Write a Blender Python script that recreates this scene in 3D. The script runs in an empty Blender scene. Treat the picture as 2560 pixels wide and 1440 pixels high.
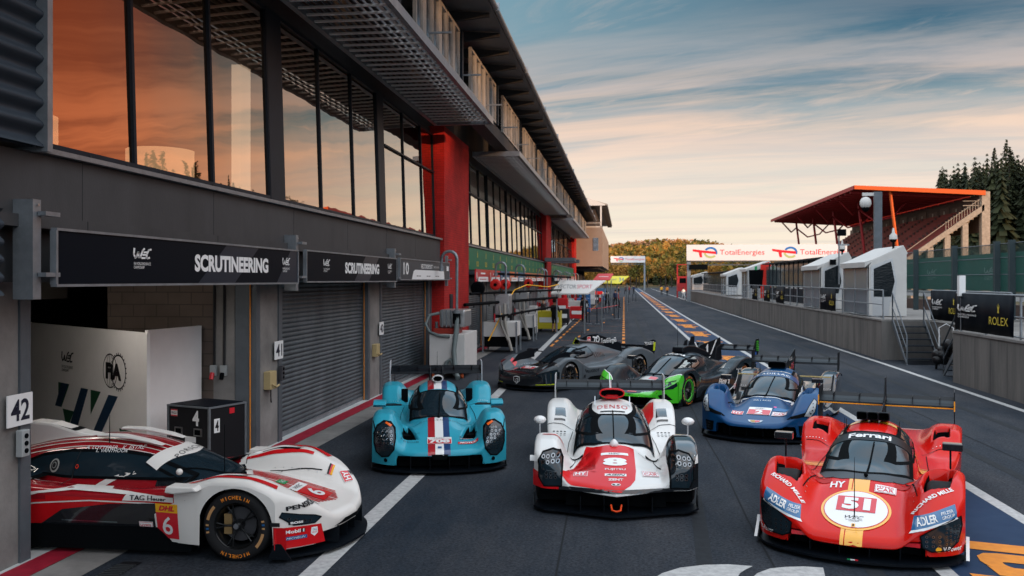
import bpy, bmesh, math, random
import numpy as np
from mathutils import Vector, Matrix
R=math.radians
rnd=random.Random(7)
SC=bpy.context.scene
COL=SC.collection
# ---------------------------------------------------------------- camera
TH=math.atan(280/2300.)
cd=bpy.data.cameras.new('camera'); cam=bpy.data.objects.new('camera',cd); COL.objects.link(cam)
cd.sensor_width=36; cd.lens=2300/2560*36; cd.shift_y=-20/2560; cd.clip_start=.05; cd.clip_end=6000
cam.location=(0,0,2.8); cam.rotation_euler=(R(90),0,TH); SC.camera=cam
cd.dof.use_dof=True; cd.dof.focus_distance=11.5; cd.dof.aperture_fstop=3.2
SC.view_settings.view_transform='Standard'; SC.view_settings.look='None'
SC.view_settings.exposure=0; SC.view_settings.gamma=1
# ---------------------------------------------------------------- sky and sun
SUN_AZ=R(126); SUN_EL=R(9.5)     # azimuth clockwise from +Y
sd=bpy.data.lights.new('sun','SUN'); sun=bpy.data.objects.new('sun',sd); COL.objects.link(sun)
sd.energy=4.2; sd.angle=R(.5); sd.color=(1,.53,.25)
v=Vector((math.sin(SUN_AZ)*math.cos(SUN_EL),math.cos(SUN_AZ)*math.cos(SUN_EL),math.sin(SUN_EL)))
sun.rotation_euler=v.to_track_quat('Z','Y').to_euler(); sun.location=v*300
W=bpy.data.worlds.new('World'); SC.world=W; W.use_nodes=True
def world():
    nt=W.node_tree; N=nt.nodes; L=nt.links; N.clear()
    def n(t,**k):
        o=N.new(t)
        for a,b in k.items(): setattr(o,a,b)
        return o
    def mth(op,a,b=None,c=None):
        o=n('ShaderNodeMath',operation=op)
        for i,x in enumerate((a,b,c)):
            if x is None: continue
            if isinstance(x,(int,float)): o.inputs[i].default_value=x
            else: L.new(x,o.inputs[i])
        return o.outputs[0]
    def mix(f,a,b,bt='MIX'):
        o=n('ShaderNodeMixRGB',blend_type=bt)
        for i,x in enumerate((f,a,b)):
            if isinstance(x,(int,float)): o.inputs[i].default_value=x
            elif isinstance(x,tuple): o.inputs[i].default_value=x+(1,)
            else: L.new(x,o.inputs[i])
        return o.outputs[0]
    sky=n('ShaderNodeTexSky',sky_type='NISHITA',sun_disc=False,sun_elevation=SUN_EL,sun_rotation=SUN_AZ)
    sky.dust_density=2.0; sky.ozone_density=2.0
    bgs=mix(1.0,sky.outputs[0],(.10,.10,.10),'MULTIPLY')
    tc=n('ShaderNodeTexCoord'); nrm=n('ShaderNodeVectorMath',operation='NORMALIZE'); L.new(tc.outputs['Generated'],nrm.inputs[0])
    sp=n('ShaderNodeSeparateXYZ'); L.new(nrm.outputs[0],sp.inputs[0]); X,Y,Z=sp.outputs
    rp=n('ShaderNodeValToRGB'); L.new(Z,rp.inputs[0]); cr=rp.color_ramp; cr.interpolation='EASE'
    stops=[(0,(1.10,.95,.74)),(.05,(1.06,.94,.76)),(.12,(.82,.76,.68)),(.165,(.40,.47,.49)),(.21,(.075,.20,.28)),(.29,(.022,.10,.18)),(.55,(.16,.26,.35)),(1,(.27,.38,.48))]
    while len(cr.elements)<len(stops): cr.elements.new(.5)
    for e,(p,c) in zip(cr.elements,stops): e.position=p; e.color=c+(1,)
    # the right of the lane (+X) is deeper blue above, the left paler
    az=mth('DIVIDE',X,mth('MAXIMUM',mth('ABSOLUTE',Y),.05))   # tan azimuth right of lane
    rt=n('ShaderNodeMapRange'); L.new(az,rt.inputs[0]); rt.inputs[1].default_value=-.12; rt.inputs[2].default_value=.30
    hz=n('ShaderNodeMapRange'); L.new(Z,hz.inputs[0]); hz.inputs[1].default_value=.13; hz.inputs[2].default_value=.26
    base=mix(mth('MULTIPLY',mth('SUBTRACT',1,rt.outputs[0]),hz.outputs[0]),rp.outputs[0],(.20,.36,.44))
    base=mix(.12,base,bgs)
    # cirrus: streaks on a plane high above, seen in perspective
    k=mth('DIVIDE',1,mth('ADD',mth('MAXIMUM',Z,0),.09))
    cx=mth('MULTIPLY',X,k); cy=mth('MULTIPLY',Y,k)
    def cloud(ang,sx,sy,scale,det,seed,lo,hi,dist=.6):
        ca,sa=math.cos(ang),math.sin(ang)
        u=mth('ADD',mth('MULTIPLY',cx,ca*sx),mth('MULTIPLY',cy,sa*sx)); w=mth('ADD',mth('MULTIPLY',cx,-sa*sy),mth('MULTIPLY',cy,ca*sy))
        cb=n('ShaderNodeCombineXYZ'); L.new(u,cb.inputs[0]); L.new(w,cb.inputs[1]); cb.inputs[2].default_value=seed
        no=n('ShaderNodeTexNoise'); L.new(cb.outputs[0],no.inputs['Vector']); no.inputs['Scale'].default_value=scale; no.inputs['Detail'].default_value=det; no.inputs['Distortion'].default_value=dist; no.inputs['Roughness'].default_value=.62
        mr=n('ShaderNodeMapRange',interpolation_type='SMOOTHSTEP'); L.new(no.outputs[0],mr.inputs[0]); mr.inputs[1].default_value=lo; mr.inputs[2].default_value=hi
        return mr.outputs[0]
    # colour of cloud: cream low, peach mid, grey-blue high
    cc=n('ShaderNodeValToRGB'); L.new(Z,cc.inputs[0]); e=cc.color_ramp
    cs=[(0,(1.02,.90,.74)),(.10,(.98,.80,.66)),(.17,(.95,.68,.52)),(.23,(.58,.50,.46)),(.34,(.34,.37,.40)),(.7,(.50,.50,.52))]
    while len(e.elements)<len(cs): e.elements.new(.5)
    for a,(p,c) in zip(e.elements,cs): a.position=p; a.color=c+(1,)
    c1=cloud(R(-34),.24,1.0,1.15,9,3.3,.44,.69,.7)
    c2=cloud(R(-48),.40,1.4,2.3,10,9.1,.50,.74,1.3)
    c3=cloud(R(-20),.30,.9,1.5,9,1.7,.38,.64,.9)
    low=n('ShaderNodeMapRange'); L.new(Z,low.inputs[0]); low.inputs[1].default_value=.30; low.inputs[2].default_value=.18
    m=mth('MAXIMUM',mth('MULTIPLY',c1,.74),mth('MULTIPLY',c2,.50))
    m=mth('MAXIMUM',m,mth('MULTIPLY',mth('MULTIPLY',c3,low.outputs[0]),.9))
    col=mix(m,base,cc.outputs[0])
    # faint violet-grey shading in the low cloud
    s=cloud(R(-8),.2,1.2,1.5,5,21.0,.45,.75)
    col=mix(mth('MULTIPLY',s,.42),col,(.56,.53,.55))
    # dusk glow to the right of the frame
    gl=n('ShaderNodeMapRange',interpolation_type='SMOOTHSTEP'); L.new(X,gl.inputs[0]); gl.inputs[1].default_value=.36; gl.inputs[2].default_value=.52
    g2=n('ShaderNodeMapRange'); L.new(Z,g2.inputs[0]); g2.inputs[1].default_value=.85; g2.inputs[2].default_value=.35
    col=mix(mth('MULTIPLY',mth('MULTIPLY',gl.outputs[0],g2.outputs[0]),.88),col,mix(m,(.44,.16,.09),(1.25,.60,.33)))
    # brighter cloud overhead and behind the camera, on the sunward side
    up=n('ShaderNodeMapRange',interpolation_type='SMOOTHSTEP'); L.new(Z,up.inputs[0]); up.inputs[1].default_value=.36; up.inputs[2].default_value=.62
    bk=n('ShaderNodeMapRange',interpolation_type='SMOOTHSTEP'); L.new(Y,bk.inputs[0]); bk.inputs[1].default_value=.25; bk.inputs[2].default_value=-.45
    c4=cloud(R(30),.5,1.0,1.2,5,40.,.35,.7)
    f=mth('MAXIMUM',up.outputs[0],bk.outputs[0])
    col=mix(f,col,mix(c4,(1.05,1.55,2.0),(2.5,2.2,2.05)))
    bg=n('ShaderNodeBackground'); L.new(col,bg.inputs[0]); bg.inputs[1].default_value=1.0
    out=n('ShaderNodeOutputWorld'); L.new(bg.outputs[0],out.inputs[0])
world()
# ---------------------------------------------------------------- materials
MATS={}
def mat(name,col=(.5,.5,.5),rough=.5,metal=0.,coat=0.,var=0.,vscale=3.,bump=0.,bscale=40.,emit=0.,spec=.22,col2=None,stretch=(1,1,1),coord='Object',alpha=1.,rvar=0.):
    if name in MATS: return MATS[name]
    m=bpy.data.materials.new(name); m.use_nodes=True; nt=m.node_tree; b=nt.nodes['Principled BSDF']; L=nt.links
    b.inputs['Base Color'].default_value=tuple(col)+(1,); b.inputs['Roughness'].default_value=rough; b.inputs['Metallic'].default_value=metal
    b.inputs['Coat Weight'].default_value=coat; b.inputs['Coat Roughness'].default_value=.04
    b.inputs['Specular IOR Level'].default_value=spec; b.inputs['Alpha'].default_value=alpha
    m.diffuse_color=tuple(col)+(1,)
    if emit: b.inputs['Emission Color'].default_value=tuple(col)+(1,); b.inputs['Emission Strength'].default_value=emit
    if var or bump or col2 or rvar:
        tc=nt.nodes.new('ShaderNodeTexCoord'); mp=nt.nodes.new('ShaderNodeMapping'); mp.inputs['Scale'].default_value=stretch
        L.new(tc.outputs[coord],mp.inputs[0])
    if var or col2 or rvar:
        no=nt.nodes.new('ShaderNodeTexNoise'); no.inputs['Scale'].default_value=vscale; no.inputs['Detail'].default_value=6; no.inputs['Roughness'].default_value=.65
        L.new(mp.outputs[0],no.inputs['Vector'])
        mr=nt.nodes.new('ShaderNodeMapRange'); mr.inputs[1].default_value=.3; mr.inputs[2].default_value=.7; L.new(no.outputs[0],mr.inputs[0])
        c2=col2 if col2 else tuple(c*(1-var) for c in col); c1=col if col2 else tuple(min(1,c*(1+var)) for c in col)
        mx=nt.nodes.new('ShaderNodeMixRGB'); L.new(mr.outputs[0],mx.inputs[0]); mx.inputs[1].default_value=tuple(c1)+(1,); mx.inputs[2].default_value=tuple(c2)+(1,)
        if var or col2: L.new(mx.outputs[0],b.inputs['Base Color'])
        if rvar:
            r2=nt.nodes.new('ShaderNodeMapRange'); r2.inputs[3].default_value=max(0,rough-rvar); r2.inputs[4].default_value=min(1,rough+rvar); L.new(mr.outputs[0],r2.inputs[0]); L.new(r2.outputs[0],b.inputs['Roughness'])
    if bump:
        n2=nt.nodes.new('ShaderNodeTexNoise'); n2.inputs['Scale'].default_value=bscale; n2.inputs['Detail'].default_value=4; L.new(mp.outputs[0],n2.inputs['Vector'])
        bu=nt.nodes.new('ShaderNodeBump'); bu.inputs['Strength'].default_value=bump; bu.inputs['Distance'].default_value=.01; L.new(n2.outputs[0],bu.inputs['Height']); L.new(bu.outputs[0],b.inputs['Normal'])
    MATS[name]=m; return m
def nodes_of(m): return m.node_tree, m.node_tree.nodes, m.node_tree.links
# ---------------------------------------------------------------- object helpers
def thing(name,label,cat,loc=(0,0,0),rz=0,group=None,kind=None):
    o=bpy.data.objects.new(name,None); o.empty_display_size=.2; COL.objects.link(o); o.location=loc; o.rotation_euler=(0,0,rz)
    o['label']=label; o['category']=cat
    if group: o['group']=group
    if kind: o['kind']=kind
    return o
def tag(o,label=None,cat=None,group=None,kind=None):
    if label: o['label']=label
    if cat: o['category']=cat
    if group: o['group']=group
    if kind: o['kind']=kind
    return o
class MB:
    def __init__(s): s.v=[]; s.f=[]; s.m=[]; s.mats=[]; s.sm=[]
    def mi(s,m):
        if m not in s.mats: s.mats.append(m)
        return s.mats.index(m)
    def raw(s,vs,fs,m,smooth=False):
        b=len(s.v); s.v+= [tuple(v) for v in vs]; k=s.mi(m)
        for f in fs: s.f.append([b+i for i in f]); s.m.append(k); s.sm.append(smooth)
        return s
    def box(s,x0,x1,y0,y1,z0,z1,m,M=None):
        vs=[(x,y,z) for x in (x0,x1) for y in (y0,y1) for z in (z0,z1)]
        if M is not None: vs=[M@Vector(v) for v in vs]
        return s.raw(vs,[(0,1,3,2),(4,6,7,5),(0,4,5,1),(2,3,7,6),(0,2,6,4),(1,5,7,3)],m)
    def cyl(s,p,q,r,m,n=12,r2=None,cap=True):
        p=Vector(p);q=Vector(q);d=(q-p); r2=r if r2 is None else r2
        a=d.to_track_quat('Z','Y') if d.length>1e-9 else Vector((0,0,1)).to_track_quat('Z','Y')
        vs=[]
        for c,rr in ((p,r),(q,r2)):
            for i in range(n):
                t=2*math.pi*i/n; vs.append(c+a@Vector((rr*math.cos(t),rr*math.sin(t),0)))
        fs=[(i,(i+1)%n,n+(i+1)%n,n+i) for i in range(n)]
        s.raw(vs,fs,m,True)
        if cap: s.raw(vs,[tuple(range(n))[::-1],tuple(range(n,2*n))],m)
        return s
    def tube(s,pts,r,m,n=8):
        pts=[Vector(p) for p in pts]; rings=[]
        for i,p in enumerate(pts):
            d=(pts[min(i+1,len(pts)-1)]-pts[max(i-1,0)]).normalized(); a=d.to_track_quat('Z','Y')
            rr=r[i] if isinstance(r,(list,tuple)) else r
            rings.append([p+a@Vector((rr*math.cos(2*math.pi*k/n),rr*math.sin(2*math.pi*k/n),0)) for k in range(n)])
        vs=[v for g in rings for v in g]; fs=[]
        for i in range(len(pts)-1):
            # align rings
            for k in range(n): fs.append((i*n+k,i*n+(k+1)%n,(i+1)*n+(k+1)%n,(i+1)*n+k))
        s.raw(vs,fs,m,True); s.raw(vs,[tuple(range(n))[::-1],tuple(range((len(pts)-1)*n,len(pts)*n))],m); return s
    def prism(s,poly,axis,a0,a1,m):
        # poly: 2D points; axis: 'x','y','z' extrusion
        def P(u,w,t): return {'x':(t,u,w),'y':(u,t,w),'z':(u,w,t)}[axis]
        n=len(poly); vs=[P(u,w,a0) for u,w in poly]+[P(u,w,a1) for u,w in poly]
        s.raw(vs,[tuple(range(n))[::-1],tuple(range(n,2*n))]+[(i,(i+1)%n,n+(i+1)%n,n+i) for i in range(n)],m); return s
    def lathe(s,prof,m,n=32,axis='z',c=(0,0,0)):
        vs=[]
        for (r,h) in prof:
            for k in range(n):
                t=2*math.pi*k/n; a,b=r*math.cos(t),r*math.sin(t)
                vs.append({'z':(c[0]+a,c[1]+b,c[2]+h),'x':(c[0]+h,c[1]+a,c[2]+b),'y':(c[0]+a,c[1]+h,c[2]+b)}[axis])
        fs=[]
        for i in range(len(prof)-1):
            for k in range(n): fs.append((i*n+k,i*n+(k+1)%n,(i+1)*n+(k+1)%n,(i+1)*n+k))
        s.raw(vs,fs,m,True); return s
    def ball(s,c,r,m,n=16,sz=1.):
        prof=[(max(1e-4,r*math.sin(math.pi*i/10)),-r*sz*math.cos(math.pi*i/10)) for i in range(11)]
        return s.lathe(prof,m,n,'z',c)
    def build(s,name,parent=None,fixn=True,bevel=0):
        me=bpy.data.meshes.new(name); me.from_pydata(s.v,[],s.f)
        for m in s.mats: me.materials.append(m)
        me.polygons.foreach_set('material_index',s.m); me.polygons.foreach_set('use_smooth',s.sm)
        if fixn and len(s.f)<60000:
            bm=bmesh.new(); bm.from_mesh(me); bmesh.ops.recalc_face_normals(bm,faces=bm.faces); bm.to_mesh(me); bm.free()
        o=bpy.data.objects.new(name,me); COL.objects.link(o)
        if parent: o.parent=parent
        if bevel:
            b=o.modifiers.new('bevel','BEVEL'); b.width=bevel; b.segments=2; b.limit_method='ANGLE'
        return o
def text_mesh(txt,size=1.,bold=0.,shear=0.,align='CENTER',sx=1.,spacing=1.,lsp=1.):
    """flat text as (verts2d, faces), centred on its own box"""
    c=bpy.data.curves.new('lettering','FONT'); c.body=txt; c.size=size; c.offset=bold*size; c.shear=shear; c.align_x=align; c.space_character=spacing; c.space_line=lsp; c.resolution_u=3
    o=bpy.data.objects.new('lettering',c); COL.objects.link(o)
    dg=bpy.context.evaluated_depsgraph_get(); me=bpy.data.meshes.new_from_object(o.evaluated_get(dg))
    vs=[(v.co.x*sx,v.co.y) for v in me.vertices]; fs=[list(p.vertices) for p in me.polygons]
    bpy.data.objects.remove(o); bpy.data.curves.remove(c); bpy.data.meshes.remove(me)
    if vs:
        xs=[v[0] for v in vs]; ys=[v[1] for v in vs]; mx=(min(xs)+max(xs))/2; my=(min(ys)+max(ys))/2
        vs=[(a-mx,b-my) for a,b in vs]
    return vs,fs
def fit_text(txt,w,h,**k):
    vs,fs=text_mesh(txt,1.,**k)
    xs=[v[0] for v in vs]; ys=[v[1] for v in vs]; W_=max(xs)-min(xs); H_=max(ys)-min(ys)
    return [(a*w/W_,b*h/H_) for a,b in vs],fs
def put_text(mb,txt,w,h,origin,ux,uy,m,off=0.,**k):
    """flat text in the plane spanned by ux, uy centred at origin"""
    vs,fs=fit_text(txt,w,h,**k); O=Vector(origin); ux=Vector(ux).normalized(); uy=Vector(uy).normalized(); n=ux.cross(uy)
    mb.raw([O+ux*a+uy*b+n*off for a,b in vs],fs,m)
def put_poly(mb,pts,origin,ux,uy,m,off=0.):
    O=Vector(origin); ux=Vector(ux).normalized(); uy=Vector(uy).normalized(); n=ux.cross(uy)
    mb.raw([O+ux*a+uy*b+n*off for a,b in pts],[tuple(range(len(pts)))],m)
def ring_pts(cx,cy,rx,ry,n=28,a0=0,a1=2*math.pi): return [(cx+rx*math.cos(a0+(a1-a0)*i/n),cy+ry*math.sin(a0+(a1-a0)*i/n)) for i in range(n+(0 if abs(a1-a0-2*math.pi)<1e-6 else 1))]
def put_ring(mb,cx,cy,rx,ry,t,origin,ux,uy,m,off=0.,n=32,a0=0,a1=2*math.pi):
    A=[(cx+rx*math.cos(a0+(a1-a0)*i/n),cy+ry*math.sin(a0+(a1-a0)*i/n)) for i in range(n+1)]
    B=[(cx+(rx-t)*math.cos(a0+(a1-a0)*i/n),cy+(ry-t)*math.sin(a0+(a1-a0)*i/n)) for i in range(n+1)]
    O=Vector(origin); ux=Vector(ux).normalized(); uy=Vector(uy).normalized(); nn=ux.cross(uy)
    vs=[O+ux*a+uy*b+nn*off for a,b in A+B]; mb.raw(vs,[(i,i+1,n+2+i,n+1+i) for i in range(n)],m)
# the championship emblem: three slanted letters, drawn as strokes
def stroke(pts,w):
    out=[]
    for i in range(len(pts)-1):
        (x0,y0),(x1,y1)=pts[i],pts[i+1]; L=math.hypot(x1-x0,y1-y0) or 1; nx,ny=-(y1-y0)/L*w/2,(x1-x0)/L*w/2
        ex,ey=(x1-x0)/L*w*.3,(y1-y0)/L*w*.3
        out.append([(x0+nx-ex,y0+ny-ey),(x0-nx-ex,y0-ny-ey),(x1-nx+ex,y1-ny+ey),(x1+nx+ex,y1+ny+ey)])
    return out
WEC=[[(-.47,.30),(-.50,.0),(-.42,-.20),(-.33,-.12),(-.24,.12),(-.22,-.16),(-.12,-.16),(.02,.22),(.12,.32)],
     [(.10,.12),(.26,.14)],[(.03,-.02),(.20,-.01)],[(-.03,-.20),(.15,-.19)],
     [(.52,.30),(.38,.26),(.27,.02),(.24,-.16),(.30,-.21),(.42,-.17)]]
def put_wec(mb,w,h,origin,ux,uy,m,off=.0,sub=True,thick=.075):
    for s in WEC:
        for q in stroke(s,thick): put_poly(mb,[(a*w,b*h*1.0) for a,b in q],origin,ux,uy,m,off)
        off+=.0002
    if sub:
        O=Vector(origin)-Vector(uy).normalized()*h*.62
        put_text(mb,'FIA WORLD ENDURANCE\nCHAMPIONSHIP',w*1.0,h*.36,O,ux,uy,m,off,align='LEFT',lsp=.9)
# ================================================================ racing cars
def pch(pts):
    xs=np.array([p[0] for p in pts],float); ys=np.array([p[1] for p in pts],float)
    h=np.diff(xs); d=np.diff(ys)/h; m=np.zeros(len(xs)); m[0]=d[0]; m[-1]=d[-1]
    for i in range(1,len(xs)-1):
        if d[i-1]*d[i]>0: m[i]=2*d[i-1]*d[i]/(d[i-1]+d[i])
    def f(x):
        x=np.clip(np.asarray(x,float),xs[0],xs[-1]); i=np.clip(np.searchsorted(xs,x)-1,0,len(h)-1); t=(x-xs[i])/h[i]
        return (2*t**3-3*t**2+1)*ys[i]+(t**3-2*t**2+t)*h[i]*m[i]+(-2*t**3+3*t**2)*ys[i+1]+(t**3-t**2)*h[i]*m[i+1]
    return f
def smax(a,b,e=.03): return (a+b+np.sqrt((a-b)**2+e*e))/2
def sdpoly(P,x,y):
    """distance inside polygon (positive inside)"""
    P=np.array(P); ins=np.zeros(x.shape,bool); dm=np.full(x.shape,9.)
    for i in range(len(P)):
        a=P[i]; b=P[(i+1)%len(P)]; ab=b-a; t=np.clip(((x-a[0])*ab[0]+(y-a[1])*ab[1])/(ab@ab),0,1)
        dm=np.minimum(dm,np.hypot(x-a[0]-t*ab[0],y-a[1]-t*ab[1]))
        c=((a[1]>y)!=(b[1]>y)); xx=(b[0]-a[0])*(y-a[1])/((b[1]-a[1]) if abs(b[1]-a[1])>1e-9 else 1e-9)+a[0]; ins^=(c&(x<xx))
    return np.where(ins,dm,-dm)
class Shape:
    D=dict(
     W=[(-2.55,.93),(-2.2,.985),(-1.575,1.0),(-1.1,.985),(-.6,.93),(.4,.94),(1.0,.985),(1.575,1.0),(2.4,.97)],
     front=[(0,-2.50),(.35,-2.48),(.6,-2.42),(.8,-2.33),(1.0,-2.10)],
     deck=[(-2.5,.34),(-2.0,.44),(-1.4,.50),(-1.0,.50),(0,.52),(1.0,.56),(2.4,.66)],
     nose=[(-2.5,.34),(-2.1,.46),(-1.7,.57),(-1.3,.67),(-1.0,.72),(2.4,.6)], wn=[(-2.5,.5),(-1.4,.34),(2.4,.34)],
     fen=[(-2.5,.42),(-2.3,.58),(-2.0,.73),(-1.65,.82),(-1.35,.81),(-1.05,.70),(-.75,.56),(0,.50),(.6,.56),(1.0,.72),(1.4,.85),(1.7,.87),(2.1,.80),(2.4,.70)],
     xf=[(-2.5,.80),(-1.0,.80),(1.0,.80),(2.4,.80)], wf=[(-2.5,.20),(-1.6,.21),(-.9,.19),(.8,.2),(1.5,.24),(2.4,.22)],
     cock=[(-1.35,.50),(-1.2,.62),(-1.0,.74),(-.6,.93),(-.2,1.03),(.15,1.06),(.5,1.03),(1.0,.95),(1.6,.82),(2.4,.66)],
     wk=[(-1.35,.40),(-1.0,.52),(-.5,.56),(.2,.55),(.8,.42),(1.5,.26),(2.4,.18)], kp=2.6,
     rear=2.35, lip_c=.27, lip_f=.13, podx=.58, edge=.10, edrop=.06, rocker=.14, tuck=.06, arch=.385, pits=[], fr=(.09,.06))
    def __init__(s,**k):
        q=dict(s.D); q.update(k)
        for a in ('W','front','deck','nose','wn','fen','xf','wf','cock','wk'): setattr(s,'f_'+a,pch(q[a]))
        for a in ('kp','rear','lip_c','lip_f','podx','edge','edrop','rocker','tuck','arch','pits','fr'): setattr(s,a,q[a])
        s.y0=q['front'][0][1]; s.yc=q['cock'][0][0]
    def H(s,x,y,pits=True):
        x=np.asarray(x,float); y=np.asarray(y,float); ax=np.abs(x); B=s.f_deck(y)
        b=lambda t,n: np.exp(-.69*np.clip(t,0,3)**n)
        nz=B+(s.f_nose(y)-B)*b(ax/s.f_wn(y),3.2)
        f=s.f_fen(y); xf=s.f_xf(y); wf=s.f_wf(y)
        t=np.where(ax<xf,(xf-ax)/wf,0)
        fe=B+(f-B)*b(t,3.4)
        k=s.f_cock(y); wk=s.f_wk(y); t=np.clip(ax/wk,0,1)
        ck=B-.02+(k-B+.02)*(1-t**s.kp)**.5
        ck=np.where(y<s.yc,B-.3,ck)
        h=smax(smax(nz,fe,.02),ck,.025)-.01
        Wd=s.f_W(y); t=np.clip((ax-(Wd-s.edge))/s.edge,0,1); h=h-s.edrop*(1-np.sqrt(1-t*t))
        d=y-s.f_front(ax); t=np.clip((s.fr[0]-d)/s.fr[0],0,1); h=h-s.fr[1]*(1-np.sqrt(1-t*t))
        t=np.clip((y-(s.rear-.08))/.08,0,1); h=h-.05*(1-np.sqrt(1-t*t))
        if pits:
            for P,dep,soft in s.pits:
                sd=sdpoly(P,ax,y); t=np.clip(sd/soft,0,1); h=h-dep*t*t*(3-2*t)
        return h
    def side(s,y,z):
        zt=s.H(s.f_W(y),y,False); t=np.clip(1-z/zt,0,1); mid=np.exp(-((y)/1.0)**4)
        return s.f_W(y)-s.tuck*t**1.5*(.25+1.6*mid)
    def zb(s,y):
        r=s.arch; z=np.full(y.shape,s.rocker)
        for yw in (-1.575,1.575):
            d=np.abs(y-yw); z=np.where(d<r,np.maximum(z,.35+np.sqrt(np.clip(r*r-d*d,0,None))),z)
        return z
    def lip(s,ax):
        t=np.clip((ax-s.podx)/.05,0,1); return s.lip_c+(s.lip_f-s.lip_c)*t*t*(3-2*t)
    # projections of flat artwork onto the body
    def nrm(s,x,y):
        e=.012; hx=(s.H(x+e,y)-s.H(x-e,y))/(2*e); hy=(s.H(x,y+e)-s.H(x,y-e))/(2*e); l=np.sqrt(hx*hx+hy*hy+1); return -hx/l,-hy/l,1/l
    def top(s,x,y,off=.004):
        x=np.asarray(x,float); y=np.asarray(y,float); a,b,c=s.nrm(x,y); return np.stack([x+a*off,y+b*off,s.H(x,y)+c*off],1)
    def frontp(s,x,z,off=.004):
        x=np.asarray(x,float); z=np.asarray(z,float); y=s.f_front(np.abs(x)).copy(); done=s.H(x,y+.002)>=z; wall=done.copy()
        for i in range(300):
            y=np.where(done,y,y+.006); done=done|(s.H(x,y)>=z)
            if done.all(): break
        a,b,c=s.nrm(x,np.maximum(y,s.f_front(np.abs(x))+.014)); 
        return np.stack([x+np.where(wall,0,a)*off,y+np.where(wall,-1,b)*off,z+np.where(wall,0,c)*off],1)
    def sidep(s,y,z,sg=1,off=.004,x0=None):
        y=np.asarray(y,float); z=np.asarray(z,float); Wd=s.f_W(y); zt=s.H(Wd,y,False)
        if x0 is None:
            low=z<=zt; x=np.where(low,s.side(y,z),Wd)
        else: low=np.zeros(y.shape,bool); x=np.full(y.shape,float(x0))
        done=low.copy()
        for i in range(260):
            x=np.where(done,x,x-.004); done=done|(s.H(x,y,False)>=z)
            if done.all(): break
        lo=(Wd-.22) if x0 is None else np.full(y.shape,.12)
        x=np.maximum(x,lo); z=np.minimum(z,np.where(low,z,s.H(x,y,False)))
        return np.stack([sg*(x+off),y,z+np.where(low,0,off)],1)
    def mesh(s,mb,m,dark,NU=120,NV=230):
        u=np.linspace(-1,1,NU+1); u=np.sign(u)*(1-(1-np.abs(u))**1.25); 
        v=np.linspace(0,1,NV+1); v=v**1.12
        U,V=np.meshgrid(u,v); 
        yf=s.f_front(np.abs(U)*s.f_W(-2.3)); Y=yf+(s.rear-yf)*V; X=U*s.f_W(Y); yf2=s.f_front(np.abs(X)); Y=yf2+(s.rear-yf2)*V; Z=s.H(X,Y)
        # rows: front wall below row 0
        n=NU+1; NF=7; fx=X[0]; fy=Y[0]; fz=Z[0]; lp=np.minimum(s.lip(np.abs(fx)),fz-.01)
        rows=[(fx*(1),fy+.012*(k/NF)**2,fz+(lp-fz)*k/NF) for k in range(NF,0,-1)]
        XX=np.concatenate([np.array([r[0] for r in rows]),X]); YY=np.concatenate([np.array([r[1] for r in rows]),Y]); ZZ=np.concatenate([np.array([r[2] for r in rows]),Z])
        vs=np.stack([XX,YY,ZZ],2).reshape(-1,3); nr=XX.shape[0]
        fs=[(j*n+i,j*n+i+1,(j+1)*n+i+1,(j+1)*n+i) for j in range(nr-1) for i in range(n-1)]
        mb.raw(vs,fs,m,True)
        # tail wall
        t=np.stack([X[-1],Y[-1],Z[-1]],1); b=t.copy(); b[:,2]=.24
        mb.raw(np.concatenate([t,b]),[(i,i+1,n+i+1,n+i) for i in range(n-1)],dark)
        # sides
        NS=9
        for sg,c in ((-1,0),(1,n-1)):
            y=Y[:,c]; zt=Z[:,c]; zb=np.minimum(s.zb(y),zt-.015); g=[]
            for k in range(NS+1):
                z=zt+(zb-zt)*k/NS; g.append(np.stack([sg*s.side(y,z),y,z],1))
            g=np.array(g); k=g.shape[1]
            mb.raw(g.reshape(-1,3),[(a*k+i,a*k+i+1,(a+1)*k+i+1,(a+1)*k+i) for a in range(NS) for i in range(k-1)],m,True)
def cutmesh(vs,fs,step,origin=(0,0)):
    bm=bmesh.new(); V=[bm.verts.new((a,b,0)) for a,b in vs]
    for f in fs:
        try: bm.faces.new([V[i] for i in f])
        except ValueError: pass
    bmesh.ops.triangulate(bm,faces=[f for f in bm.faces if len(f.verts)>3])
    if not bm.verts: bm.free(); return [],[]
    for ax in (0,1):
        c=[v.co[ax] for v in bm.verts]; a,b=min(c),max(c); k=math.ceil(a/step)
        while k*step<b:
            co=Vector((0,0,0)); co[ax]=k*step; no=Vector((0,0,0)); no[ax]=1
            bmesh.ops.bisect_plane(bm,geom=bm.verts[:]+bm.edges[:]+bm.faces[:],dist=1e-6,plane_co=co,plane_no=no); k+=1
    bm.verts.index_update(); o=[(v.co.x,v.co.y) for v in bm.verts],[[v.index for v in f.verts] for f in bm.faces]; bm.free(); return o
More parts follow.
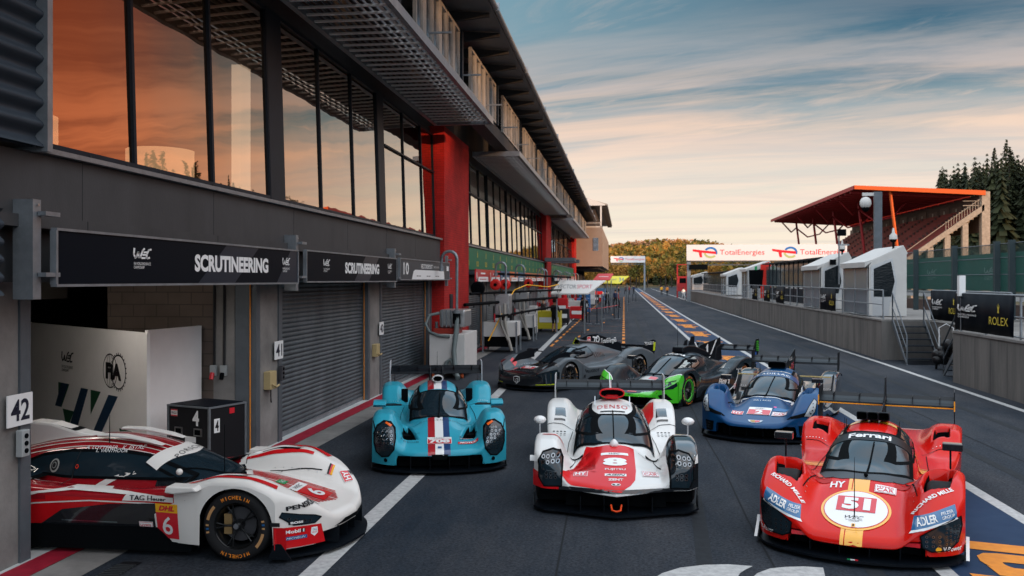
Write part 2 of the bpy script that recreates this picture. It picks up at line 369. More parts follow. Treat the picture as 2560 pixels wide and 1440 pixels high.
class Art:
    """flat artwork laid onto a Shape"""
    def __init__(a,s): a.s=s; a.k=0
    def _put(a,mb,vs,fs,proj,m,off,step,**k):
        vs,fs=cutmesh(vs,fs,step); off+=getattr(a,'off0',0)
        if not vs: return
        A=np.array(vs); P={'top':a.s.top,'front':a.s.frontp,'side':a.s.sidep}[proj](A[:,0],A[:,1],off=off,**k)
        mb.raw(P,fs,m,True)
    def poly(a,mb,pts,proj,m,off=.004,step=.03,mirror=False,**k):
        a._put(mb,pts,[tuple(range(len(pts)))],proj,m,off,step,**k)
        if mirror:
            if proj=='side': k2=dict(k); k2['sg']=-k.get('sg',1); a._put(mb,pts,[tuple(range(len(pts)))],proj,m,off,step,**k2)
            else: a._put(mb,[(-p[0],p[1]) for p in pts],[tuple(range(len(pts)))],proj,m,off,step,**k)
    def band(a,mb,line,w,proj,m,off=.004,step=.04,mirror=False,**k):
        """stripe along a polyline of half width w (or list)"""
        n=len(line); L=[];Rr=[]
        for i,(x,y) in enumerate(line):
            a0=line[max(0,i-1)]; b0=line[min(n-1,i+1)]; dx,dy=b0[0]-a0[0],b0[1]-a0[1]; l=math.hypot(dx,dy); ww=w[i] if isinstance(w,(list,tuple)) else w
            L.append((x-dy/l*ww,y+dx/l*ww)); Rr.append((x+dy/l*ww,y-dx/l*ww))
        vs=L+Rr; fs=[(i,i+1,n+i+1,n+i) for i in range(n-1)]
        a._put(mb,vs,fs,proj,m,off,step,**k)
        if mirror:
            if proj=='side': k2=dict(k); k2['sg']=-k.get('sg',1); a._put(mb,vs,fs,proj,m,off,step,**k2)
            else: a._put(mb,[(-p[0],p[1]) for p in vs],fs,proj,m,off,step,**k)
    def text(a,mb,t,c,w,h,proj,m,off=.007,rot=0,flip=1,step=.08,**k):
        """c centre in artwork coordinates. On 'top', text reads from the nose; x mirrored so it reads right"""
        tk={q:k.pop(q) for q in list(k) if q in('bold','shear','spacing','lsp','align')}
        vs,fs=fit_text(t,w,h,**tk); cr,sr=math.cos(rot),math.sin(rot)
        vs=[(c[0]+flip*(x*cr-y*sr),c[1]+x*sr+y*cr) for x,y in vs]
        a._put(mb,vs,fs,proj,m,off,step,**k)
def rect(cx,cy,w,h,rot=0):
    c,s=math.cos(rot),math.sin(rot); return [(cx+x*c-y*s,cy+x*s+y*c) for x,y in ((-w/2,-h/2),(w/2,-h/2),(w/2,h/2),(-w/2,h/2))]
def rrect(cx,cy,w,h,r,n=5,rot=0):
    pts=[]; c,s=math.cos(rot),math.sin(rot)
    for k,(sx,sy) in enumerate(((1,1),(-1,1),(-1,-1),(1,-1))):
        for i in range(n+1):
            t=math.pi/2*(k+i/n); pts.append((sx*(w/2-r)+r*math.cos(t),sy*(h/2-r)+r*math.sin(t)))
    return [(cx+x*c-y*s,cy+x*s+y*c) for x,y in pts]
# materials
BLK=mat('carbon_black',(.003,.005,.008),.4,spec=.16)
MBLK=mat('matte_black',(.002,.003,.004),.8,spec=.06)
GLS=mat('car_glass',(.010,.020,.028),.05,spec=.45)
GLR=mat('rubber',(.012,.012,.013),.75,rvar=.1,vscale=8)
RIM=mat('rim_black',(.010,.011,.012),.28,metal=.4,coat=.5)
LED=mat('led_chrome',(.22,.24,.26),.25,metal=1.)
WHT=mat('decal_white',(.78,.78,.77),.35,coat=.6)
RED_=mat('decal_red',(.62,.018,.03),.35,coat=.6)
YEL=mat('decal_yellow',(.85,.42,.02),.4)
ORG=mat('decal_orange',(.80,.24,.02),.45)
DBL=mat('decal_blue',(.01,.09,.25),.4)
DKT=mat('decal_black',(.012,.012,.014),.4)
SIL=mat('bare_metal',(.55,.56,.58),.3,metal=1.)
def paint(name,col,rough=.28,var=.05,metal=.0): return mat(name,col,rough,coat=.30,spec=.06,var=var,vscale=1.2,metal=metal)
def make_wheel(parent,x,y,sg,ring=None,txt=ORG,front=True,txt2='MICHELIN',rimm=None,spokes=10):
    """sg=+1: outer face toward +x"""
    w=thing('wheel',None or 'w','w'); del w['label']; del w['category']; w.parent=parent; w.location=(x,y,.352)
    rm=rimm or RIM
    wd=.16
    t=MB(); ro,ri=.352,.232
    pr=[(ri,-wd+.01),(ri+.03,-wd-.004),(ro-.04,-wd-.012),(ro-.012,-wd+.012),(ro,-wd+.04),(ro,wd-.04),(ro-.012,wd-.012),(ro-.04,wd+.012),(ri+.03,wd+.004),(ri,wd-.01),(ri-.01,wd-.06),(ri-.01,-wd+.06),(ri,-wd+.01)]
    t.lathe(pr,GLR,48,'x')
    # sidewall writing on the outer face
    X=sg*(wd+.0125); rr=.292
    def arc(tt,a_mid,m,hh=.036,cw=.034):
        n=len(tt)
        for i,ch in enumerate(tt):
            if ch==' ': continue
            a=a_mid-(i-(n-1)/2)*cw/rr*1.15
            vs,fs=fit_text(ch,cw*.82 if ch!='I' else cw*.25,hh,bold=.02)
            P=[]
            for u,vv in vs:
                r=rr+vv; b=a-u/rr; P.append((X,-sg*0+ (r*math.cos(b))*(-sg)*(-1) if False else r*math.cos(b)*sg, r*math.sin(b)))
            t.raw(P,fs,m)
    arc(txt2,R(90),txt); arc(txt2,R(-90)+0,txt)
    def wedge(r0,r1,a0,a1,m,n=14,xo=0):
        A=[((X+sg*xo),r0*math.cos(a0+(a1-a0)*i/n),r0*math.sin(a0+(a1-a0)*i/n)) for i in range(n+1)]; B=[((X+sg*xo),r1*math.cos(a0+(a1-a0)*i/n),r1*math.sin(a0+(a1-a0)*i/n)) for i in range(n+1)]
        t.raw(A+B,[(i,i+1,n+2+i,n+1+i) for i in range(n)],m)
    tan=mat('tyre_gold',(.45,.24,.10),.6)
    wedge(.276,.306,R(12),R(42),tan); wedge(.276,.306,R(192),R(222),tan)
    for k in range(3):
        wedge(.276,.306,R(-14+k*7),R(-10.5+k*7),DBL if k%2 else tan); wedge(.276,.306,R(166+k*7),R(169.5+k*7),DBL if k%2 else tan)
    if ring: wedge(.226,.250,0,2*math.pi,ring,40,-.006)
    t.build('tyre',w,fixn=False)
    r=MB(); xo=sg*(wd-.05)
    r.lathe([(.225,sg*(wd-.012)),(.218,sg*(wd-.02)),(.20,sg*(wd-.09)),(.20,-sg*.12)],rm,40,'x')
    if ring: r.lathe([(.224,sg*(wd-.008)),(.205,sg*(wd-.012)),(.203,sg*(wd-.03))],ring,40,'x')
    # spokes: Y shaped pairs
    for k in range(spokes):
        a=2*math.pi*k/spokes
        for d in (-.13,.13):
            p=(sg*(wd-.045),.05*math.cos(a),.05*math.sin(a)); q=(sg*(wd-.02),.21*math.cos(a+d),.21*math.sin(a+d)); mid=(sg*(wd-.03),.12*math.cos(a+d*.3),.12*math.sin(a+d*.3))
            r.tube([p,mid,q],[.012,.009,.010],rm,6)
    r.cyl((sg*.02,0,0),(sg*(wd-.03),0,0),.055,rm,16); r.cyl((sg*(wd-.03),0,0),(sg*(wd-.005),0,0),.028,SIL,12)
    r.build('rim',w,fixn=False)
    d=MB(); d.cyl((sg*.015,0,0),(sg*.045,0,0),.17,mat('brake_carbon',(.05,.05,.055),.5),32); d.box(sg*.0,sg*.07,.08,.16,-.1,.1,mat('caliper',(.42,.27,.12),.4,metal=.6)) 
    d.build('brake_disc',w,fixn=False)
    return w
def glass_patch(A,parent,name,pts,proj,off=.006,border=None,m=None,step=.04,sub=None,**k):
    g=MB(); A.poly(g,pts,proj,m or GLS,off,step,**k)
    if border:
        P=pts+[pts[0]]
        A.band(g,P,border,proj,MBLK,off+.002,step,**k)
    return g.build(name,parent,fixn=False)
def headlight(A,parent,pts,proj,lamps,m=None,rim=.012,off=.006,r=.022,**k):
    """pts outline for the +x side; lamps list of (a,b); built for both sides"""
    for sg in (1,-1):
        g=MB()
        if proj=='side': kk=dict(k,sg=sg); q=pts; lm=lamps
        else: kk=k; q=[(sg*p[0],p[1]) for p in pts]; lm=[(sg*p[0],)+tuple(p[1:]) for p in lamps]
        A.poly(g,q,proj,m or GLS,off,.03,**kk); A.band(g,q+[q[0]],rim,proj,MBLK,off+.003,.03,**kk)
        h=g.build('headlight',parent,fixn=False)
        l=MB()
        for p in lm:
            rr=p[2] if len(p)>2 else r
            A.poly(l,ring_pts(p[0],p[1],rr,rr,12),proj,LED,off+.004,.2,**kk)
            A.poly(l,ring_pts(p[0],p[1],rr*.5,rr*.5,8),proj,MBLK,off+.0055,.2,**kk)
        if lm: l.build('lamp',h,fixn=False)
def plate(mb_list,A,parent,txt,c,w,h,proj,rot=0,name='number_panel',top=True,tw=.8,flip=1,o=.008,**k):
    g=MB()
    r=lambda cx,cy,ww,hh:[(c[0]+(x*math.cos(rot)-y*math.sin(rot))*flip,c[1]+x*math.sin(rot)+y*math.cos(rot)) for x,y in rect(cx,cy,ww,hh)]
    if top:
        A.poly(g,r(0,0,w,h),proj,WHT,.008,.04,**k); A.poly(g,r(0,-h*.14,w*.95,h*.66),proj,RED_,.011,.04,**k)
        A.text(g,txt,(c[0]+flip*h*.14*math.sin(rot),c[1]-h*.14*math.cos(rot)),w*tw,h*.54,proj,WHT,.014,rot,flip,bold=.05,**k)
        A.text(g,'WEC',(c[0]-flip*h*.34*math.sin(rot),c[1]+h*.34*math.cos(rot)),w*.4,h*.13,proj,DKT,.012,rot,flip,shear=.4,**k)
    else:
        A.poly(g,r(0,0,w,h),proj,RED_,o,.04,**k); A.text(g,txt,c,w*tw,h*.8,proj,WHT,o+.004,rot,flip,bold=.06,**k)
    return g.build(name,parent,fixn=False)
def hypercar_badge(g,A,c,w,h,proj,rot=0,flip=1,red=False,**k):
    r=lambda cx,cy,ww,hh:[(c[0]+(x*math.cos(rot)-y*math.sin(rot))*flip,c[1]+x*math.sin(rot)+y*math.cos(rot)) for x,y in rect(cx,cy,ww,hh)]
    A.poly(g,r(0,0,w,h),proj,WHT,.008,.05,**k)
    A.poly(g,r(0,0,w*.95,h*.93),proj,RED_,.0095,.05,**k); A.poly(g,r(0,0,w*.91,h*.87),proj,WHT,.011,.05,**k)
    q=lambda dy:(c[0]-flip*dy*math.sin(rot),c[1]+dy*math.cos(rot))
    A.text(g,'HYPER',q(h*.2),w*.8,h*.26,proj,RED_,.013,rot,flip,bold=.01,**k); A.text(g,'CAR',q(-h*.16),w*.8,h*.4,proj,RED_,.013,rot,flip,bold=.025,**k)
def hy_badge(g,A,c,w,h,proj,rot=0,flip=1,**k):
    r=lambda cx,cy,ww,hh:[(c[0]+(x*math.cos(rot)-y*math.sin(rot))*flip,c[1]+x*math.sin(rot)+y*math.cos(rot)) for x,y in rect(cx,cy,ww,hh)]
    A.poly(g,r(0,0,w,h),proj,WHT,.008,.05,**k); A.poly(g,r(0,0,w*.94,h*.92),proj,RED_,.0095,.05,**k); A.text(g,'HY',c,w*.76,h*.62,proj,WHT,.012,rot,flip,bold=.03,**k)
def base_car(name,label,loc,rz,S,body,art=None,mirror=None,wheels={},splm=None,pod=None,NU=120,NV=230,nowin=False,strake=True,ends=True):
    """chassis common to every entry; returns root, art helper"""
    root=thing(name,label,'race car',loc,rz); A=Art(S); mb=MB(); S.mesh(mb,body,MBLK,NU,NV)
    if art: art(mb,A)
    SM=mat('panel_gap',(.006,.006,.007),.8,spec=.05)
    for sg in (1,-1):
        for ln in ([(.56,-1.95),(.50,-1.5),(.50,-1.35)],[(.60,-1.02),(.80,-.98),(.97,-1.0)],[(.52,.75),(.75,.80),(.97,.82)],[(.62,-.9),(.62,.0),(.58,.7)],[(.30,-1.42),(.50,-1.50)]):
            A.band(mb,[(sg*a,b) for a,b in ln],.0045,'top',SM,.0065,.08)
        for i in range(7): A.poly(mb,ring_pts(sg*.53,-2.0+.1*i,.006,.006,6),'top',SIL,.0075,.1); A.poly(mb,ring_pts(sg*(.66+.04*i),-1.05,.006,.006,6),'top',SIL,.0075,.1); A.poly(mb,ring_pts(sg*(.66+.04*i),.85,.006,.006,6),'top',SIL,.0075,.1)
        A.band(mb,[(-1.05,.60),(-1.03,.3),(-1.05,.16)],.0045,'side',SM,.006,.08,sg=sg); A.band(mb,[(.95,.62),(.97,.4),(.95,.18)],.0045,'side',SM,.006,.08,sg=sg)
    mb.build('body',root,fixn=False)
    u=MB(); u.box(-.60,.60,-2.2,2.25,.08,.34,MBLK); u.box(-.90,.90,-1.08,1.08,.06,.30,MBLK); u.box(-.93,.93,2.0,2.3,.10,.30,MBLK)
    u.box(-.60,.60,-1.6,2.2,.34,.42,MBLK) 
    if strake:
        for x in (-.42,-.14,.14,.42): u.box(x-.004,x+.004,-2.46,-2.2,.08,.25,BLK)
    u.build('underbody',root)
    # pod inner walls
    for sg in (1,-1):
        x=sg*(S.podx+.03); yf=float(S.f_front(abs(x)))
        p=MB(); p.box(x-.006,x+.006,yf+.02,-1.98,S.lip_f,.34,pod or body); p.build('inner_fender',root)
        for y0_,y1_,w_ in ((-2.02,-2.0,.93),(1.18,1.2,.9),(-1.16,-1.14,.9)): p=MB(); p.box(min(sg*.6,sg*w_),max(sg*.6,sg*w_),y0_,y1_,.1,.5,MBLK); p.build('inner_fender',root)
    # splitter
    s=MB(); ys=[]; xs=np.linspace(0,1.0,15)
    yo=[float(S.f_front(x))-.09+.05*x for x in xs]
    top=[(x,y) for x,y in zip(xs,yo)]; out=[(-x,y) for x,y in top[::-1]]+top[1:]+[(1.0,-1.95),(-1.0,-1.95)]
    s.prism(out,'z',.045,.068,splm or BLK)
    if ends:
        for sg in (1,-1): s.prism([(-2.16,.05),(-1.92,.05),(-1.98,.20),(-2.05,.20)],'x',sg*.985,sg*.997,splm or BLK)
    s.build('splitter',root)
    for i,(y,fr) in enumerate(((-1.575,True),(1.575,False))):
        for sg in (1,-1): make_wheel(root,sg*.81,y,sg,front=fr,**wheels)
    return root,A
def rear_wing(root,half=.9,y=2.25,z=.98,chord=.30,m=None,ep=None,epm=None,ep_poly=None,edge=None,edgem=None,inner=True,sweep=0,flap=False,name='rear_wing',neck=True,neckx=(0,),neckm=None):
    m=m or BLK; w=MB()
    prof=[(0,-.02),(.02,.015),(.10,.045),(.22,.07),(chord,.115),(chord,.105),(.2,.045),(.08,-.005),(.02,-.028)]
    w.prism([(y+a,z+b) for a,b in prof],'x',-half,half,m)
    if flap: w.prism([(y+chord-.02+a*.35,z+.065+b*1.2+a*.25) for a,b in prof],'x',-half,half,m)
    if edge: w.box(-half,half,y-.004,y+.001,z-.022,z-.006,edge)
    for k in range(5):
        x=-half+half*2*(k+.5)/5; w.box(x-.003,x+.003,y+.05,y+chord,z+.03,z+.118,BLK)
    r=w.build(name,root)
    P=ep_poly or [(y-.10,z-.30),(y+.28,z-.30),(y+chord+.10,z-.05),(y+chord+.10,z+.16),(y-.02,z+.16),(y-.10,z+.05)]
    for sg in (1,-1):
        e=MB(); e.prism(P,'x',sg*half,sg*(half+.014),epm or m)
        if edgem: e.box(min(sg*half,sg*(half+.016)),max(sg*half,sg*(half+.016)),y-.11,y-.08,z-.04,z+.10,edgem)
        e.build('endplate',r)
    if neck:
        n=MB()
        for x in neckx: n.tube([(x,y-.35,.66),(x,y-.2,z+.05),(x,y+.02,z+.10),(x,y+.12,z+.04)],.018,neckm or m,6)
        n.build('wing_mount',root)
    return r
def mirrors(root,pos,style,m,stalk=BLK):
    for sg in (1,-1):
        g=MB(); x,y,z=pos
        if style=='ball': 
            g.ball((sg*x,y,z),.085,m,16,.62); g.box(sg*x-.008,sg*x+.008,y-.01,y+.02,z-.26,z-.03,stalk)
        elif style=='box':
            g.box(sg*x-.10,sg*x+.10,y-.06,y+.06,z-.035,z+.045,m); g.box(sg*(x-.02)-.01,sg*(x-.02)+.01,y-.015,y+.015,z-.24,z-.03,stalk)
        else:
            g.prism([(y-.14,z),(y-.08,z+.05),(y+.12,z+.055),(y+.13,z-.03),(y-.06,z-.04)],'x',sg*(x-.10),sg*(x+.10),m); g.box(min(sg*(x-.35),sg*x),max(sg*(x-.35),sg*x),y-.03,y+.03,z-.03,z-.005,stalk)
        g.build('mirror',root,bevel=.012 if style!='ball' else 0)
def fin(root,pts,m,t=.012,name='shark_fin',art=None):
    g=MB(); g.prism(pts,'x',-t/2,t/2,m)
    if art: art(g)
    return g.build(name,root)
def scoop(root,c,w,h,d,m,inm=None,n=20,p=2.6,wall=.02,back=None):
    """tube like air intake opening toward the nose at c=(y,z)"""
    y,z=c; inm=inm or MBLK; g=MB()
    def ringp(w_,h_,y_,z_): 
        o=[]
        for i in range(n):
            t=2*math.pi*i/n; a,b=math.cos(t),math.sin(t); o.append((math.copysign(abs(a)**(2/p),a)*w_/2,y_,z_+math.copysign(abs(b)**(2/p),b)*h_/2))
        return o
    bz=z if back is None else back
    A=ringp(w,h,y,z); B=ringp(w*1.02,h*1.05,y+.03,z); C=ringp(w*.55,h*.5,y+d,bz); D=ringp(w-2*wall,h-2*wall,y-.004,z); E_=ringp(w-2.6*wall,h-2.6*wall,y+.12,z)
    st=lambda P,Q,mm,sm=True: g.raw(P+Q,[(i,(i+1)%n,n+(i+1)%n,n+i) for i in range(n)],mm,sm)
    st(D,A,m); st(A,B,m); st(B,C,m); st(D,E_,inm); g.raw(E_,[tuple(range(n))],inm)
    return g.build('roof_scoop',root,fixn=False)
def wiper(par,S,p0,p1,h=.02,m=None):
    g=MB(); pts=[]
    for i in range(9):
        t=i/8; x=p0[0]+(p1[0]-p0[0])*t; y=p0[1]+(p1[1]-p0[1])*t; pts.append((x,y,float(S.H(x,y))+h))
    g.tube(pts,.008,m or MBLK,6); g.ball(pts[0],.022,m or MBLK,8); g.build('wiper',par)
def antenna(root,S,x,y,h,m=None,r=.004,lean=0):
    g=MB(); z=float(S.H(x,y)); g.cyl((x,y,z-.01),(x,y+lean,z+h),r*1.6,m or MBLK,6,r2=r*.5); g.build('antenna',root)
def cockpit_glass(root,A,S,yb=-1.28,yt=-.42,bow=.25,wfrac=.93,side=(-.85,.35),strip=None,border=.02,sidew=True,m=None):
    """windscreen from base bow to top arc, then side windows"""
    n=12; base=[];top=[]
    for i in range(n+1):
        t=-1+2*i/n; y=yb+bow*abs(t)**2.2; x=t*float(S.f_wk(y))*wfrac; base.append((x,y))
    for i in range(n+1):
        t=1-2*i/n; y=yt+bow*.55*abs(t)**2; x=t*float(S.f_wk(y))*.80; top.append((x,y))
    ws=glass_patch(A,root,'windscreen',base+top,'top',off=.008,border=border,step=.035,m=m)
    return ws
def side_window(root,A,pts,x0=.72,m=None,border=.014,sides=(1,-1)):
    for sg in sides: glass_patch(A,root,'side_window',pts,'side',off=.008,border=border,sg=sg,x0=x0,m=m)
# ================================================================ shared materials
def asphalt():
    m=mat('asphalt',(.05,.05,.055),.82); nt,N,L=nodes_of(m); b=N['Principled BSDF']; b.inputs['Specular IOR Level'].default_value=.12
    tc=N.new('ShaderNodeTexCoord')
    def noise(s,d,stretch=(1,1,1)):
        mp=N.new('ShaderNodeMapping'); mp.inputs['Scale'].default_value=stretch; L.new(tc.outputs['Object'],mp.inputs[0])
        o=N.new('ShaderNodeTexNoise'); o.inputs['Scale'].default_value=s; o.inputs['Detail'].default_value=d; o.inputs['Roughness'].default_value=.7; L.new(mp.outputs[0],o.inputs['Vector']); return o.outputs[0]
    def ramp(x,a,c0,b_,c1):
        r=N.new('ShaderNodeValToRGB'); L.new(x,r.inputs[0]); e=r.color_ramp.elements; e[0].position=a; e[0].color=c0+(1,); e[1].position=b_; e[1].color=c1+(1,); return r.outputs[0]
    def mul(a,c):
        o=N.new('ShaderNodeMixRGB'); o.blend_type='MULTIPLY'; o.inputs[0].default_value=1; L.new(a,o.inputs[1]); L.new(c,o.inputs[2]); return o.outputs[0]
    big=ramp(noise(.45,7,(1,.3,1)),.36,(.011,.018,.028),.66,(.041,.044,.051))
    grain=ramp(noise(30,7),.30,(.25,.26,.28),.75,(2.1,2.05,1.98))
    streak=ramp(noise(1.6,4,(1,.06,1)),.3,(.82,.83,.85),.7,(1.12,1.11,1.1))
    v=N.new('ShaderNodeTexVoronoi'); v.inputs['Scale'].default_value=120; L.new(tc.outputs['Object'],v.inputs['Vector'])
    fl=ramp(v.outputs['Distance'],.0,(2.6,2.4,2.2),.2,(1,1,1))
    L.new(mul(mul(mul(big,grain),streak),fl),b.inputs['Base Color'])
    bu=N.new('ShaderNodeBump'); bu.inputs['Strength'].default_value=.5; bu.inputs['Distance'].default_value=.006; L.new(noise(90,3),bu.inputs['Height']); L.new(bu.outputs[0],b.inputs['Normal'])
    return m
def brickmat(name,c1,c2,mortar,sc=1.,bw=.22,bh=.075,axis='YZ',rough=.8):
    m=mat(name,c1,rough); nt,N,L=nodes_of(m); b=N['Principled BSDF']; tc=N.new('ShaderNodeTexCoord'); sp=N.new('ShaderNodeSeparateXYZ'); L.new(tc.outputs['Object'],sp.inputs[0]); cb=N.new('ShaderNodeCombineXYZ')
    if axis=='YZ':
        ad=N.new('ShaderNodeMath'); ad.operation='ADD'; L.new(sp.outputs[0],ad.inputs[0]); L.new(sp.outputs[1],ad.inputs[1]); L.new(ad.outputs[0],cb.inputs[0])
    else: L.new(sp.outputs[0],cb.inputs[0])
    L.new(sp.outputs[2],cb.inputs[1])
    br=N.new('ShaderNodeTexBrick'); br.inputs['Scale'].default_value=1; br.inputs['Brick Width'].default_value=bw; br.inputs['Row Height'].default_value=bh; br.inputs['Mortar Size'].default_value=.006*sc
    br.inputs['Color1'].default_value=c1+(1,); br.inputs['Color2'].default_value=c2+(1,); br.inputs['Mortar'].default_value=mortar+(1,); L.new(cb.outputs[0],br.inputs['Vector'])
    no=N.new('ShaderNodeTexNoise'); no.inputs['Scale'].default_value=1.3; no.inputs['Detail'].default_value=6; L.new(tc.outputs['Object'],no.inputs['Vector'])
    r=N.new('ShaderNodeValToRGB'); L.new(no.outputs[0],r.inputs[0]); r.color_ramp.elements[0].position=.3; r.color_ramp.elements[0].color=(.7,.7,.7,1); r.color_ramp.elements[1].position=.7; r.color_ramp.elements[1].color=(1.15,1.15,1.15,1)
    mx=N.new('ShaderNodeMixRGB'); mx.blend_type='MULTIPLY'; mx.inputs[0].default_value=1; L.new(br.outputs[0],mx.inputs[1]); L.new(r.outputs[0],mx.inputs[2]); L.new(mx.outputs[0],b.inputs['Base Color'])
    bu=N.new('ShaderNodeBump'); bu.inputs['Strength'].default_value=.5; bu.inputs['Distance'].default_value=.006; bu.invert=True; L.new(br.outputs['Fac'],bu.inputs['Height']); L.new(bu.outputs[0],b.inputs['Normal'])
    return m
def windowglass():
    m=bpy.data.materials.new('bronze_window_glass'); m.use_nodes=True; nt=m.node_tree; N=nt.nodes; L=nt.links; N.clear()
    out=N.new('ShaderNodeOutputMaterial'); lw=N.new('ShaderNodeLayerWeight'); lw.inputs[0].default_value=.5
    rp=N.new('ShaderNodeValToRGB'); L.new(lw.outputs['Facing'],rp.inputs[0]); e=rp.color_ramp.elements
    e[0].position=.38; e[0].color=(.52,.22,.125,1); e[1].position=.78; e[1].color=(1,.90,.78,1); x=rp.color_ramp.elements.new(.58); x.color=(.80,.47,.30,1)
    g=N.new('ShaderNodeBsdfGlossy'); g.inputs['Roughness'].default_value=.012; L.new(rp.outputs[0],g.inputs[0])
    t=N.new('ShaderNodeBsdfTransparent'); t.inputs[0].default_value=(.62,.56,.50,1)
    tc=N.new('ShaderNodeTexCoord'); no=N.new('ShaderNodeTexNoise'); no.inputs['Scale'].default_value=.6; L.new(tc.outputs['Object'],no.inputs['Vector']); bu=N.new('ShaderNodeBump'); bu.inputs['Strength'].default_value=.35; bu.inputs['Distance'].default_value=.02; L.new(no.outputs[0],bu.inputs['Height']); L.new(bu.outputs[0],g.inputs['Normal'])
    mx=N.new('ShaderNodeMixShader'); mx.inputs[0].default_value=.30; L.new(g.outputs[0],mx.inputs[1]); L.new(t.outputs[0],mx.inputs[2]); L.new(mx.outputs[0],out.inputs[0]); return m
ASP=asphalt()
CON=mat('concrete',(.20,.19,.18),.85,var=.3,vscale=1.5,bump=.3,bscale=30)
CONW=mat('wall_concrete',(.085,.082,.08),.85,col2=(.20,.185,.17),vscale=.9,bump=.3,bscale=20,stretch=(1,1.6,.25))
PAINTW=mat('road_paint_white',(.50,.50,.49),.7,col2=(.30,.30,.30),vscale=14)
PAINTR=mat('threshold_red',(.30,.012,.03),.6,var=.25,vscale=6)
BLUEP=mat('road_paint_blue',(.006,.024,.065),.75,col2=(.012,.034,.078),vscale=5)
ORP=mat('road_paint_orange',(.75,.27,.03),.7,col2=(.60,.20,.03),vscale=9)
GREYCL=mat('grey_cladding',(.028,.038,.050),.55,var=.12,vscale=1)
GREYST=mat('grey_steel',(.11,.125,.14),.5,metal=.3,var=.15,vscale=3)
GALV=mat('galvanised',(.24,.26,.28),.42,metal=.6,var=.2,vscale=5)
DKST=mat('dark_frame',(.006,.012,.020),.45,var=.2,spec=.15)
ROLL=mat('shutter_grey',(.085,.105,.118),.45,metal=.3,var=.3,vscale=1.1,stretch=(1,1,.4),rvar=.1)
BRK=brickmat('red_brick',(.44,.016,.014),(.36,.012,.010),(.22,.014,.014))
BLK_W=brickmat('block_wall',(.15,.115,.095),(.13,.10,.085),(.085,.07,.06),1.5,.40,.20,axis='X')
WGL=windowglass()
CLR=bpy.data.materials.new('clear_inner_face'); CLR.use_nodes=True; _n=CLR.node_tree.nodes; _n.clear(); _t=_n.new('ShaderNodeBsdfTransparent'); _o=_n.new('ShaderNodeOutputMaterial'); CLR.node_tree.links.new(_t.outputs[0],_o.inputs[0])
SIGNB=mat('sign_black',(.003,.005,.009),.5,spec=.05); WTX=mat('sign_white',(.75,.75,.74),.5)
DGL=mat('dark_interior',(.012,.013,.015),.8)
SOF=mat('soffit_dark',(.032,.032,.034),.7,var=.15)
# ================================================================ ground and markings
g=MB(); g.box(-7000,7000,-3000,7000,-.3,0,mat('earth_green',(.06,.055,.03),.95,var=.3,vscale=.02)); tag(g.build('ground'),kind='structure')
def sheet(name,x0,x1,y0,y1,z,m,kind='structure'):
    g=MB(); g.raw([(x0,y0,z),(x1,y0,z),(x1,y1,z),(x0,y1,z)],[(0,1,2,3)],m); return tag(g.build(name),kind=kind)
g=MB(); g.raw([(-30,-60,.004),(14,-60,.004),(14,330,.004),(-30,330,.004)],[(0,1,2,3)],ASP); tag(g.build('pit_lane_road'),kind='structure')
g=MB(); g.raw([(14,-60,.006),(29,-60,.006),(29,400,.006),(14,400,.006)],[(0,1,2,3)],ASP); tag(g.build('race_track_road'),kind='structure')
sheet('garage_apron_pavement',-5.56,-5.08,-10,140,.010,CON)
sheet('garage_floor',-16,-5.86,5,28,.012,mat('garage_floor_grey',(.55,.56,.55),.4,var=.12,vscale=1.2))
g=MB(); g.raw([(-5.86,-10,.014),(-5.56,-10,.014),(-5.56,140,.014),(-5.86,140,.014)],[(0,1,2,3)],PAINTR); tag(g.build('red_threshold_line'),kind='structure')
g=MB()
for k in range(90): 
    y=4+k*.05; g.box(-4.93,-4.73,y,y+.025,.008,.02,mat('grate_steel',(.06,.065,.07),.5,metal=.5))
g.raw([(-4.93,4,.009),(-4.73,4,.009),(-4.73,8.6,.009),(-4.93,8.6,.009)],[(0,1,2,3)],DKT); tag(g.build('drain_grate'),'steel drain grate set in the asphalt before the open garage','drain')
def strip(g,pts,w,z,m):
    n=len(pts); g.raw([(x-w/2,y,z) for x,y in pts]+[(x+w/2,y,z) for x,y in pts],[(i,i+1,n+i+1,n+i) for i in range(n-1)],m)
g=MB()
strip(g,[(-2.95,2),(-2.93,13),(-3.12,25),(-3.30,38),(-3.6,60),(-3.95,92),(-4.3,150)],.22,.010,PAINTW)
strip(g,[(8.45,2),(8.45,20),(8.60,32),(8.62,300)],.16,.010,PAINTW)
tag(g.build('white_lane_lines'),kind='structure')
g=MB(); SEAM=mat('asphalt_seam',(.010,.012,.015),.9); TYR=mat('tyre_mark',(.013,.016,.020),.8,var=.3,vscale=8)
for x in (-.65,1.45,6.1): strip(g,[(x+.02*math.sin(y),y) for y in range(2,240,3)],.022,.0075,SEAM)
for x,y,l,b in ((.6,6,9,.35),(2.2,5,10,.3),(-1.4,16,14,-.4),(.35,15,16,.5),(5.6,12,30,-.2),(7.3,14,40,.1),(5.2,30,50,.1),(6.8,45,60,-.1),(1.1,34,40,-.3)): strip(g,[(x+b*math.sin(k/12*1.6),y+l*k/12) for k in range(13)],.16,.0065,TYR)
tag(g.build('asphalt_seams_and_marks'),kind='structure')
g=MB(); strip(g,[(3.05,-5),(3.05,310)],.17,.012,PAINTW); strip(g,[(4.62,-5),(4.62,310)],.17,.012,PAINTW); g.raw([(3.13,-5,.010),(4.54,-5,.010),(4.54,310,.010),(3.13,310,.010)],[(0,1,2,3)],BLUEP); tag(g.build('blue_strip_marking'),kind='structure')
g=MB(); vs,fs=fit_text('Jupiler',4.9,1.15,bold=.045,shear=.2)
ds=[8.2+8.05*i for i in range(26)]
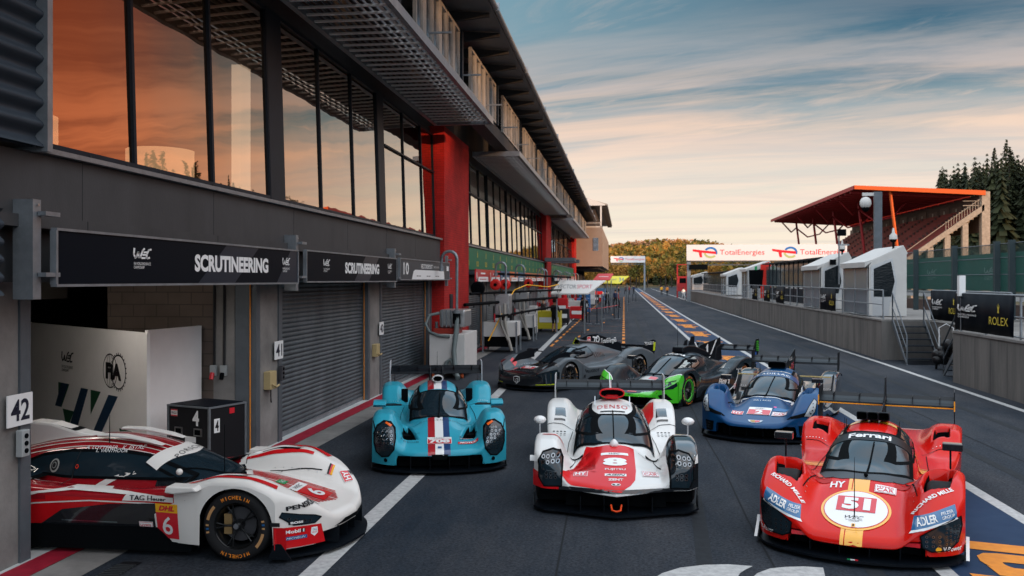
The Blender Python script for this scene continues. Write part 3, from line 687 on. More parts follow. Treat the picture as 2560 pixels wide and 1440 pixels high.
for y in ds: g.raw([(3.83+b,y-a,.016) for a,b in vs],fs,ORP)
tag(g.build('orange_strip_lettering'),kind='structure')
# orange pit box outlines
g=MB()
def seg(a,b,w,m=ORP,z=.012):
    a=Vector(a+(z,));b=Vector(b+(z,)); d=(b-a).normalized(); n=Vector((-d.y,d.x,0))*w/2; g.raw([a-n,b-n,b+n,a+n],[(0,1,2,3)],m)
y=38.2
while y<150:
    seg((-.02,y),(-.02,y+1.5),.13); seg((-3.05,y+.4),(-3.05,y+1.9),.11); y+=2.6
for y in (38.3,42.5,49,56,63,72,83,96): seg((-3.0,y),(0,y),.045)
for (x,y) in ((-2.2,45),(-1.3,60),(-.9,74),(-2.0,51)): seg((x,y),(x,y+1.2),.10)
seg((-1.3,51),(-.4,51.3),.05,RED_,.014)
tag(g.build('orange_pit_box_lines'),kind='structure')
# white painted emblem at the bottom of the frame
def G(px,py,z=0):
    d=2300*(2.8-z)/(py-700); xc=(px-1280)/2300*d; c,s=math.cos(TH),math.sin(TH); return (xc*c-d*s,xc*s+d*c)
g=MB()
for P in ([(1655,1436),(1700,1422),(1760,1415),(1820,1413.5),(1882,1418),(1862,1428),(1850,1436),(1830,1470),(1600,1470)],[(1893,1436),(1925,1424),(1965,1420),(2010,1419),(2058,1422),(2062,1440),(2066,1475),(1850,1475)]):
    g.raw([G(a,b)+(.012,) for a,b in P],[tuple(range(len(P)))],PAINTW)
tag(g.build('white_painted_emblem_marking'),kind='structure')
# ================================================================ pit building
S0,SP=8.56,6.6                      # garage rhythm along Y
PB=thing('pit_building','long grey pit building with bronze windows, brick piers and louvred sunshades','building',(-6,0,0))
def P(mb,name,**k):
    mb.v=[(a+6,b,c) for a,b,c in mb.v]; return mb.build(name,PB,**k)
def BX(name,m,*bs,**k):
    g=MB()
    for b in bs: g.box(*b,m)
    return P(g,name,**k)
PIERS=[(27.9,32.4),(65.2,69.8),(102.5,107)]
BAYS=[(8.52,27.8),(32.45,65.15),(69.85,102.45)]
BX('rear_wall',mat('garage_rear',(.10,.10,.10),.8),(-16.3,-16,-14,140,0,9.3)); BX('end_wall',GREYCL,(-16,-5.9,138,138.3,0,9.3))
BX('first_floor_slab',SOF,(-16,-6.15,-14,136,2.95,3.6)); BX('second_floor_slab',SOF,(-16,-5.95,-14,136,7.0,7.5))
# near solid wall with horizontal corrugated cladding
g=MB(); ys=(-14,8.12); n=0; prof=[]
z=4.06
while z<8.6:
    for k in range(8):
        t=k/8; prof.append((-5.50+.045*math.cos(2*math.pi*t),z+.21*t))
    z+=.21
m_=len(prof); g.raw([(x,y,z) for y in ys for x,z in prof],[(i,i+1,m_+i+1,m_+i) for i in range(m_-1)],GREYCL,True); g.box(-5.9,-5.56,-14,8.10,4.06,8.6,GREYCL); P(g,'corrugated_cladding',fixn=False)
g=MB(); z=2.66; prof=[]
while z<3.4:
    for k in range(8): t=k/8; prof.append((-5.53+.03*math.cos(2*math.pi*t),z+.16*t))
    z+=.16
m_=len(prof); ys=(-14,7.62); g.raw([(x,y,z) for y in ys for x,z in prof],[(i,i+1,m_+i+1,m_+i) for i in range(m_-1)],GREYCL,True); g.box(-5.9,-5.57,-14,7.6,2.62,3.4,GREYCL); P(g,'lower_cladding',fixn=False)
BX('corner_trim',GALV,(-5.60,-5.42,8.12,8.20,4.02,8.6))
FSC=mat('fascia_grey',(.054,.054,.056),.6,var=.2,vscale=1.2,stretch=(1,1,.35),bump=.15,bscale=60)
for a,b in ((-14,27.85),(32.42,65.15),(69.85,102.4)):
    if a<0:
        BX('fascia_band',FSC,(-5.72,-5.62,a,b,3.42,4.02)); BX('fascia_ledge',FSC,(-5.72,-5.56,a,b,3.30,3.415))
        g=MB(); 
        for y in np.arange(9,27,3.1): g=MB(); g.box(-5.6195,-5.617,y,y+.008,3.42,4.02,SOF); g.box(-5.559,-5.556,y,y+.008,3.30,3.41,SOF); P(g,'fascia_joint'); g=MB()
        for y in np.arange(8.6,27.6,.75): g.cyl((-5.80,y,4.135),(-5.735,y,4.135),.014,SOF,6)
        P(g,'sill_bolt')
    else: BX('fascia_band',GREYCL,(-5.72,-5.62,a,b,3.0,3.16))
    BX('window_sill',GALV,(-5.80,-5.54,max(a,8.1),b,4.03,4.08))
BX('soffit_beam',SOF,(-6.15,-5.72,-14,27.85,2.78,3.30),(-6.15,-5.72,32.4,136,2.78,3.30))
# windows: a frame and a pane each
def win(y0,y1,z0=4.10,z1=7.30,x=-5.82,tr=None):
    f=MB(); fw=.028
    for a,b,c,d in ((y0,y0+fw,z0,z1),(y1-fw,y1,z0,z1),(y0+fw,y1-fw,z0,z0+.08),(y0+fw,y1-fw,z1-.06,z1)): f.box(x-.02,x+.045,a,b,c,d,DKST)
    if tr: f.box(x-.02,x+.07,y0+fw,y1-fw,tr-.02,tr+.02,DKST)
    f.v=[(a-.095*(c-z0)/(z1-z0)+.03,b,c) for a,b,c in f.v]
    fo=P(f,'window')
    gl=MB(); a,b,c,d=y0+fw,y1-fw,z0+.08,z1-.06; j=rnd.uniform(-.004,.004); j2=rnd.uniform(-.006,.006)
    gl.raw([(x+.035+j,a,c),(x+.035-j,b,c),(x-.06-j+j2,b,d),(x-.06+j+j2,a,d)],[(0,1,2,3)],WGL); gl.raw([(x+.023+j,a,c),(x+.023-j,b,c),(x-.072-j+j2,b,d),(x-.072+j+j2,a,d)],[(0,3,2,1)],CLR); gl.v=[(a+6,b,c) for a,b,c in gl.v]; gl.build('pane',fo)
b1=[8.52,10.30,12.40,14.50,None,15.13,17.11,19.26,21.31,None,21.86,23.91,26.10,27.79]
for a,b in zip(b1,b1[1:]):
    if a and b: win(a,b,tr=None if a<21.8 else 6.1)
def mullion(x0,x1,y0,y1):
    g=MB(); g.box(x0,x1,y0,y1,4.09,7.3,DKST); g.v=[(a-.095*(c-4.1)/3.2+.03,b,c) for a,b,c in g.v]; P(g,'mullion')
mullion(-5.84,-5.77,14.5,15.13); mullion(-5.84,-5.77,21.31,21.86)
for a,b in BAYS[1:]:
    n=15; w=(b-a)/n
    for i in range(n): win(a+w*i,a+w*(i+1),tr=6.1)
    for i in range(3,n,3): mullion(-5.775,-5.745,a+w*i-.04,a+w*i+.04)
# interior behind the first windows
INT=mat('interior_cream',(.30,.26,.21),.7); 
g=MB(); g.box(-9.3,-9.1,8,27.8,3.6,7,mat('interior_wall',(.06,.045,.04),.8)); P(g,'interior_wall')
LT=mat('drum_glow',(1.0,.66,.38),.6,emit=1.5)  # glow added to the drums behind the glass, in place of room light
for (x,y,r,z0,z1) in ((-7.5,10.7,.42,4.0,4.86),(-7.4,14.0,.52,4.0,4.88),(-7.9,15.15,.42,4.0,4.92)):
    g=MB(); g.cyl((x,y,z0),(x,y,z1),r,LT,36); o=P(g,'glow_drum')
BX('interior_column',mat('column_glow',(1.,.8,.6),.6,emit=1.3),(-7.6,-7.4,17.15,17.6,3.6,7.0))  # column is no lamp; its added glow stands in for room light
# brick piers
for a,b in PIERS:
    BX('brick_pier',BRK,(-6.6,-5.50,a,b,0,7.55))
BX('pier_recess',DKST,(-5.53,-5.47,28.75,29.2,1.7,2.35))
# columns between garages
def column(y0,y1):
    g=MB(); g.box(-6.6,-5.92,y0+.16,y1-.16,0,2.78,CON); P(g,'garage_column')
    g=MB(); g.box(-6.25,-5.895,y0,y0+.158,0,2.77,GREYST); g.box(-6.25,-5.895,y1-.158,y1,0,2.77,GREYST); P(g,'door_jamb')
    g=MB(); g.tube([(-5.99,y0-.02,0.02),(-5.99,y0-.02,2.75)],.012,ORP,6); P(g,'orange_cable')
cols=[(7.3,8.56),(14.25,15.39),(20.80,22.04),(27.4,27.9)]
for c in cols: column(*c)
for k in range(1,5): column(32.4+k*6.56-.55,32.4+k*6.56+.55)
for k in range(1,5): column(69.8+k*6.56-.55,69.8+k*6.56+.55)
def shutter(y0,y1,top=2.78):
    g=MB(); prof=[]; z=.10
    while z<top:
        prof+= [(-6.06,z),(-6.045,z+.012),(-6.035,z+.035),(-6.04,z+.062),(-6.062,z+.078)]; z+=.083
    n=len(prof); g.raw([(x,y,z) for y in (y0,y1) for x,z in prof],[(i,i+1,n+i+1,n+i) for i in range(n-1)],ROLL,True)
    s=P(g,'roller_shutter',fixn=False)
    g=MB(); g.box(-6.09,-6.02,y0,y1,0.015,.10,GALV); g.v=[(a+6,b,c) for a,b,c in g.v]; g.build('bottom_rail',s)
for a,b in ((15.39,20.80),(22.04,27.40)): shutter(a,b)
for k in range(5): shutter(32.4+k*6.56+.55*(k>0),32.4+(k+1)*6.56-.55*(k<4)); shutter(69.8+k*6.56+.55*(k>0),69.8+(k+1)*6.56-.55*(k<4))
# louvred sunshades
def canopy(y0,y1,xi=-5.55,xo=-3.88,z=7.48):
    g=MB(); 
    for x in (xi,xo): g.box(x-.05,x+.05,y0,y1,z-.09,z+.09,GALV)
    g.box(xi+.05,xo-.05,y0,y0+.10,z-.09,z+.09,GALV); g.box(xi+.05,xo-.05,y1-.10,y1,z-.09,z+.09,GALV); f=P(g,'sunshade')
    g=MB(); x=xi+.13
    while x<xo-.1:
        g.box(x-.012,x+.012,y0+.1,y1-.1,z-.03,z+.02,GREYST); x+=.135
    y=y0+.6
    while y<y1-.2:
        g.box(xi+.05,xo-.05,y-.03,y+.03,z-.065,z-.032,mat('rod_pale',(.62,.63,.62),.4)); y+=.42
    g.v=[(a+6,b,c) for a,b,c in g.v]; g.build('louvre',f)
canopy(4,26.9); canopy(33.8,65.0); canopy(70.5,102.0)
# upper gallery with glazed screens, roof and soffit
GAL=mat('gallery_panel',(.26,.25,.235),.5,var=.2,vscale=2); GG=mat('gallery_glass',(.34,.38,.42),.14,metal=.9,var=.5,vscale=1.5)
BX('gallery_parapet',SOF,(-4.75,-4.30,-14,104,7.62,8.02)); BX('gallery_back',SOF,(-6.2,-6.0,-14,104,7.5,9.4))
y=-2.
k=0
while y<103:
    w=1.62
    if k%4!=3:
        f=MB(); 
        for a,b,c,d in ((y,y+.06,8.05,9.36),(y+w-.06,y+w,8.05,9.36),(y+.06,y+w-.06,8.05,8.12),(y+.06,y+w-.06,9.28,9.36),(y+w*.40,y+w*.60,8.12,9.28)): f.box(-4.34,-4.26,a,b,c,d,GAL)
        fo=P(f,'gallery_window'); p=MB()
        for a,b in ((y+.06,y+w*.40),(y+w*.60,y+w-.06)): p.box(-4.32,-4.30,a,b,8.12,9.28,GG)
        p.v=[(a+6,b,c) for a,b,c in p.v]; p.build('pane',fo)
    else: BX('gallery_post',DKST,(-4.40,-4.22,y+.05,y+.25,8.03,9.36))
    y+=w+.10; k+=1
for i in range(24): BX('bracket_arm',GALV,(-4.26,-3.75,3+i*4.2,3.04+i*4.2,8.2,8.24)) if 3+i*4.2<103 else None
# roof sheet with rafters
g=MB(); g.prism([(-17,10.6),(-3.28,9.62),(-3.28,9.76),(-17,10.8)],'y',-14,107,mat('roof_metal',(.16,.165,.17),.5,metal=.4,var=.1)); 
P(g,'roof')
g=MB(); g.cyl((-3.22,-14,9.68),(-3.22,107,9.68),.07,GALV,8); 
for y in range(2,107,7): g.box(-3.26,-3.12,y,y+.03,9.60,9.80,GALV)
P(g,'gutter')
for i in range(60):
    g=MB(); y=-10+i*1.95; 
    if y<106: g.prism([(-6.0,9.62),(-4.4,9.40),(-3.4,9.50),(-3.4,9.60),(-6,9.8)],'y',y,y+.09,SOF); P(g,'rafter')
# small concrete balcony slabs near the second pier
BX('balcony_slab',GREYST,(-5.49,-3.4,64.0,66.0,4.1,4.35)); BX('balcony_slab',GREYST,(-5.49,-3.4,70.0,71.5,4.1,4.35))
# green sponsor band on the fascia
GRN=mat('band_green',(.0,.135,.065),.5,var=.08); GLD=mat('band_gold',(.62,.48,.06),.5)
for (a,b) in ((32.42,65.1),(69.85,102.4)):
    g=MB(); g.box(-5.615,-5.585,a,b,3.18,4.0,GRN); bo=P(g,'green_banner'); t=MB()
    n=15
    for i in range(n):
        y=a+(b-a)*(i+.15)/n
        put_text(t,'ROLEX',.55,.20,(.418,y,3.42),(0,1,0),(0,0,1),GLD,bold=.01)
        put_poly(t,[(-.06,.0),(.06,.0),(.04,.10),(.075,.24),(.03,.16),(0,.30),(-.03,.16),(-.075,.24),(-.04,.10)],(.418,y,3.66),(0,1,0),(0,0,1),GLD)
    t.build('banner_lettering',bo,fixn=False)
# ================================================================ garage interior, open door
g=MB(); g.box(-8.45,-6.62,14.25,14.45,0,2.95,BLK_W); g.box(-6.62,-6.26,14.25,14.40,0,2.95,CON); P(g,'block_wall')
BX('side_wall',mat('garage_side_white',(.6,.6,.6),.8),(-16,-6.2,7.2,7.3,0,2.95)); BX('ceiling_duct',mat('duct_dark',(.04,.035,.03),.7),(-12,-9,8,14,2.5,2.9))
for x in (-6.55,-6.38):
    g=MB(); g.tube([(x-.05,14.235,2.9),(x-.05,14.235,1.42)],.022,mat('conduit_dark',(.02,.02,.022),.5),8); P(g,'conduit')
    g=MB(); g.box(x-.10,x+.0,14.17,14.245,1.25,1.42,mat('socket_grey',(.34,.36,.36),.5)); g.cyl((x-.05,14.16,1.30),(x-.05,14.12,1.20),.035,RED_ if x<-6.5 else MBLK,10); P(g,'wall_socket',bevel=.008)
for y in (9.6,12.2):
    g=MB(); g.box(-8.4,-7.0,y-.09,y+.09,2.86,2.93,mat('lamp_housing',(.5,.5,.5),.5)); lo=P(g,'ceiling_lamp'); g=MB(); g.box(-8.35+6,-7.05+6,y-.04,y+.04,2.825,2.855,mat('lamp_tube',(1,.93,.84),.5,emit=26)); g.build('tube',lo)
# white partition with printed emblems
pw=mat('partition_white',(.85,.82,.80),.6,var=.03); 
PT=thing('partition_wall','white angled partition with championship and federation emblems inside the open garage','partition',(-6.95,12.75,0))
def PP(g,n,**k): g.v=[(a+6.95,b-12.75,c) for a,b,c in g.v]; return g.build(n,PT,**k)
A_=Vector((-6.95,12.75,0)); B_=Vector((-11.1,15.9,0)); C_=Vector((-6.80,14.2,0))
def slab(p,q,z0,z1,t,m,name):
    d=(q-p).normalized(); n=Vector((-d.y,d.x,0))*t; g=MB(); vs=[]
    for z in (z0,z1): vs+=[p+Vector((0,0,z)),q+Vector((0,0,z)),q+n+Vector((0,0,z)),p+n+Vector((0,0,z))]
    g.raw(vs,[(0,1,2,3),(4,5,6,7),(0,1,5,4),(1,2,6,5),(2,3,7,6),(3,0,4,7)],m); return PP(g,name)
slab(A_,B_,0,2.02,-.05,pw,'front_panel'); slab(A_+Vector((.004,.03,0)),C_,0,2.06,.05,pw,'side_panel')
ux=(A_-B_).normalized(); uz=Vector((0,0,1)); nn=ux.cross(uz)
def onp(t,z): return A_-ux*t+uz*z+nn*.004
PG=mat('print_green',(.012,.07,.03),.5); PN=mat('print_navy',(.012,.035,.075),.5)
g=MB()
put_wec(g,.50,.30,onp(3.05,1.48),ux,uz,DKT,.0,thick=.085)
put_ring(g,.17,0,.27,.27,.022,onp(1.15,1.38),ux,uz,DKT,.0); put_ring(g,-.14,0,.27,.27,.016,onp(1.15,1.38),ux,uz,DKT,.002); put_ring(g,-.14,0,.13,.27,.010,onp(1.15,1.38),ux,uz,DKT,.004)
put_poly(g,rect(-.14,0,.012,.52),onp(1.15,1.38),ux,uz,DKT,.005)
put_text(g,'FiA',.58,.26,onp(1.15,1.38),ux,uz,DKT,.008,bold=.06)
for k in range(24):
    a=2*math.pi*k/24; put_poly(g,rect(.17+.285*math.cos(a),.285*math.sin(a),.03,.02,a),onp(1.15,1.38),ux,uz,DKT,.001)
for t,m,q in ((3.6,PN,[(0,0),(.25,0),(.6,.42),(.3,.42)]),(3.3,PG,[(.0,.0),(.35,.42),(-.15,.42),(-.15,0)]),(2.9,PG,[(-.35,-.02),(.15,-.02),(-.1,-.3),(-.2,-.3)]),(2.7,PN,[(-.35,-.42),(.0,-.42),(.55,.40),(.25,.40)]),(1.9,PG,[(-.15,.0),(-.15,.40),(.25,.40)]),(1.5,PN,[(-.6,-.42),(-.3,-.42),(.5,.38),(.15,.38)]),(.75,PG,[(-.2,-.1),(.25,-.1),(.1,-.3),(-.1,-.42)])):
    put_poly(g,q,onp(t,.62),ux,uz,m,.001*t)
g2=g; PP(g2,'printed_emblems',fixn=False)
# flight case
FC=thing('flight_case','black wheeled flight case with a large 4 beside the partition','flight case',(-6.02,12.75,0),R(-20)); FC.scale=(.84,.84,.90)
g=MB(); g.box(-.47,.47,-.42,.42,.12,1.10,mat('case_black',(.012,.012,.014),.45)); g.build('case_body',FC,bevel=.01)
for sx in (-.47,.47):
    for sy in (-.42,.42): g=MB(); g.box(sx-.018,sx+.018,sy-.018,sy+.018,.11,1.11,GALV); g.build('edge_rail',FC)
g=MB(); g.box(-.49,.49,-.44,.44,1.10,1.125,GALV); g.box(-.45,.45,-.40,.40,1.125,1.135,SIGNB); g.build('lid',FC)
for x in (-.22,.22): g=MB(); g.box(x-.09,x+.09,-.435,-.42,.66,.78,SIL); g.box(x-.06,x+.06,-.445,-.435,.68,.76,MBLK); g.build('latch',FC)
g=MB(); put_text(g,'4',.15,.24,(.17,-.426,.94),(1,0,0),(0,0,1),WTX,bold=.03); put_poly(g,rect(-.33,0,.15,.11),(0,-.426,1.0),(1,0,0),(0,0,1),WTX); put_text(g,'FRAGILE',.12,.04,(-.33,-.428,1.0),(1,0,0),(0,0,1),DKT,bold=.02)
for dz in (-.045,.045): put_poly(g,rect(-.33,dz,.15,.018),(0,-.427,1.0),(1,0,0),(0,0,1),RED_)
put_poly(g,rect(0,0,.13,.22),(.476,-.25,.82),(0,1,0),(0,0,1),WTX); put_text(g,'4',.08,.17,(.478,-.25,.82),(0,1,0),(0,0,1),DKT,bold=.03); put_poly(g,rect(0,0,.12,.09),(.476,.10,1.02),(0,1,0),(0,0,1),RED_); put_poly(g,rect(0,0,.25,.09),(.05,-.427,.60),(1,0,0),(0,0,1),WTX)
g.build('sticker',FC,fixn=False)
for x in (-.38,.38):
    for y in (-.33,.33): g=MB(); g.cyl((x-.02,y,.06),(x+.02,y,.06),.055,GLR,14); g.build('caster',FC)
# ================================================================ signs on the facade
def bracket(t,y,x0=-5.62):
    g=MB(); g.box(x0,-5.42,y-.06,y+.06,2.62,3.55,GALV); g.cyl((-5.41,y,3.5),(-5.40,y,3.5),.012,SIL,6); g.v=[(a-t.location.x,b-t.location.y,c-t.location.z) for a,b,c in g.v]; g.build('bracket',t)
    g=MB()
    for z in (2.85,3.42): g.box(-5.41,-5.33,y,y+.22,z-.02,z+.02,GALV)
    g.v=[(a-t.location.x,b-t.location.y,c-t.location.z) for a,b,c in g.v]; g.build('bracket_arm',t)
def sign(name,label,y0,y1,z0,z1,fn,m=SIGNB,brs=()):
    t=thing(name,label,'sign',(-5.36,(y0+y1)/2,(z0+z1)/2),0,'name boards above the garage doors'); L_=y1-y0; H_=z1-z0
    g=MB(); g.box(-.02,.02,-L_/2,L_/2,-H_/2,H_/2,m); g.build('board',t)
    f=MB(); 
    for a,b,c,d in ((-L_/2-.02,L_/2+.02,H_/2,H_/2+.025),(-L_/2-.02,L_/2+.02,-H_/2-.025,-H_/2),(-L_/2-.03,-L_/2,-H_/2,H_/2),(L_/2,L_/2+.03,-H_/2,H_/2)): f.box(-.03,.035,a,b,c,d,GALV)
    f.build('sign_frame',t); q=MB(); fn(q,L_,H_); q.build('lettering',t,fixn=False)
    for y in brs: bracket(t,y)
UY=(0,1,0); UZ=(0,0,1)
def scr(q,L_,H_):
    put_text(q,'SCRUTINEERING',L_*.37,.22,(.024,L_*.12,.0),UY,UZ,WTX,bold=.045)
    for y,w in ((-L_*.26,.36),(L_*.42,.30)): put_wec(q,w,.20,(.024,y,.07),UY,UZ,WTX,thick=.10)
    put_poly(q,[(-L_*.05,-H_/2),(L_*.12,-H_/2),(L_*.25,H_/2),(L_*.08,H_/2)],(.022,0,0),UY,UZ,mat('sign_navy',(.008,.014,.026),.35))
    put_poly(q,[(L_*.36,-H_/2),(L_*.5,-H_/2),(L_*.5,H_/2),(L_*.45,H_/2)],(.022,0,0),UY,UZ,mat('sign_navy',(.008,.014,.026),.35))
def scr2(q,L_,H_):
    put_text(q,'SCRUTINEERING',L_*.40,.22,(.024,L_*.05,.0),UY,UZ,WTX,bold=.045)
    for y,w in ((-L_*.33,.34),(L_*.40,.34)): put_wec(q,w,.20,(.024,y,.07),UY,UZ,WTX,thick=.10)
    put_poly(q,[(-L_*.05,-H_/2),(L_*.12,-H_/2),(L_*.25,H_/2),(L_*.08,H_/2)],(.022,0,0),UY,UZ,mat('sign_navy',(.008,.014,.026),.35))
def vec(q,L_,H_):
    put_text(q,'10',.55,.30,(.024,-L_*.40,.02),UY,UZ,WTX,bold=.02); put_text(q,'VECTORSPORT',1.5,.12,(.024,-.1,.10),UY,UZ,WTX,bold=.02); put_text(q,'GRIGORI-KORZUN' if False else 'ENDURANCE',.9,.06,(.024,1.25,.10),UY,UZ,WTX)
    put_poly(q,[(-L_*.30,-H_/2),(L_*.38,-H_/2),(L_*.37,-H_*.05),(L_*.35,0),(-L_*.24,0),(-L_*.27,-H_*.08)],(.023,0,0),UY,UZ,WTX)
    for i,t in enumerate(('COLLE','ROBIN','CULLEN')) if False else enumerate(('— —','— —','— —')): put_text(q,t,.5,.02,(.026,-1.1+1.2*i,-.16),UY,UZ,DKT)
    put_poly(q,rect(L_*.46,.08,.35,.14),(.024,0,0),UY,UZ,WTX)
sign('garage_sign','long black SCRUTINEERING board over the open garage with number 42',8.14,14.62,2.76,3.27,scr,brs=(7.96,14.82))
sign('garage_sign','shorter black SCRUTINEERING board over the closed shutter of garage 41',15.05,21.25,2.78,3.29,scr2,brs=(21.46,))
sign('garage_sign','slate grey board with a white 10 above the last shutter before the brick pier',21.6,27.85,2.82,3.31,vec,mat('sign_slate',(.035,.045,.055),.4),brs=(28.05,))
def numplate(y,z,t,label):
    T=thing('number_plate',label,'sign',(-5.88,y,z),0,'garage number plates')
    g=MB(); g.box(0,.012,-.19,.19,-.155,.155,WTX); g.build('plate',T); q=MB(); put_text(q,t,.28,.21,(.015,0,0),UY,UZ,mat('plate_ink',(.012,.014,.03),.5),bold=.02); q.build('digits',T,fixn=False)
numplate(8.36,1.53,'42','white number plate reading 42 on the nearest garage column'); numplate(15.17,1.60,'41','white number plate reading 41 on a garage column'); numplate(21.9,1.62,'40','white number plate reading 40 on the column between closed shutters')
def box_on_wall(name,label,cat,y,z,m,w=.12,h=.26,d=.07,x=-5.89):
    T=thing(name,label,cat,(x,y,z)); g=MB(); g.box(0,d,-w/2,w/2,-h/2,h/2,m); g.build('box',T,bevel=.008)
    q=MB()
    for k in (-1,0,1): q.cyl((d-.002,0,k*h*.28),(d+.012,0,k*h*.28),.024,MBLK,14)
    q.build('button',T)
box_on_wall('control_box','grey three button control box below number plate 42','control box',8.38,1.20,mat('socket_grey',(.34,.36,.36),.5))
box_on_wall('control_box','dark three button control box below number plate 41','control box',15.25,1.20,mat('control_dark',(.05,.05,.055),.5))
T=thing('telephone_box','cream plastic telephone box on the column below plate 41','box',(-5.92,14.75,1.12)); g=MB(); g.box(0,.12,-.14,.14,-.14,.16,mat('cream_plastic',(.42,.32,.16),.5)); g.build('case',T,bevel=.01); g=MB(); g.tube([(.12,-.08,-.05),(.17,.0,-.10),(.17,.12,-.08)],.018,mat('cream_plastic',(.42,.32,.16),.5),8); g.tube([(.05,.05,-.14),(.05,.06,-.34),(.07,.02,-.36)],.012,MBLK,6); g.build('handset',T)
T=thing('telephone_box','cream telephone box below plate 40, between the two closed shutters','box',(-5.92,21.35,1.12)); g=MB(); g.box(0,.12,-.14,.14,-.14,.16,mat('cream_plastic',(.42,.32,.16),.5)); g.build('case',T,bevel=.01); g=MB(); g.tube([(.12,-.08,-.05),(.17,.0,-.10),(.17,.12,-.08)],.018,mat('cream_plastic',(.42,.32,.16),.5),8); g.build('handset',T)
# team boards beyond the pier
TB=[(RED_,'8','red team board with a white 8, first beyond the brick pier'),(RED_,'7','second red team board beyond the brick pier'),(mat('team_blue',(.02,.09,.20),.4),'2','dark blue team board beside the second red one'),(mat('team_orange',(.62,.13,.03),.4),'6','orange team board beside the dark blue one'),(mat('team_blue',(.02,.09,.20),.4),'5','blue team board between two orange ones')]
BD=[('salmon',(.50,.10,.05)),('amber',(.45,.16,.05)),('coral',(.5,.08,.05)),('sand',(.45,.25,.12)),('teal',(.03,.16,.2))]
k=0; y=33.0
while y<100:
    L_=3.25 if k<4 else 3.1
    if 62<y<71: y=71.
    m,num,lb=TB[k] if k<5 else (mat('team_'+BD[k%5][0],BD[k%5][1],.5),str(k+3),'%s coloured team board, number %s from the brick pier'%(BD[k%5][0],['','','','','','six','seven','eight','nine','ten','eleven','twelve','thirteen','fourteen','fifteen','sixteen','seventeen','eighteen','nineteen','twenty','twenty one','twenty two'][k]))
    t=thing('team_board',lb,'sign',(-5.36,y+L_/2,2.96),0,'team boards above the far garage doors')
    g=MB(); g.box(-.02,.02,-L_/2,L_/2,-.22,.24,m); g.build('board',t)
    q=MB(); put_text(q,num,.16,.26,(.024,-L_/2+.25,0),UY,UZ,WTX,bold=.03); put_poly(q,[(-L_*.36,-.22),(L_*.46,-.22),(L_*.44,-.04),(-L_*.30,-.04)],(.023,0,0),UY,UZ,WTX); put_poly(q,rect(.1,.09,L_*.36,.06),(.023,0,0),UY,UZ,WTX); put_poly(q,rect(.1,-.13,L_*.5,.03),(.026,0,0),UY,UZ,m); q.build('lettering',t,fixn=False)
    y+=L_+.12; k+=1
# ================================================================ control building further on
CLAD=mat('tower_cladding',(.27,.22,.18),.6,var=.08,vscale=1)
CT=thing('control_tower','beige clad race control block jutting out over the far pit lane','building',(-4,105,0))
def C2(g,n,**k): g.v=[(a+4,b-105,c) for a,b,c in g.v]; return g.build(n,CT,**k)
g=MB(); z=4.4
while z<8.9: g.box(-9,-2.48,107.1,150,z,z+.20,CLAD); g.box(-9,-2.52,107.14,149.9,z+.20,z+.25,CLAD); z+=.25
C2(g,'cladding'); g=MB(); g.box(-9,-3,109,150,4.1,4.4,SOF); C2(g,'underside')
g=MB(); g.box(-3.55,-2.95,107.05,107.1,6.2,7.7,GG); C2(g,'window')
WT=mat('tower_white',(.55,.52,.47),.5)
g=MB(); 
for x in (-6.2,-4.6,-2.75): g.box(x,x+.18,107.3,107.5,8.9,11.5,WT)
g.box(-6.2,-2.6,107.3,107.45,8.92,9.05,WT); g.box(-6.2,-2.6,107.3,107.36,9.4,9.46,WT); g.prism([(-6.4,11.45),(-2.2,11.45),(-2.2,11.6),(-4.3,12.4),(-6.4,11.6)],'y',107.2,107.6,WT); C2(g,'balcony')
g=MB(); g.box(-9,-3.4,109.5,148,8.92,11.4,mat('tower_dark',(.05,.04,.035),.6)); C2(g,'upper_storey'); g=MB(); g.prism([(-9,11.5),(-1.9,11.5),(-1.9,11.65),(-4.5,12.4),(-9,12.4)],'y',107.6,150,mat('tower_roof',(.25,.23,.2),.6)); C2(g,'roof')
g=MB()
for i in range(20): g.box(-2.6,-1.95,108+i*2.1,108.2+i*2.1,11.2,11.5,SOF)
C2(g,'rafter')
# ================================================================ pit wall side
WX=8.95
def pitwall(name,y0,y1,h=1.36):
    t=thing('pit_wall',name,'wall',(WX,(y0+y1)/2,0)); L_=y1-y0
    g=MB(); g.box(0,4.9,-L_/2,L_/2,0,h,CONW); 
    y=-L_/2+.9
    while y<L_/2: g.box(-.002,.006,y-.008,y+.008,0,h-.06,mat('joint_dark',(.05,.05,.05),.9)); y+=1.0
    g.box(-.03,4.9,-L_/2,L_/2,h+.002,h+.06,CON); g.build('wall_body',t); return t
pitwall('concrete pit wall nearest the camera with vertical joints',-6,26.5)
pitwall('long concrete pit wall beyond the steel steps with vertical joints',33.5,72)
pitwall('far concrete pit wall beyond the second steps',75.5,130,1.25)
T=thing('recessed_wall','set back concrete wall in the gap behind the steel steps','wall',(11.2,30,0)); g=MB(); g.box(-.6,2.6,-3.5,3.5,0,1.36,CONW); g.build('wall_body',T)
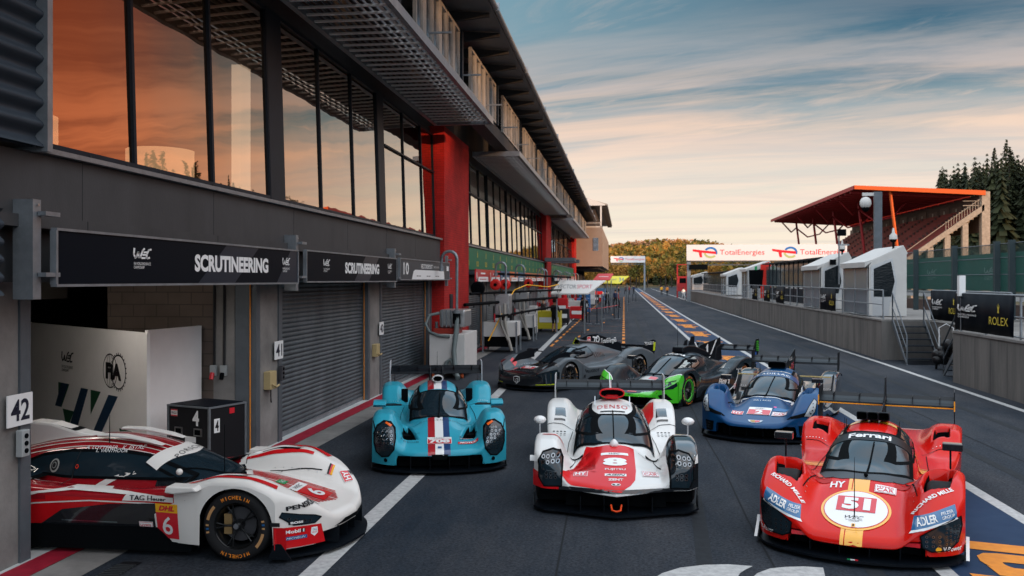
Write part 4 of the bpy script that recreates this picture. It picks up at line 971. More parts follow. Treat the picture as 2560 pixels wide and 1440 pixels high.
# steel steps in the gap
def steps(y0,label,d=1):
    t=thing('steel_steps',label,'stairs',(9.3,y0,0))
    for i in range(6): g=MB(); g.box(.0,1.0,d*(.15+.28*i)-.13,d*(.15+.28*i)+.13,.2*(i+1)-.03,.2*(i+1),DKST); g.build('tread',t)
    for x in (-.02,1.02):
        g=MB(); g.prism([(0,0),(d*.12,0),(d*1.75,1.26),(d*1.75,1.4),(d*1.6,1.4)],'x',x-.015,x+.015,GREYST); g.build('stringer',t)
        g=MB(); g.tube([(x,d*.05,0),(x,d*.05,.95),(x,d*1.7,2.35),(x,d*1.7,1.3)],.024,GREYST,8); g.tube([(x,d*.05,.5),(x,d*1.7,1.85)],.018,GREYST,8); g.build('handrail',t)
steps(31.7,'dark steel steps rising to the long pit wall',1); steps(28.3,'dark steel steps rising to the nearest pit wall',-1)
steps(74.3,'far steel steps beside the pale shelter',-1)
T=thing('hand_truck','black hand truck loaded with a bag, parked between the steel steps','trolley',(10.0,30.2,0),R(-20))
g=MB(); g.tube([(-.2,0,.1),(-.2,.1,1.3),(0,.12,1.42),(.2,.1,1.3),(.2,0,.1)],.018,mat('white_tube',(.5,.5,.5),.4),8); g.build('frame',T)
g=MB(); 
for i in range(14): g.ball((rnd.uniform(-.25,.25),rnd.uniform(-.25,0),rnd.uniform(.25,.85)),rnd.uniform(.12,.2),mat('bag_black',(.01,.01,.011),.3),9)
g.build('bag',T)
for x in (-.28,.28): g=MB(); g.cyl((x-.03,.05,.12),(x+.03,.05,.12),.12,GLR,16); g.build('wheel',T)
# railing
def railing(label,y0,y1,z=1.42,x=9.02):
    t=thing('railing',label,'railing',(x,y0,z)); L_=y1-y0; n=max(1,round(L_/2.0))
    for h,r in ((1.02,.026),(.52,.018),(.06,.018)): g=MB(); g.cyl((0,0,h),(0,L_,h),r,GALV,8); g.build('rail',t)
    for i in range(n+1): g=MB(); g.box(-.02,.02,L_*i/n-.025,L_*i/n+.025,0,1.02,GALV); g.build('post',t)
railing('grey tubular railing on the nearest pit wall',8,26.4); railing('grey tubular railing on the long pit wall',33.6,72); railing('grey tubular railing on the far pit wall',75.6,120,1.30)
railing('grey tubular railing behind the gap of the steel steps',26.7,33.2,1.42,10.55)
def banner(y0,y1,label,x=8.985,z0=1.46,z1=2.44,grad=True):
    t=thing('sponsor_banner',label,'banner',(x,(y0+y1)/2,(z0+z1)/2),0,'black sponsor banners on the railing'); L_=y1-y0; H_=z1-z0
    g=MB(); n=14; vs=[];
    for j in (-1,1):
        for i in range(n+1): vs.append((.012*math.sin(i*1.7+j),-L_/2+L_*i/n,j*H_/2))
    g.raw(vs,[(i,i+1,n+2+i,n+1+i) for i in range(n)],SIGNB,True); o=g.build('cloth',t,fixn=False); s=o.modifiers.new('solid','SOLIDIFY'); s.thickness=.006
    q=MB(); D=(-.025,0,0); ux=(0,-1,0)
    put_wec(q,L_*.34,H_*.32,(-.03,L_*.26,.10*H_),ux,UZ,WTX,thick=.10); put_text(q,'ROLEX',L_*.30,H_*.20,(-.03,-L_*.28,-H_*.15),ux,UZ,GLD,bold=.0)
    put_poly(q,[(-.05,.0),(.05,.0),(.035,.08),(.09,.20),(.03,.13),(0,.24),(-.03,.13),(-.09,.20),(-.035,.08)],(-.03,-L_*.28,.05),ux,UZ,GLD); q.build('lettering',t,fixn=False)
banner(22.6,26.4,'largest black championship and watch sponsor banner, at the right end of the near railing')
banner(30.3,33.2,'black sponsor banner on the set back railing behind the steps',x=10.5)
for i,(a,b,l) in enumerate(((40.7,43.8,'black sponsor banner below the second white shelter'),(53.5,56.2,'black sponsor banner left of the pale shelters'),(58.5,61,'black sponsor banner near the red and white shelter'),(64,66.5,'farthest black sponsor banner below the red and white shelter'))): banner(a,b,l)
# white shelters on the wall
SHW=mat('shelter_white',(.50,.49,.47),.5,var=.06,vscale=2); PLA=mat('plastic_film',(.008,.012,.015),.10,bump=1.0,bscale=5,stretch=(1,1,3)); FILM=mat('clear_curtain',(.16,.19,.21),.15,bump=.9,bscale=5); SILV=mat('silver_tape',(.45,.46,.47),.35,metal=.6,bump=.6,bscale=30)
def shelter(label,y0,y1,x0=9.9,x1=12.3,z0=1.45,h=2.2,m=SHW,glassm=PLA,stripe=None,roofm=None):
    t=thing('pit_wall_shelter',label,'shelter',(x0,y0,z0)); w=x1-x0; L_=y1-y0
    # near end wall (faces the camera): frame with slanted window
    g=MB(); ol=[(0.0,0),(w,0),(w,h+.30),(w-.15,h+.55),(.15,h+.05),(0,h-.15)]; hole=[(.32,.62),(w*.60,.62),(w*.66,1.1),(w*.60,h-.05),(.32,h-.25)]
    g.prism(ol,'y',-.04,0,m); g.build('end_wall',t)
    g=MB(); g.prism([(.12,.0),(w*.52,.0),(w*.56,.55),(.12,.55)],'y',-.05,-.042,SILV); g.prism([(.06,.55),(w*.68,.55),(w*.74,1.3),(w*.62,h+.12),(.06,h-.17)],'y',-.055,-.043,SILV); g.build('window_surround',t)
    g=MB(); g.prism([(.16,.72),(w*.58,.72),(w*.68,1.3),(w*.58,h-.0),(.16,h-.28)],'y',-.062,-.056,glassm); g.build('window',t)
    g=MB(); g.box(-.02,.0,.15,L_-.15,.05,h-.25,FILM); g.build('curtain',t)
    for i in range(3): g=MB(); g.box(-.035,-.022,.08+i*(L_-.2)/2,.14+i*(L_-.2)/2,.02,h-.15,SILV); g.build('post',t)
    g=MB(); g.prism([(-.15,h-.22),(-.15,h-.02),(.15,h+.08),(w-.1,h+.60),(w+.05,h+.30),(w,h+.25),(w-.2,h+.5),(.1,h-.02)],'y',.0,L_,roofm or m); g.build('roof',t)
    g=MB(); g.box(w-.04,w,0,L_,0,h+.3,m); g.box(0,w,L_-.04,L_,0,h,m); g.build('back_wall',t)
    if stripe: 
        g=MB(); g.prism([(w*.30,0),(w*.40,0),(w*.40,h+.2),(w*.30,h+.15)],'y',-.07,-.064,mat('flag_green',(.01,.25,.08),.5)); g.prism([(w*.55,0),(w,0),(w,h+.30),(w-.15,h+.5),(w*.55,h+.3)],'y',-.07,-.064,mat('flag_red',(.62,.03,.02),.5)); g.prism([(.12,.9),(w*.62,.9),(w*.68,h-.1),(.08,h-.1)],'y',-.09,-.071,MBLK); g.build('painted_stripe',t)
    return t
shelter('nearest white pit wall shelter with crumpled plastic window',36.0,40.0,9.15,10.5,h=2.05); shelter('second white pit wall shelter behind the nearest one',44.5,48.6,9.15,10.5,h=2.05)
shelter('red, white and green shelter with a black screen',70.6,74,9.2,10.9,h=2.2,stripe=True); shelter('small pale shelter by the far steps',86,90,9.3,10.9,h=1.9); shelter('white cabin with a dark window under the start gantry',128,132,9.3,11.4,h=1.9)
# grey glazed screens between shelters
SG=mat('screen_glass',(.10,.13,.14),.1,metal=.3)
def screens(label,y0,y1,h=2.5,x=10.1,st=1.5):
    t=thing('glazed_screen',label,'screen',(x,y0,1.42)); n=max(1,int((y1-y0)/st)); w=(y1-y0)/n
    for i in range(n):
        g=MB(); g.box(0,.08,i*w,i*w+.10,0,h,DKST); g.build('post',t); g=MB(); g.box(.03,.045,i*w+.16,(i+1)*w-.04,.95,h-.15,SG); g.build('pane',t)
        g=MB(); g.box(.02,.06,i*w+.10,(i+1)*w,0.0,.85,DKST); g.build('lower_panel',t)
    g=MB(); g.box(-.25,1.8,0,y1-y0,h+.002,h+.08,SOF); g.build('roof',t)
screens('grey glazed screens left of the second white shelter',49.2,69.8,x=10.4); screens('long row of grey glazed screens behind the pale shelter',91,124,2.2,x=10.4)
T=thing('marshal_stand','red open marshal stand on legs beside the far pit wall','stand',(9.3,150,0))
RS=mat('stand_red',(.42,.03,.03),.5)
g=MB()
for x in (-.8,.8):
    for y in (-1,1): g.box(x-.06,x+.06,y-.06,y+.06,0,5.2,RS)
g.build('frame',T); g=MB(); g.box(-.9,.9,-1.1,1.1,5.2,5.32,RS); g.build('roof',T); g=MB(); g.box(-.85,.85,-1.05,1.05,1.0,3.4,RS); g.build('cabin',T); g=MB(); g.box(-.5,.5,-1.08,-1.055,2.3,3.1,MBLK); g.build('window',T)
# debris fence with green screens
FG=mat('fence_green',(.0,.085,.065),.5,var=.15,vscale=1.2)
def meshmat():
    m=bpy.data.materials.new('chain_link'); m.use_nodes=True; nt=m.node_tree; N=nt.nodes; L=nt.links; N.clear()
    out=N.new('ShaderNodeOutputMaterial'); tc=N.new('ShaderNodeTexCoord'); sp=N.new('ShaderNodeSeparateXYZ'); L.new(tc.outputs['Object'],sp.inputs[0])
    def M(op,a,b=None):
        o=N.new('ShaderNodeMath'); o.operation=op
        for i,x in enumerate((a,b)):
            if x is None: continue
            if isinstance(x,(int,float)): o.inputs[i].default_value=x
            else: L.new(x,o.inputs[i])
        return o.outputs[0]
    fs=[]
    for s in (1,-1): fs.append(M('LESS_THAN',M('FRACT',M('MULTIPLY',M('ADD',sp.outputs[1],M('MULTIPLY',sp.outputs[2],s)),11)),.16))
    f=M('MAXIMUM',fs[0],fs[1]); p=N.new('ShaderNodeBsdfPrincipled'); p.inputs['Base Color'].default_value=(.05,.10,.09,1); p.inputs['Metallic'].default_value=.4
    t=N.new('ShaderNodeBsdfTransparent'); mx=N.new('ShaderNodeMixShader'); L.new(f,mx.inputs[0]); L.new(t.outputs[0],mx.inputs[1]); L.new(p.outputs[0],mx.inputs[2]); L.new(mx.outputs[0],out.inputs[0]); return m
CL=meshmat()
T=thing('debris_fence','tall debris fence of dark posts and wire mesh behind the pit wall','fence',(13.4,20,0))
for i,y in enumerate((24,29.3,33.9,35.2,39.5,44.5,50,56,62,70,80,92,104)): 
    g=MB(); g.box(-.10,.10,y-20-.08,y-20+.08,1.0,4.2,mat('fence_post',(.03,.045,.05),.5)); g.build('post',T)
g=MB(); g.box(.11,.125,0,90,2.2,4.1,CL); g.build('wire_mesh',T)
g=MB()
for z in (2.25,3.0,3.6,4.1): g.cyl((.10,0,z),(.10,90,z),.018,GREYST,6)
g.build('cable',T)
T=thing('green_windscreen','green printed windscreen cloth behind the debris fence','fence screen',(16.5,20,0)); g=MB(); g.box(0,.03,0,75,2.3,4.0,FG); g.build('cloth',T)
g=MB()
for y in (24,32,40,48,56): put_wec(g,1.4,.5,(-.02,y,3.2),(0,-1,0),UZ,mat('faded_print',(.22,.34,.32),.6))
g.build('lettering',T,fixn=False); g=MB(); g.box(-.06,-.01,0,80,1.9,2.22,mat('white_barrier',(.5,.5,.5),.6)); g.build('lower_board',T)
T=thing('track_barrier','low dark barrier beside the race track beyond the fence','barrier',(13.9,20,0)); g=MB(); g.box(0,.3,-30,90,0,1.9,mat('barrier_brown',(.10,.07,.06),.7,var=.2)); g.build('wall_body',T)
# ================================================================ grandstand across the track
RSTEEL=mat('stand_steel_red',(.30,.022,.025),.5,var=.15); ROR=mat('beam_sunlit',(.62,.10,.015),.5); SEAT=mat('seat_red',(.23,.035,.03),.6,var=.3,vscale=.8,stretch=(1,.3,1)); SCON=mat('stand_concrete',(.34,.27,.20),.8,var=.25)  # low sun painted into the near beam and strut as orange steel
GS=thing('grandstand','red roofed grandstand with rows of dark red seats across the track','grandstand',(36,125.4,0))
Y0,Y1=125.4,194.
def GSB(g,n,**k): g.v=[(a-36,b-125.4,c) for a,b,c in g.v]; return g.build(n,GS,**k)
g=MB(); g.prism([(30,14.85),(46,14.0),(46,14.25),(30,15.12)],'y',Y0,Y1,mat('roof_red_dark',(.13,.012,.014),.6,var=.1)); GSB(g,'roof')
g=MB(); g.prism([(30,14.72),(46.3,13.75),(46.3,14.35),(30,15.22)],'y',Y0-.25,Y0-.01,ROR); GSB(g,'gable_beam')
g=MB(); g.box(29.9,30.1,Y0,Y1,14.7,15.2,RSTEEL); GSB(g,'eaves_beam')
g=MB(); n=23
for i in range(1,n):
    y=Y0+(Y1-Y0)*i/n; g.prism([(30.2,14.45),(45.5,13.55),(45.5,13.95),(30.2,14.83)],'y',y-.12,y+.12,RSTEEL)
GSB(g,'purlin')
for i in range(5):
    y=Y0+1+(Y1-Y0-2)*i/4
    g=MB(); m=ROR if i==0 else RSTEEL
    g.tube([(34.8,y,14.6),(36.2,y,3.0)],.20,m,8)
    if i: 
        g.tube([(34.8,y,13.4),(36.5,y-3,11.4),(38.5,y-4.5,11.9),(40.5,y-5,14.2)],.14,m,6); g.tube([(34.8,y,13.4),(33.4,y-2.5,12.4),(31.5,y-3,14.4)],.14,m,6)
    GSB(g,'strut')
g=MB(); N_=26
for i in range(N_):
    t=i/N_; x=33+13*t; z=3.0+9.2*t; g.box(x,x+.5,Y0+.3,Y1,z-.5,z+.02,SCON); g.box(x+.12,x+.42,Y0+.5,Y1,z+.02,z+.32,SEAT); 
for k in range(1,9):
    y=Y0+(Y1-Y0)*k/9
    for i in range(0,N_,1): t=i/N_; g.box(33+13*t,33.5+13*t,y-.35,y+.35,3.03+9.2*t,3.08+9.2*t+.27,mat('aisle_dark',(.10,.05,.045),.8))
GSB(g,'seating')
g=MB(); g.box(46,46.3,Y0+.3,Y1,9,13.9,mat('stand_back_brown',(.10,.065,.05),.7)); 
for i in range(14):
    y=Y0+2.5+i*4.9; g.box(45.93,45.99,y,y+3.6,11.2,13.2-.3*(i%2),mat('back_panel',(.16,.10,.075),.7)); g.box(45.88,45.93,y+1.6,y+2.0,12.0,12.7,mat('panel_light',(.45,.38,.30),.6))
GSB(g,'back_wall')
g=MB(); g.prism([(33.0,2.4),(46.2,11.8),(46.2,12.6),(33.0,3.1)],'y',Y0-.1,Y0+.28,SCON); GSB(g,'raking_beam')
g=MB()
for x,zt in ((37.5,5.6),(39.6,7.0),(41.7,8.6),(43.9,10.2)): g.box(x-.35,x+.35,Y0-.05,Y0+.6,0,zt,SCON)
g.box(45.9,46.9,Y0-.1,Y0+.9,0,14.25,SCON); GSB(g,'concrete_column')
g=MB()
for i in range(14):
    t=i/13; x=41.5+4.3*t; z=9.3+3.1*t; g.box(x-.03,x+.03,Y0,Y0+.06,z,z+1.1,SCON)
g.tube([(34,Y0+.1,4.6),(41.5,Y0+.1,10.2),(45.8,Y0+.1,13.3)],.05,SCON,6); g.box(43.6,45.6,Y0,Y0+.1,12.4,12.48,SCON); g.box(43.6,45.6,Y0,Y0+.1,13.0,13.06,SCON); GSB(g,'handrail')
# ================================================================ gantries
def gantry(name,label,y,x0,x1,z0,z1,posts,n=2,txt=True):
    t=thing(name,label,'gantry',(x0,y,0)); g=MB(); g.box(0,x1-x0,0,.12,z0,z1,mat('gantry_white',(.72,.71,.70),.6)); g.build('banner_board',t)
    for p in posts: g=MB(); g.box(p-x0-.22,p-x0+.22,.2,.6,0,z1-.1,GALV); g.build('post',t)
    g=MB(); 
    for z in (z0-.1,z0-.55): g.box(0,x1-x0,.2,.3,z-.05,z+.05,GREYST)
    k=0.
    while k<x1-x0-1: g.tube([(k,.25,z0-.1),(k+.5,.25,z0-.55),(k+1,.25,z0-.1)],.03,GREYST,4); k+=1
    g.build('truss',t); q=MB(); H_=z1-z0; w=(x1-x0)/n; RDT=mat('energy_red',(.70,.02,.03),.5); BLT=mat('energy_blue',(.02,.16,.45),.5); GNT=mat('energy_pale',(.45,.50,.20),.5)
    for i in range(n):
        c=w*i+w*.28; u=(1,0,0)
        O=(c,-.01,(z0+z1)/2)
        put_ring(q,H_*.12,0,H_*.42,H_*.36,H_*.13,O,u,UZ,BLT,.0,24,R(-20),R(150)); put_ring(q,H_*.12,0,H_*.42,H_*.36,H_*.13,O,u,UZ,GNT,.002,24,R(185),R(320))
        put_poly(q,[(-H_*1.0,.22*H_),(-H_*.98,.08*H_),(-H_*.62,.02*H_),(-H_*.55,-.30*H_),(-H_*.40,-.30*H_),(-H_*.42,.0*H_),(H_*.45,-.10*H_),(H_*.45,.06*H_),(-H_*.2,.12*H_)],O,u,UZ,RDT,.004)
        put_text(q,'TotalEnergies',w*.56,H_*.42,(w*i+w*.70,-.01,(z0+z1)/2-.03*H_),u,UZ,RDT)
    q.build('lettering',t,fixn=False); return t
t=gantry('start_gantry','wide white gantry with two red lettered logos spanning the track beside the grandstand',118,7.85,27.4,5.25,7.25,(8.15,27.1))
g=MB(); g.box(.3,2.6,-.3,.0,4.1,4.75,MBLK); g.build('timing_board',t); g=MB(); g.box(9.6,11.2,-.3,0,4.55,5.0,MBLK)
for i in range(5):
    for j in range(2): g.cyl((9.8+.3*i,-.31,4.68+.2*j),(9.8+.3*i,-.33,4.68+.2*j),.06,mat('lamp_grey',(.3,.3,.3),.4),8)
g.build('start_light',t)
gantry('pit_exit_gantry','distant narrow white banner gantry over the end of the pit lane',250,-3.6,5.65,7.5,9.25,(5.5,),1)
# poles and cameras
T=thing('camera_pole','tall grey pole with a white dome camera behind the nearest shelter','pole',(16,60.8,0)); g=MB(); g.box(-.24,.24,-.12,.12,0,8.4,GREYST); g.build('post',T)
g=MB(); g.box(-.95,-.1,-.05,.05,8.15,8.35,SHW); g.ball((-.75,0,7.7),.36,SHW,14,1.1); g.ball((-.75,0,7.38),.25,MBLK,12); g.build('dome_camera',T)
def domecam(x,y,z,label,s=1.):
    T=thing('dome_camera',label,'camera',(x,y,z)); s=.8*s; g=MB(); g.cyl((0,0,-.5*s),(0,0,.02),.05*s,MBLK,8); g.build('bracket',T); g=MB(); g.lathe([(.02*1.0,.55*s),(.05*s,.5*s),(.07*s,.3*s),(.17*s,.2*s),(.19*s,.0)],SHW,14); g.ball((0,0,0),.16*s,MBLK,12); g.build('housing',T)
domecam(10.2,36.6,4.35,'white dome camera on the roof of the nearest shelter'); domecam(10.2,44.9,4.25,'white dome camera with a small mast on the second shelter')
T=thing('weather_mast','thin mast with camera and lamp behind the second shelter','mast',(9.9,44.2,3.4)); g=MB(); g.cyl((0,0,-.8),(0,0,1.55),.035,GALV,8); g.build('post',T); g=MB(); g.box(-.05,.45,-.05,.05,1.0,1.06,GALV); g.box(-.05,.3,-.12,.12,1.45,1.75,MBLK); g.box(-.4,-.15,-.1,.1,.1,.35,MBLK); g.build('camera',T)
T=thing('white_box_pole','small white box on a rail post between the banners','post',(9.0,26.0,1.42)); g=MB(); g.cyl((0,0,0),(0,0,1.0),.03,GALV,8); g.build('post',T); g=MB(); g.box(-.08,.08,-.08,.08,.95,1.5,WTX); g.build('housing',T)
# ================================================================ pit equipment on the left
WPAN=mat('cart_white',(.56,.54,.52),.5,var=.06); HOSE=mat('hose_grey',(.16,.19,.19),.5,metal=.1); SILF=mat('silver_foil',(.42,.42,.42),.3,metal=.7,bump=1.,bscale=9)
def arch(t,x,y,h=3.55,r=.22,side=-1):
    g=MB(); pts=[(x,y,1.0),(x,y,h-r)]+[(x+side*(r-r*math.cos(a)),y,h-r+r*math.sin(a)) for a in np.linspace(.3,math.pi,8)]+[(x+side*2*r,y,h-r-.22)]
    g.tube(pts,.045,GALV,10); g.cyl((x+side*2*r,y,h-r-.35),(x+side*2*r,y,h-r-.2),.075,GALV,10); g.cyl((x,y,1.0),(x,y,1.6),.07,GALV,10); g.build('gooseneck',t)
T=thing('fuel_cart','white panelled fuel cart with grey hoses beside the brick pier','cart',(-5.0,26.8,0))
g=MB(); g.box(-.5,.52,-1.1,1.1,.16,1.26,WPAN); g.build('cabinet',T,bevel=.01); 
for x in (-.4,.42):
    for y in (-.95,.95): g=MB(); g.cyl((x-.03,y,.08),(x+.03,y,.08),.08,mat('caster_orange',(.5,.10,.03),.5),14); g.build('caster',T)
g=MB(); g.box(-.25,.50,-.9,.2,1.45,1.95,SILF); g.build('wrapped_tank',T,bevel=.05); g=MB(); g.box(-.4,.3,-1.0,-.2,1.262,1.42,mat('engine_red',(.28,.03,.02),.4)); g.cyl((-.35,-.8,1.27),(-.35,-.8,1.6),.05,GALV,8); g.build('pump',T,bevel=.02)
g=MB(); g.tube([(-.25,-.9,1.85),(-.5,-1.0,1.8),(-.62,-1.05,1.55),(-.5,-1.12,1.32),(-.2,-1.15,1.22),(.1,-1.15,1.2)],.045,HOSE,10); g.tube([(.30,-1.0,1.9),(.28,-1.12,1.3),(.22,-1.16,.8),(.3,-1.3,.2),(.4,-1.5,.06)],.07,HOSE,10); g.tube([(-.05,-1.16,.15),(0,-1.16,.45),(.12,-1.16,.55),(.22,-1.18,.4),(.26,-1.2,.1)],.06,HOSE,10); g.build('hose',T)
g=MB(); 
for k in range(4): g.tube([(-.15+.12*k,-.98,1.45),(-.15+.12*k,-.98,1.95)],.018,GALV,6)
g.cyl((.27,-1.0,1.55),(.27,-1.0,1.85),.11,MBLK,12); g.cyl((.27,-1.0,1.85),(.27,-1.0,1.92),.13,GALV,12); g.build('valve',T)
arch(T,.28,-1.0,3.62)
def rig(label,x,y,w=1.3,l=1.4,white=True):
    T=thing('refuelling_rig',label,'fuel rig',(x,y,0),0,'refuelling rigs in front of the team garages')
    g=MB(); g.box(-w/2,w/2,-l/2,l/2,.62,1.18,WPAN); g.build('cabinet',T,bevel=.01); g=MB(); g.box(-w/2+.05,w/2-.05,-l/2+.05,l/2-.05,.22,.60,MBLK); g.build('lower_box',T)
    for sx in (-1,1):
        for sy in (-1,1): g=MB(); g.box(sx*w/2-.03,sx*w/2+.03,sy*l/2-.03,sy*l/2+.03,.0,1.2,GALV); g.build('leg',T)
    g=MB(); g.box(-.25,.35,-.4,.4,1.45,2.25,SILF); g.build('wrapped_tank',T,bevel=.05)
    g=MB(); g.tube([(.2,-l/2-.05,1.9),(.22,-l/2-.12,1.2),(.35,-l/2-.2,.6),(.5,-l/2-.3,.1)],.06,mat('hose_pale',(.30,.28,.25),.5),8); g.tube([(.0,-l/2-.05,1.8),(.08,-l/2-.15,1.1),(.35,-l/2-.25,.5)],.045,mat('hose_pale',(.30,.28,.25),.5),8); g.build('hose',T)
    g=MB(); g.cyl((-.2,-l/2,1.18),(-.2,-l/2,1.5),.03,RED_,8); g.cyl((.1,-l/2,1.25),(.1,-l/2,1.4),.09,MBLK,10); g.build('valve',T)
    arch(T,.15,0,3.5,.20)
rig('white refuelling rig nearest the first white fuel cart',-4.75,35.8); rig('second white refuelling rig, beside the yellow cabinet',-4.75,42.5); rig('white refuelling rig behind the yellow cabinet',-4.9,55); rig('refuelling rig behind the red cart',-4.9,68); rig('refuelling rig in the distance beyond the red cart',-5,80)
for i,y in enumerate((60,74,86,94,101)):
    T=thing('gooseneck_pole',['bent grey hose pole behind the white canopy','bent grey hose pole beside the orange boards','bent grey hose pole before the far pier','bent grey hose pole near the control tower','farthest bent grey hose pole'][i],'pole',(-5.0,y,0),0,'bent hose poles'); arch(T,0,0,3.5)
def boom(label,pts,r=.05):
    T=thing('equipment_boom',label,'boom',pts[0],0,'black overhead booms'); o=Vector(pts[0]); g=MB(); g.tube([Vector(p)-o for p in pts],r,MBLK,8); g.build('beam',T)
    g=MB(); d=Vector(pts[-1])-o; 
    for k in range(8): p=d*(k+.5)/8; g.tube([p+Vector((0,0,-.03)),p+Vector((0,.15,-.12)),p+Vector((0,.4,-.03))],.012,MBLK,5)
    g.build('cable_loop',T)
boom('upper black boom reaching from the wall over the pit lane',[(-5.3,31.5,2.32),(-3.3,48.5,2.28)],.045); boom('lower black boom parallel to the upper one',[(-5.4,31,1.95),(-3.4,47,1.9)],.06); boom('lowest black boom ending behind the mechanic',[(-4.6,34,1.45),(-3.5,47,1.45)],.05); boom('thin black boom above the red hose reels',[(-5.0,36,3.05),(-3.0,52,2.95)],.05)
def reel(label,x,y,z,r,m):
    T=thing('hose_reel',label,'hose reel',(x,y,z),0,'hose reels hanging from the booms'); g=MB(); 
    for k in range(5): g.lathe([(r*.5,-.12+.05*k),(r*.96,-.13+.05*k),(r,-.11+.05*k),(r*.96,-.09+.05*k),(r*.5,-.10+.05*k)],m,28,'y')
    g.cyl((0,-.10,0),(0,.10,0),r*.93,m,28); g.build('wound_hose',T); g=MB(); g.cyl((0,-.15,0),(0,.16,0),r*.3,MBLK,14); g.cyl((0,0,r*.9),(0,0,r*1.5),.02,GALV,6); g.build('hub',T)
reel('large red hose reel beyond the brick pier',-4.92,35.2,2.62,.21,mat('reel_red',(.62,.02,.015),.4)); reel('second red hose reel close behind the large one',-4.68,36.2,2.62,.21,mat('reel_red',(.62,.02,.015),.4)); reel('third red hose reel farther down the pit lane',-4.35,42,2.66,.2,mat('reel_red',(.62,.02,.015),.4)); reel('black hose reel left of the red ones',-5.25,32.9,2.50,.25,MBLK)
T=thing('yellow_hose','yellow air hose looping down from the booms','hose',(-4.5,36,0)); g=MB(); g.tube([(.5,2,2.6),(.1,1,2.4),(-.1,0,1.9),(-.3,-1,1.2),(-.6,-1.5,.5)],.022,YEL,8); g.tube([(.5,2,2.6),(1.2,4,2.5),(1.6,5,2.6)],.022,YEL,8); g.build('tube',T)
def cabinet(label,x,y,w,l,h,m,name='tool_cabinet'):
    T=thing(name,label,'cabinet',(x,y,0)); g=MB(); g.box(-w/2,w/2,-l/2,l/2,.14,h,m); g.build('body',T,bevel=.02)
    for k in range(3): g=MB(); g.box(-w/2+.04,w/2-.04,-l/2-.012,-l/2-.002,.2+(h-.2)*k/3,.14+(h-.2)*(k+1)/3,m); g.build('drawer',T,bevel=.006)
    for sx in (-1,1):
        for sy in (-1,1): g=MB(); g.cyl((sx*w*.4-.03,sy*l*.4,.07),(sx*w*.4+.03,sy*l*.4,.07),.07,GLR,12); g.build('caster',T)
    g=MB(); g.box(-w/2+.1,w/2-.1,-l/2-.02,-l/2-.013,h*.45,h*.7,WTX); g.build('sticker',T); return T
cabinet('yellow tool cabinet behind the mechanic in black',-4.05,50.5,1.25,1.2,1.10,mat('cabinet_yellow',(.60,.50,.03),.4)); cabinet('red wheeled cart by the white lane line',-3.2,63.8,.95,1.0,.98,mat('cart_red',(.50,.015,.02),.4),'red_cart')
T=thing('red_machine','red compressor with hoses behind the red cart','machine',(-4.1,65,0)); g=MB(); RR=random.Random(3); MR=mat('cart_red',(.50,.015,.02),.4)
g.box(-.5,.3,-.5,.5,.1,.9,MR); g.build('base',T,bevel=.04); g=MB(); g.cyl((-.1,-.4,1.2),(-.1,.4,1.2),.3,MR,14); g.cyl((-.1,0,1.4),(-.1,0,1.75),.2,MR,10); g.build('tank',T)
def canopy_sign(name,label,xb0,xb1,xt0,xt1,y0,y1,z0,z1,m,txts,legs=True):
    T=thing(name,label,'canopy',(xb0,y0,0)); c=(xb0,y0); g=MB()
    vs=[(xb0,y0,z0),(xb1,y0,z0),(xt1,y1,z1),(xt0,y1,z1)]; vs=[(a-c[0],b-c[1],z) for a,b,z in vs]; up=[(a,b,z+.06) for a,b,z in vs]
    g.raw(vs+up,[(0,1,2,3),(4,5,6,7),(0,1,5,4),(1,2,6,5),(2,3,7,6),(3,0,4,7)],m); g.build('panel',T)
    a,b,d,e=[Vector(v) for v in up]; ux=(b-a).normalized(); uy=((e-a)-(e-a).dot(ux)*ux).normalized(); H_=(e-a).dot(uy); ctr=(a+b+d+e)/4
    q=MB()
    for (t,w,dx,mm,hh) in txts: put_text(q,t,w,H_*hh,ctr+ux*dx,ux,uy,mm,.01 if ux.cross(uy).z>0 else -.01)
    q.build('lettering',T,fixn=False)
    for lx,ly in ((.3,.2),(xb1-xb0-.2,.2),(xt1-xb0-.2,y1-y0-.1)): g=MB(); g.cyl((lx,ly,0),(lx,ly,z0),.04,GALV,8); g.build('leg',T)
GYT=mat('grey_letters',(.12,.12,.13),.5)
canopy_sign('team_canopy','white sloping canopy with grey and pink letters over the pit boxes',-3.80,-1.85,-3.5,-1.0,48,50.5,2.05,2.72,mat('canopy_white',(.62,.60,.57),.5),[('VECTOR',1.0,-.50,GYT,.30),('SPORT',.80,.45,mat('soft_red',(.55,.08,.12),.5),.30)])
canopy_sign('team_canopy','bright yellow sloping canopy with number 34 further down the pit lane',-2.0,-.35,-1.2,.45,80,82.5,2.45,3.1,mat('canopy_yellow',(.72,.62,.02),.5),[('Europol',.9,-.35,GYT,.35),('34',.45,.55,DBL,.5)])
canopy_sign('team_canopy','red sloping canopy behind the yellow one',-2.6,-1.2,-2.2,-.9,78,80,2.75,3.3,mat('canopy_red',(.55,.02,.02),.5),[('TEAM' if False else '—',.8,0,WTX,.06)])
for i,(x,y) in enumerate(((-2.2,58.6),(-1.7,58.6),(-1.5,66),(-.7,66),(-.4,66.4),(.5,110),(1.1,118),(1.5,118))):
    T=thing('stanchion',['barrier post nearest the red cart','barrier post right of the red cart','barrier post under the yellow canopy','barrier post right of the yellow canopy','barrier post at the orange dashed line','distant barrier post left of the walkers','distant barrier post before the walkers','distant barrier post beside the walkers'][i],'barrier post',(x,y,0),0,'thin barrier posts'); g=MB(); g.cyl((0,0,0),(0,0,1.05),.03,DKST,8); g.build('post',T); g=MB(); g.cyl((0,0,0),(0,0,.03),.17,GALV,14); g.build('foot',T)
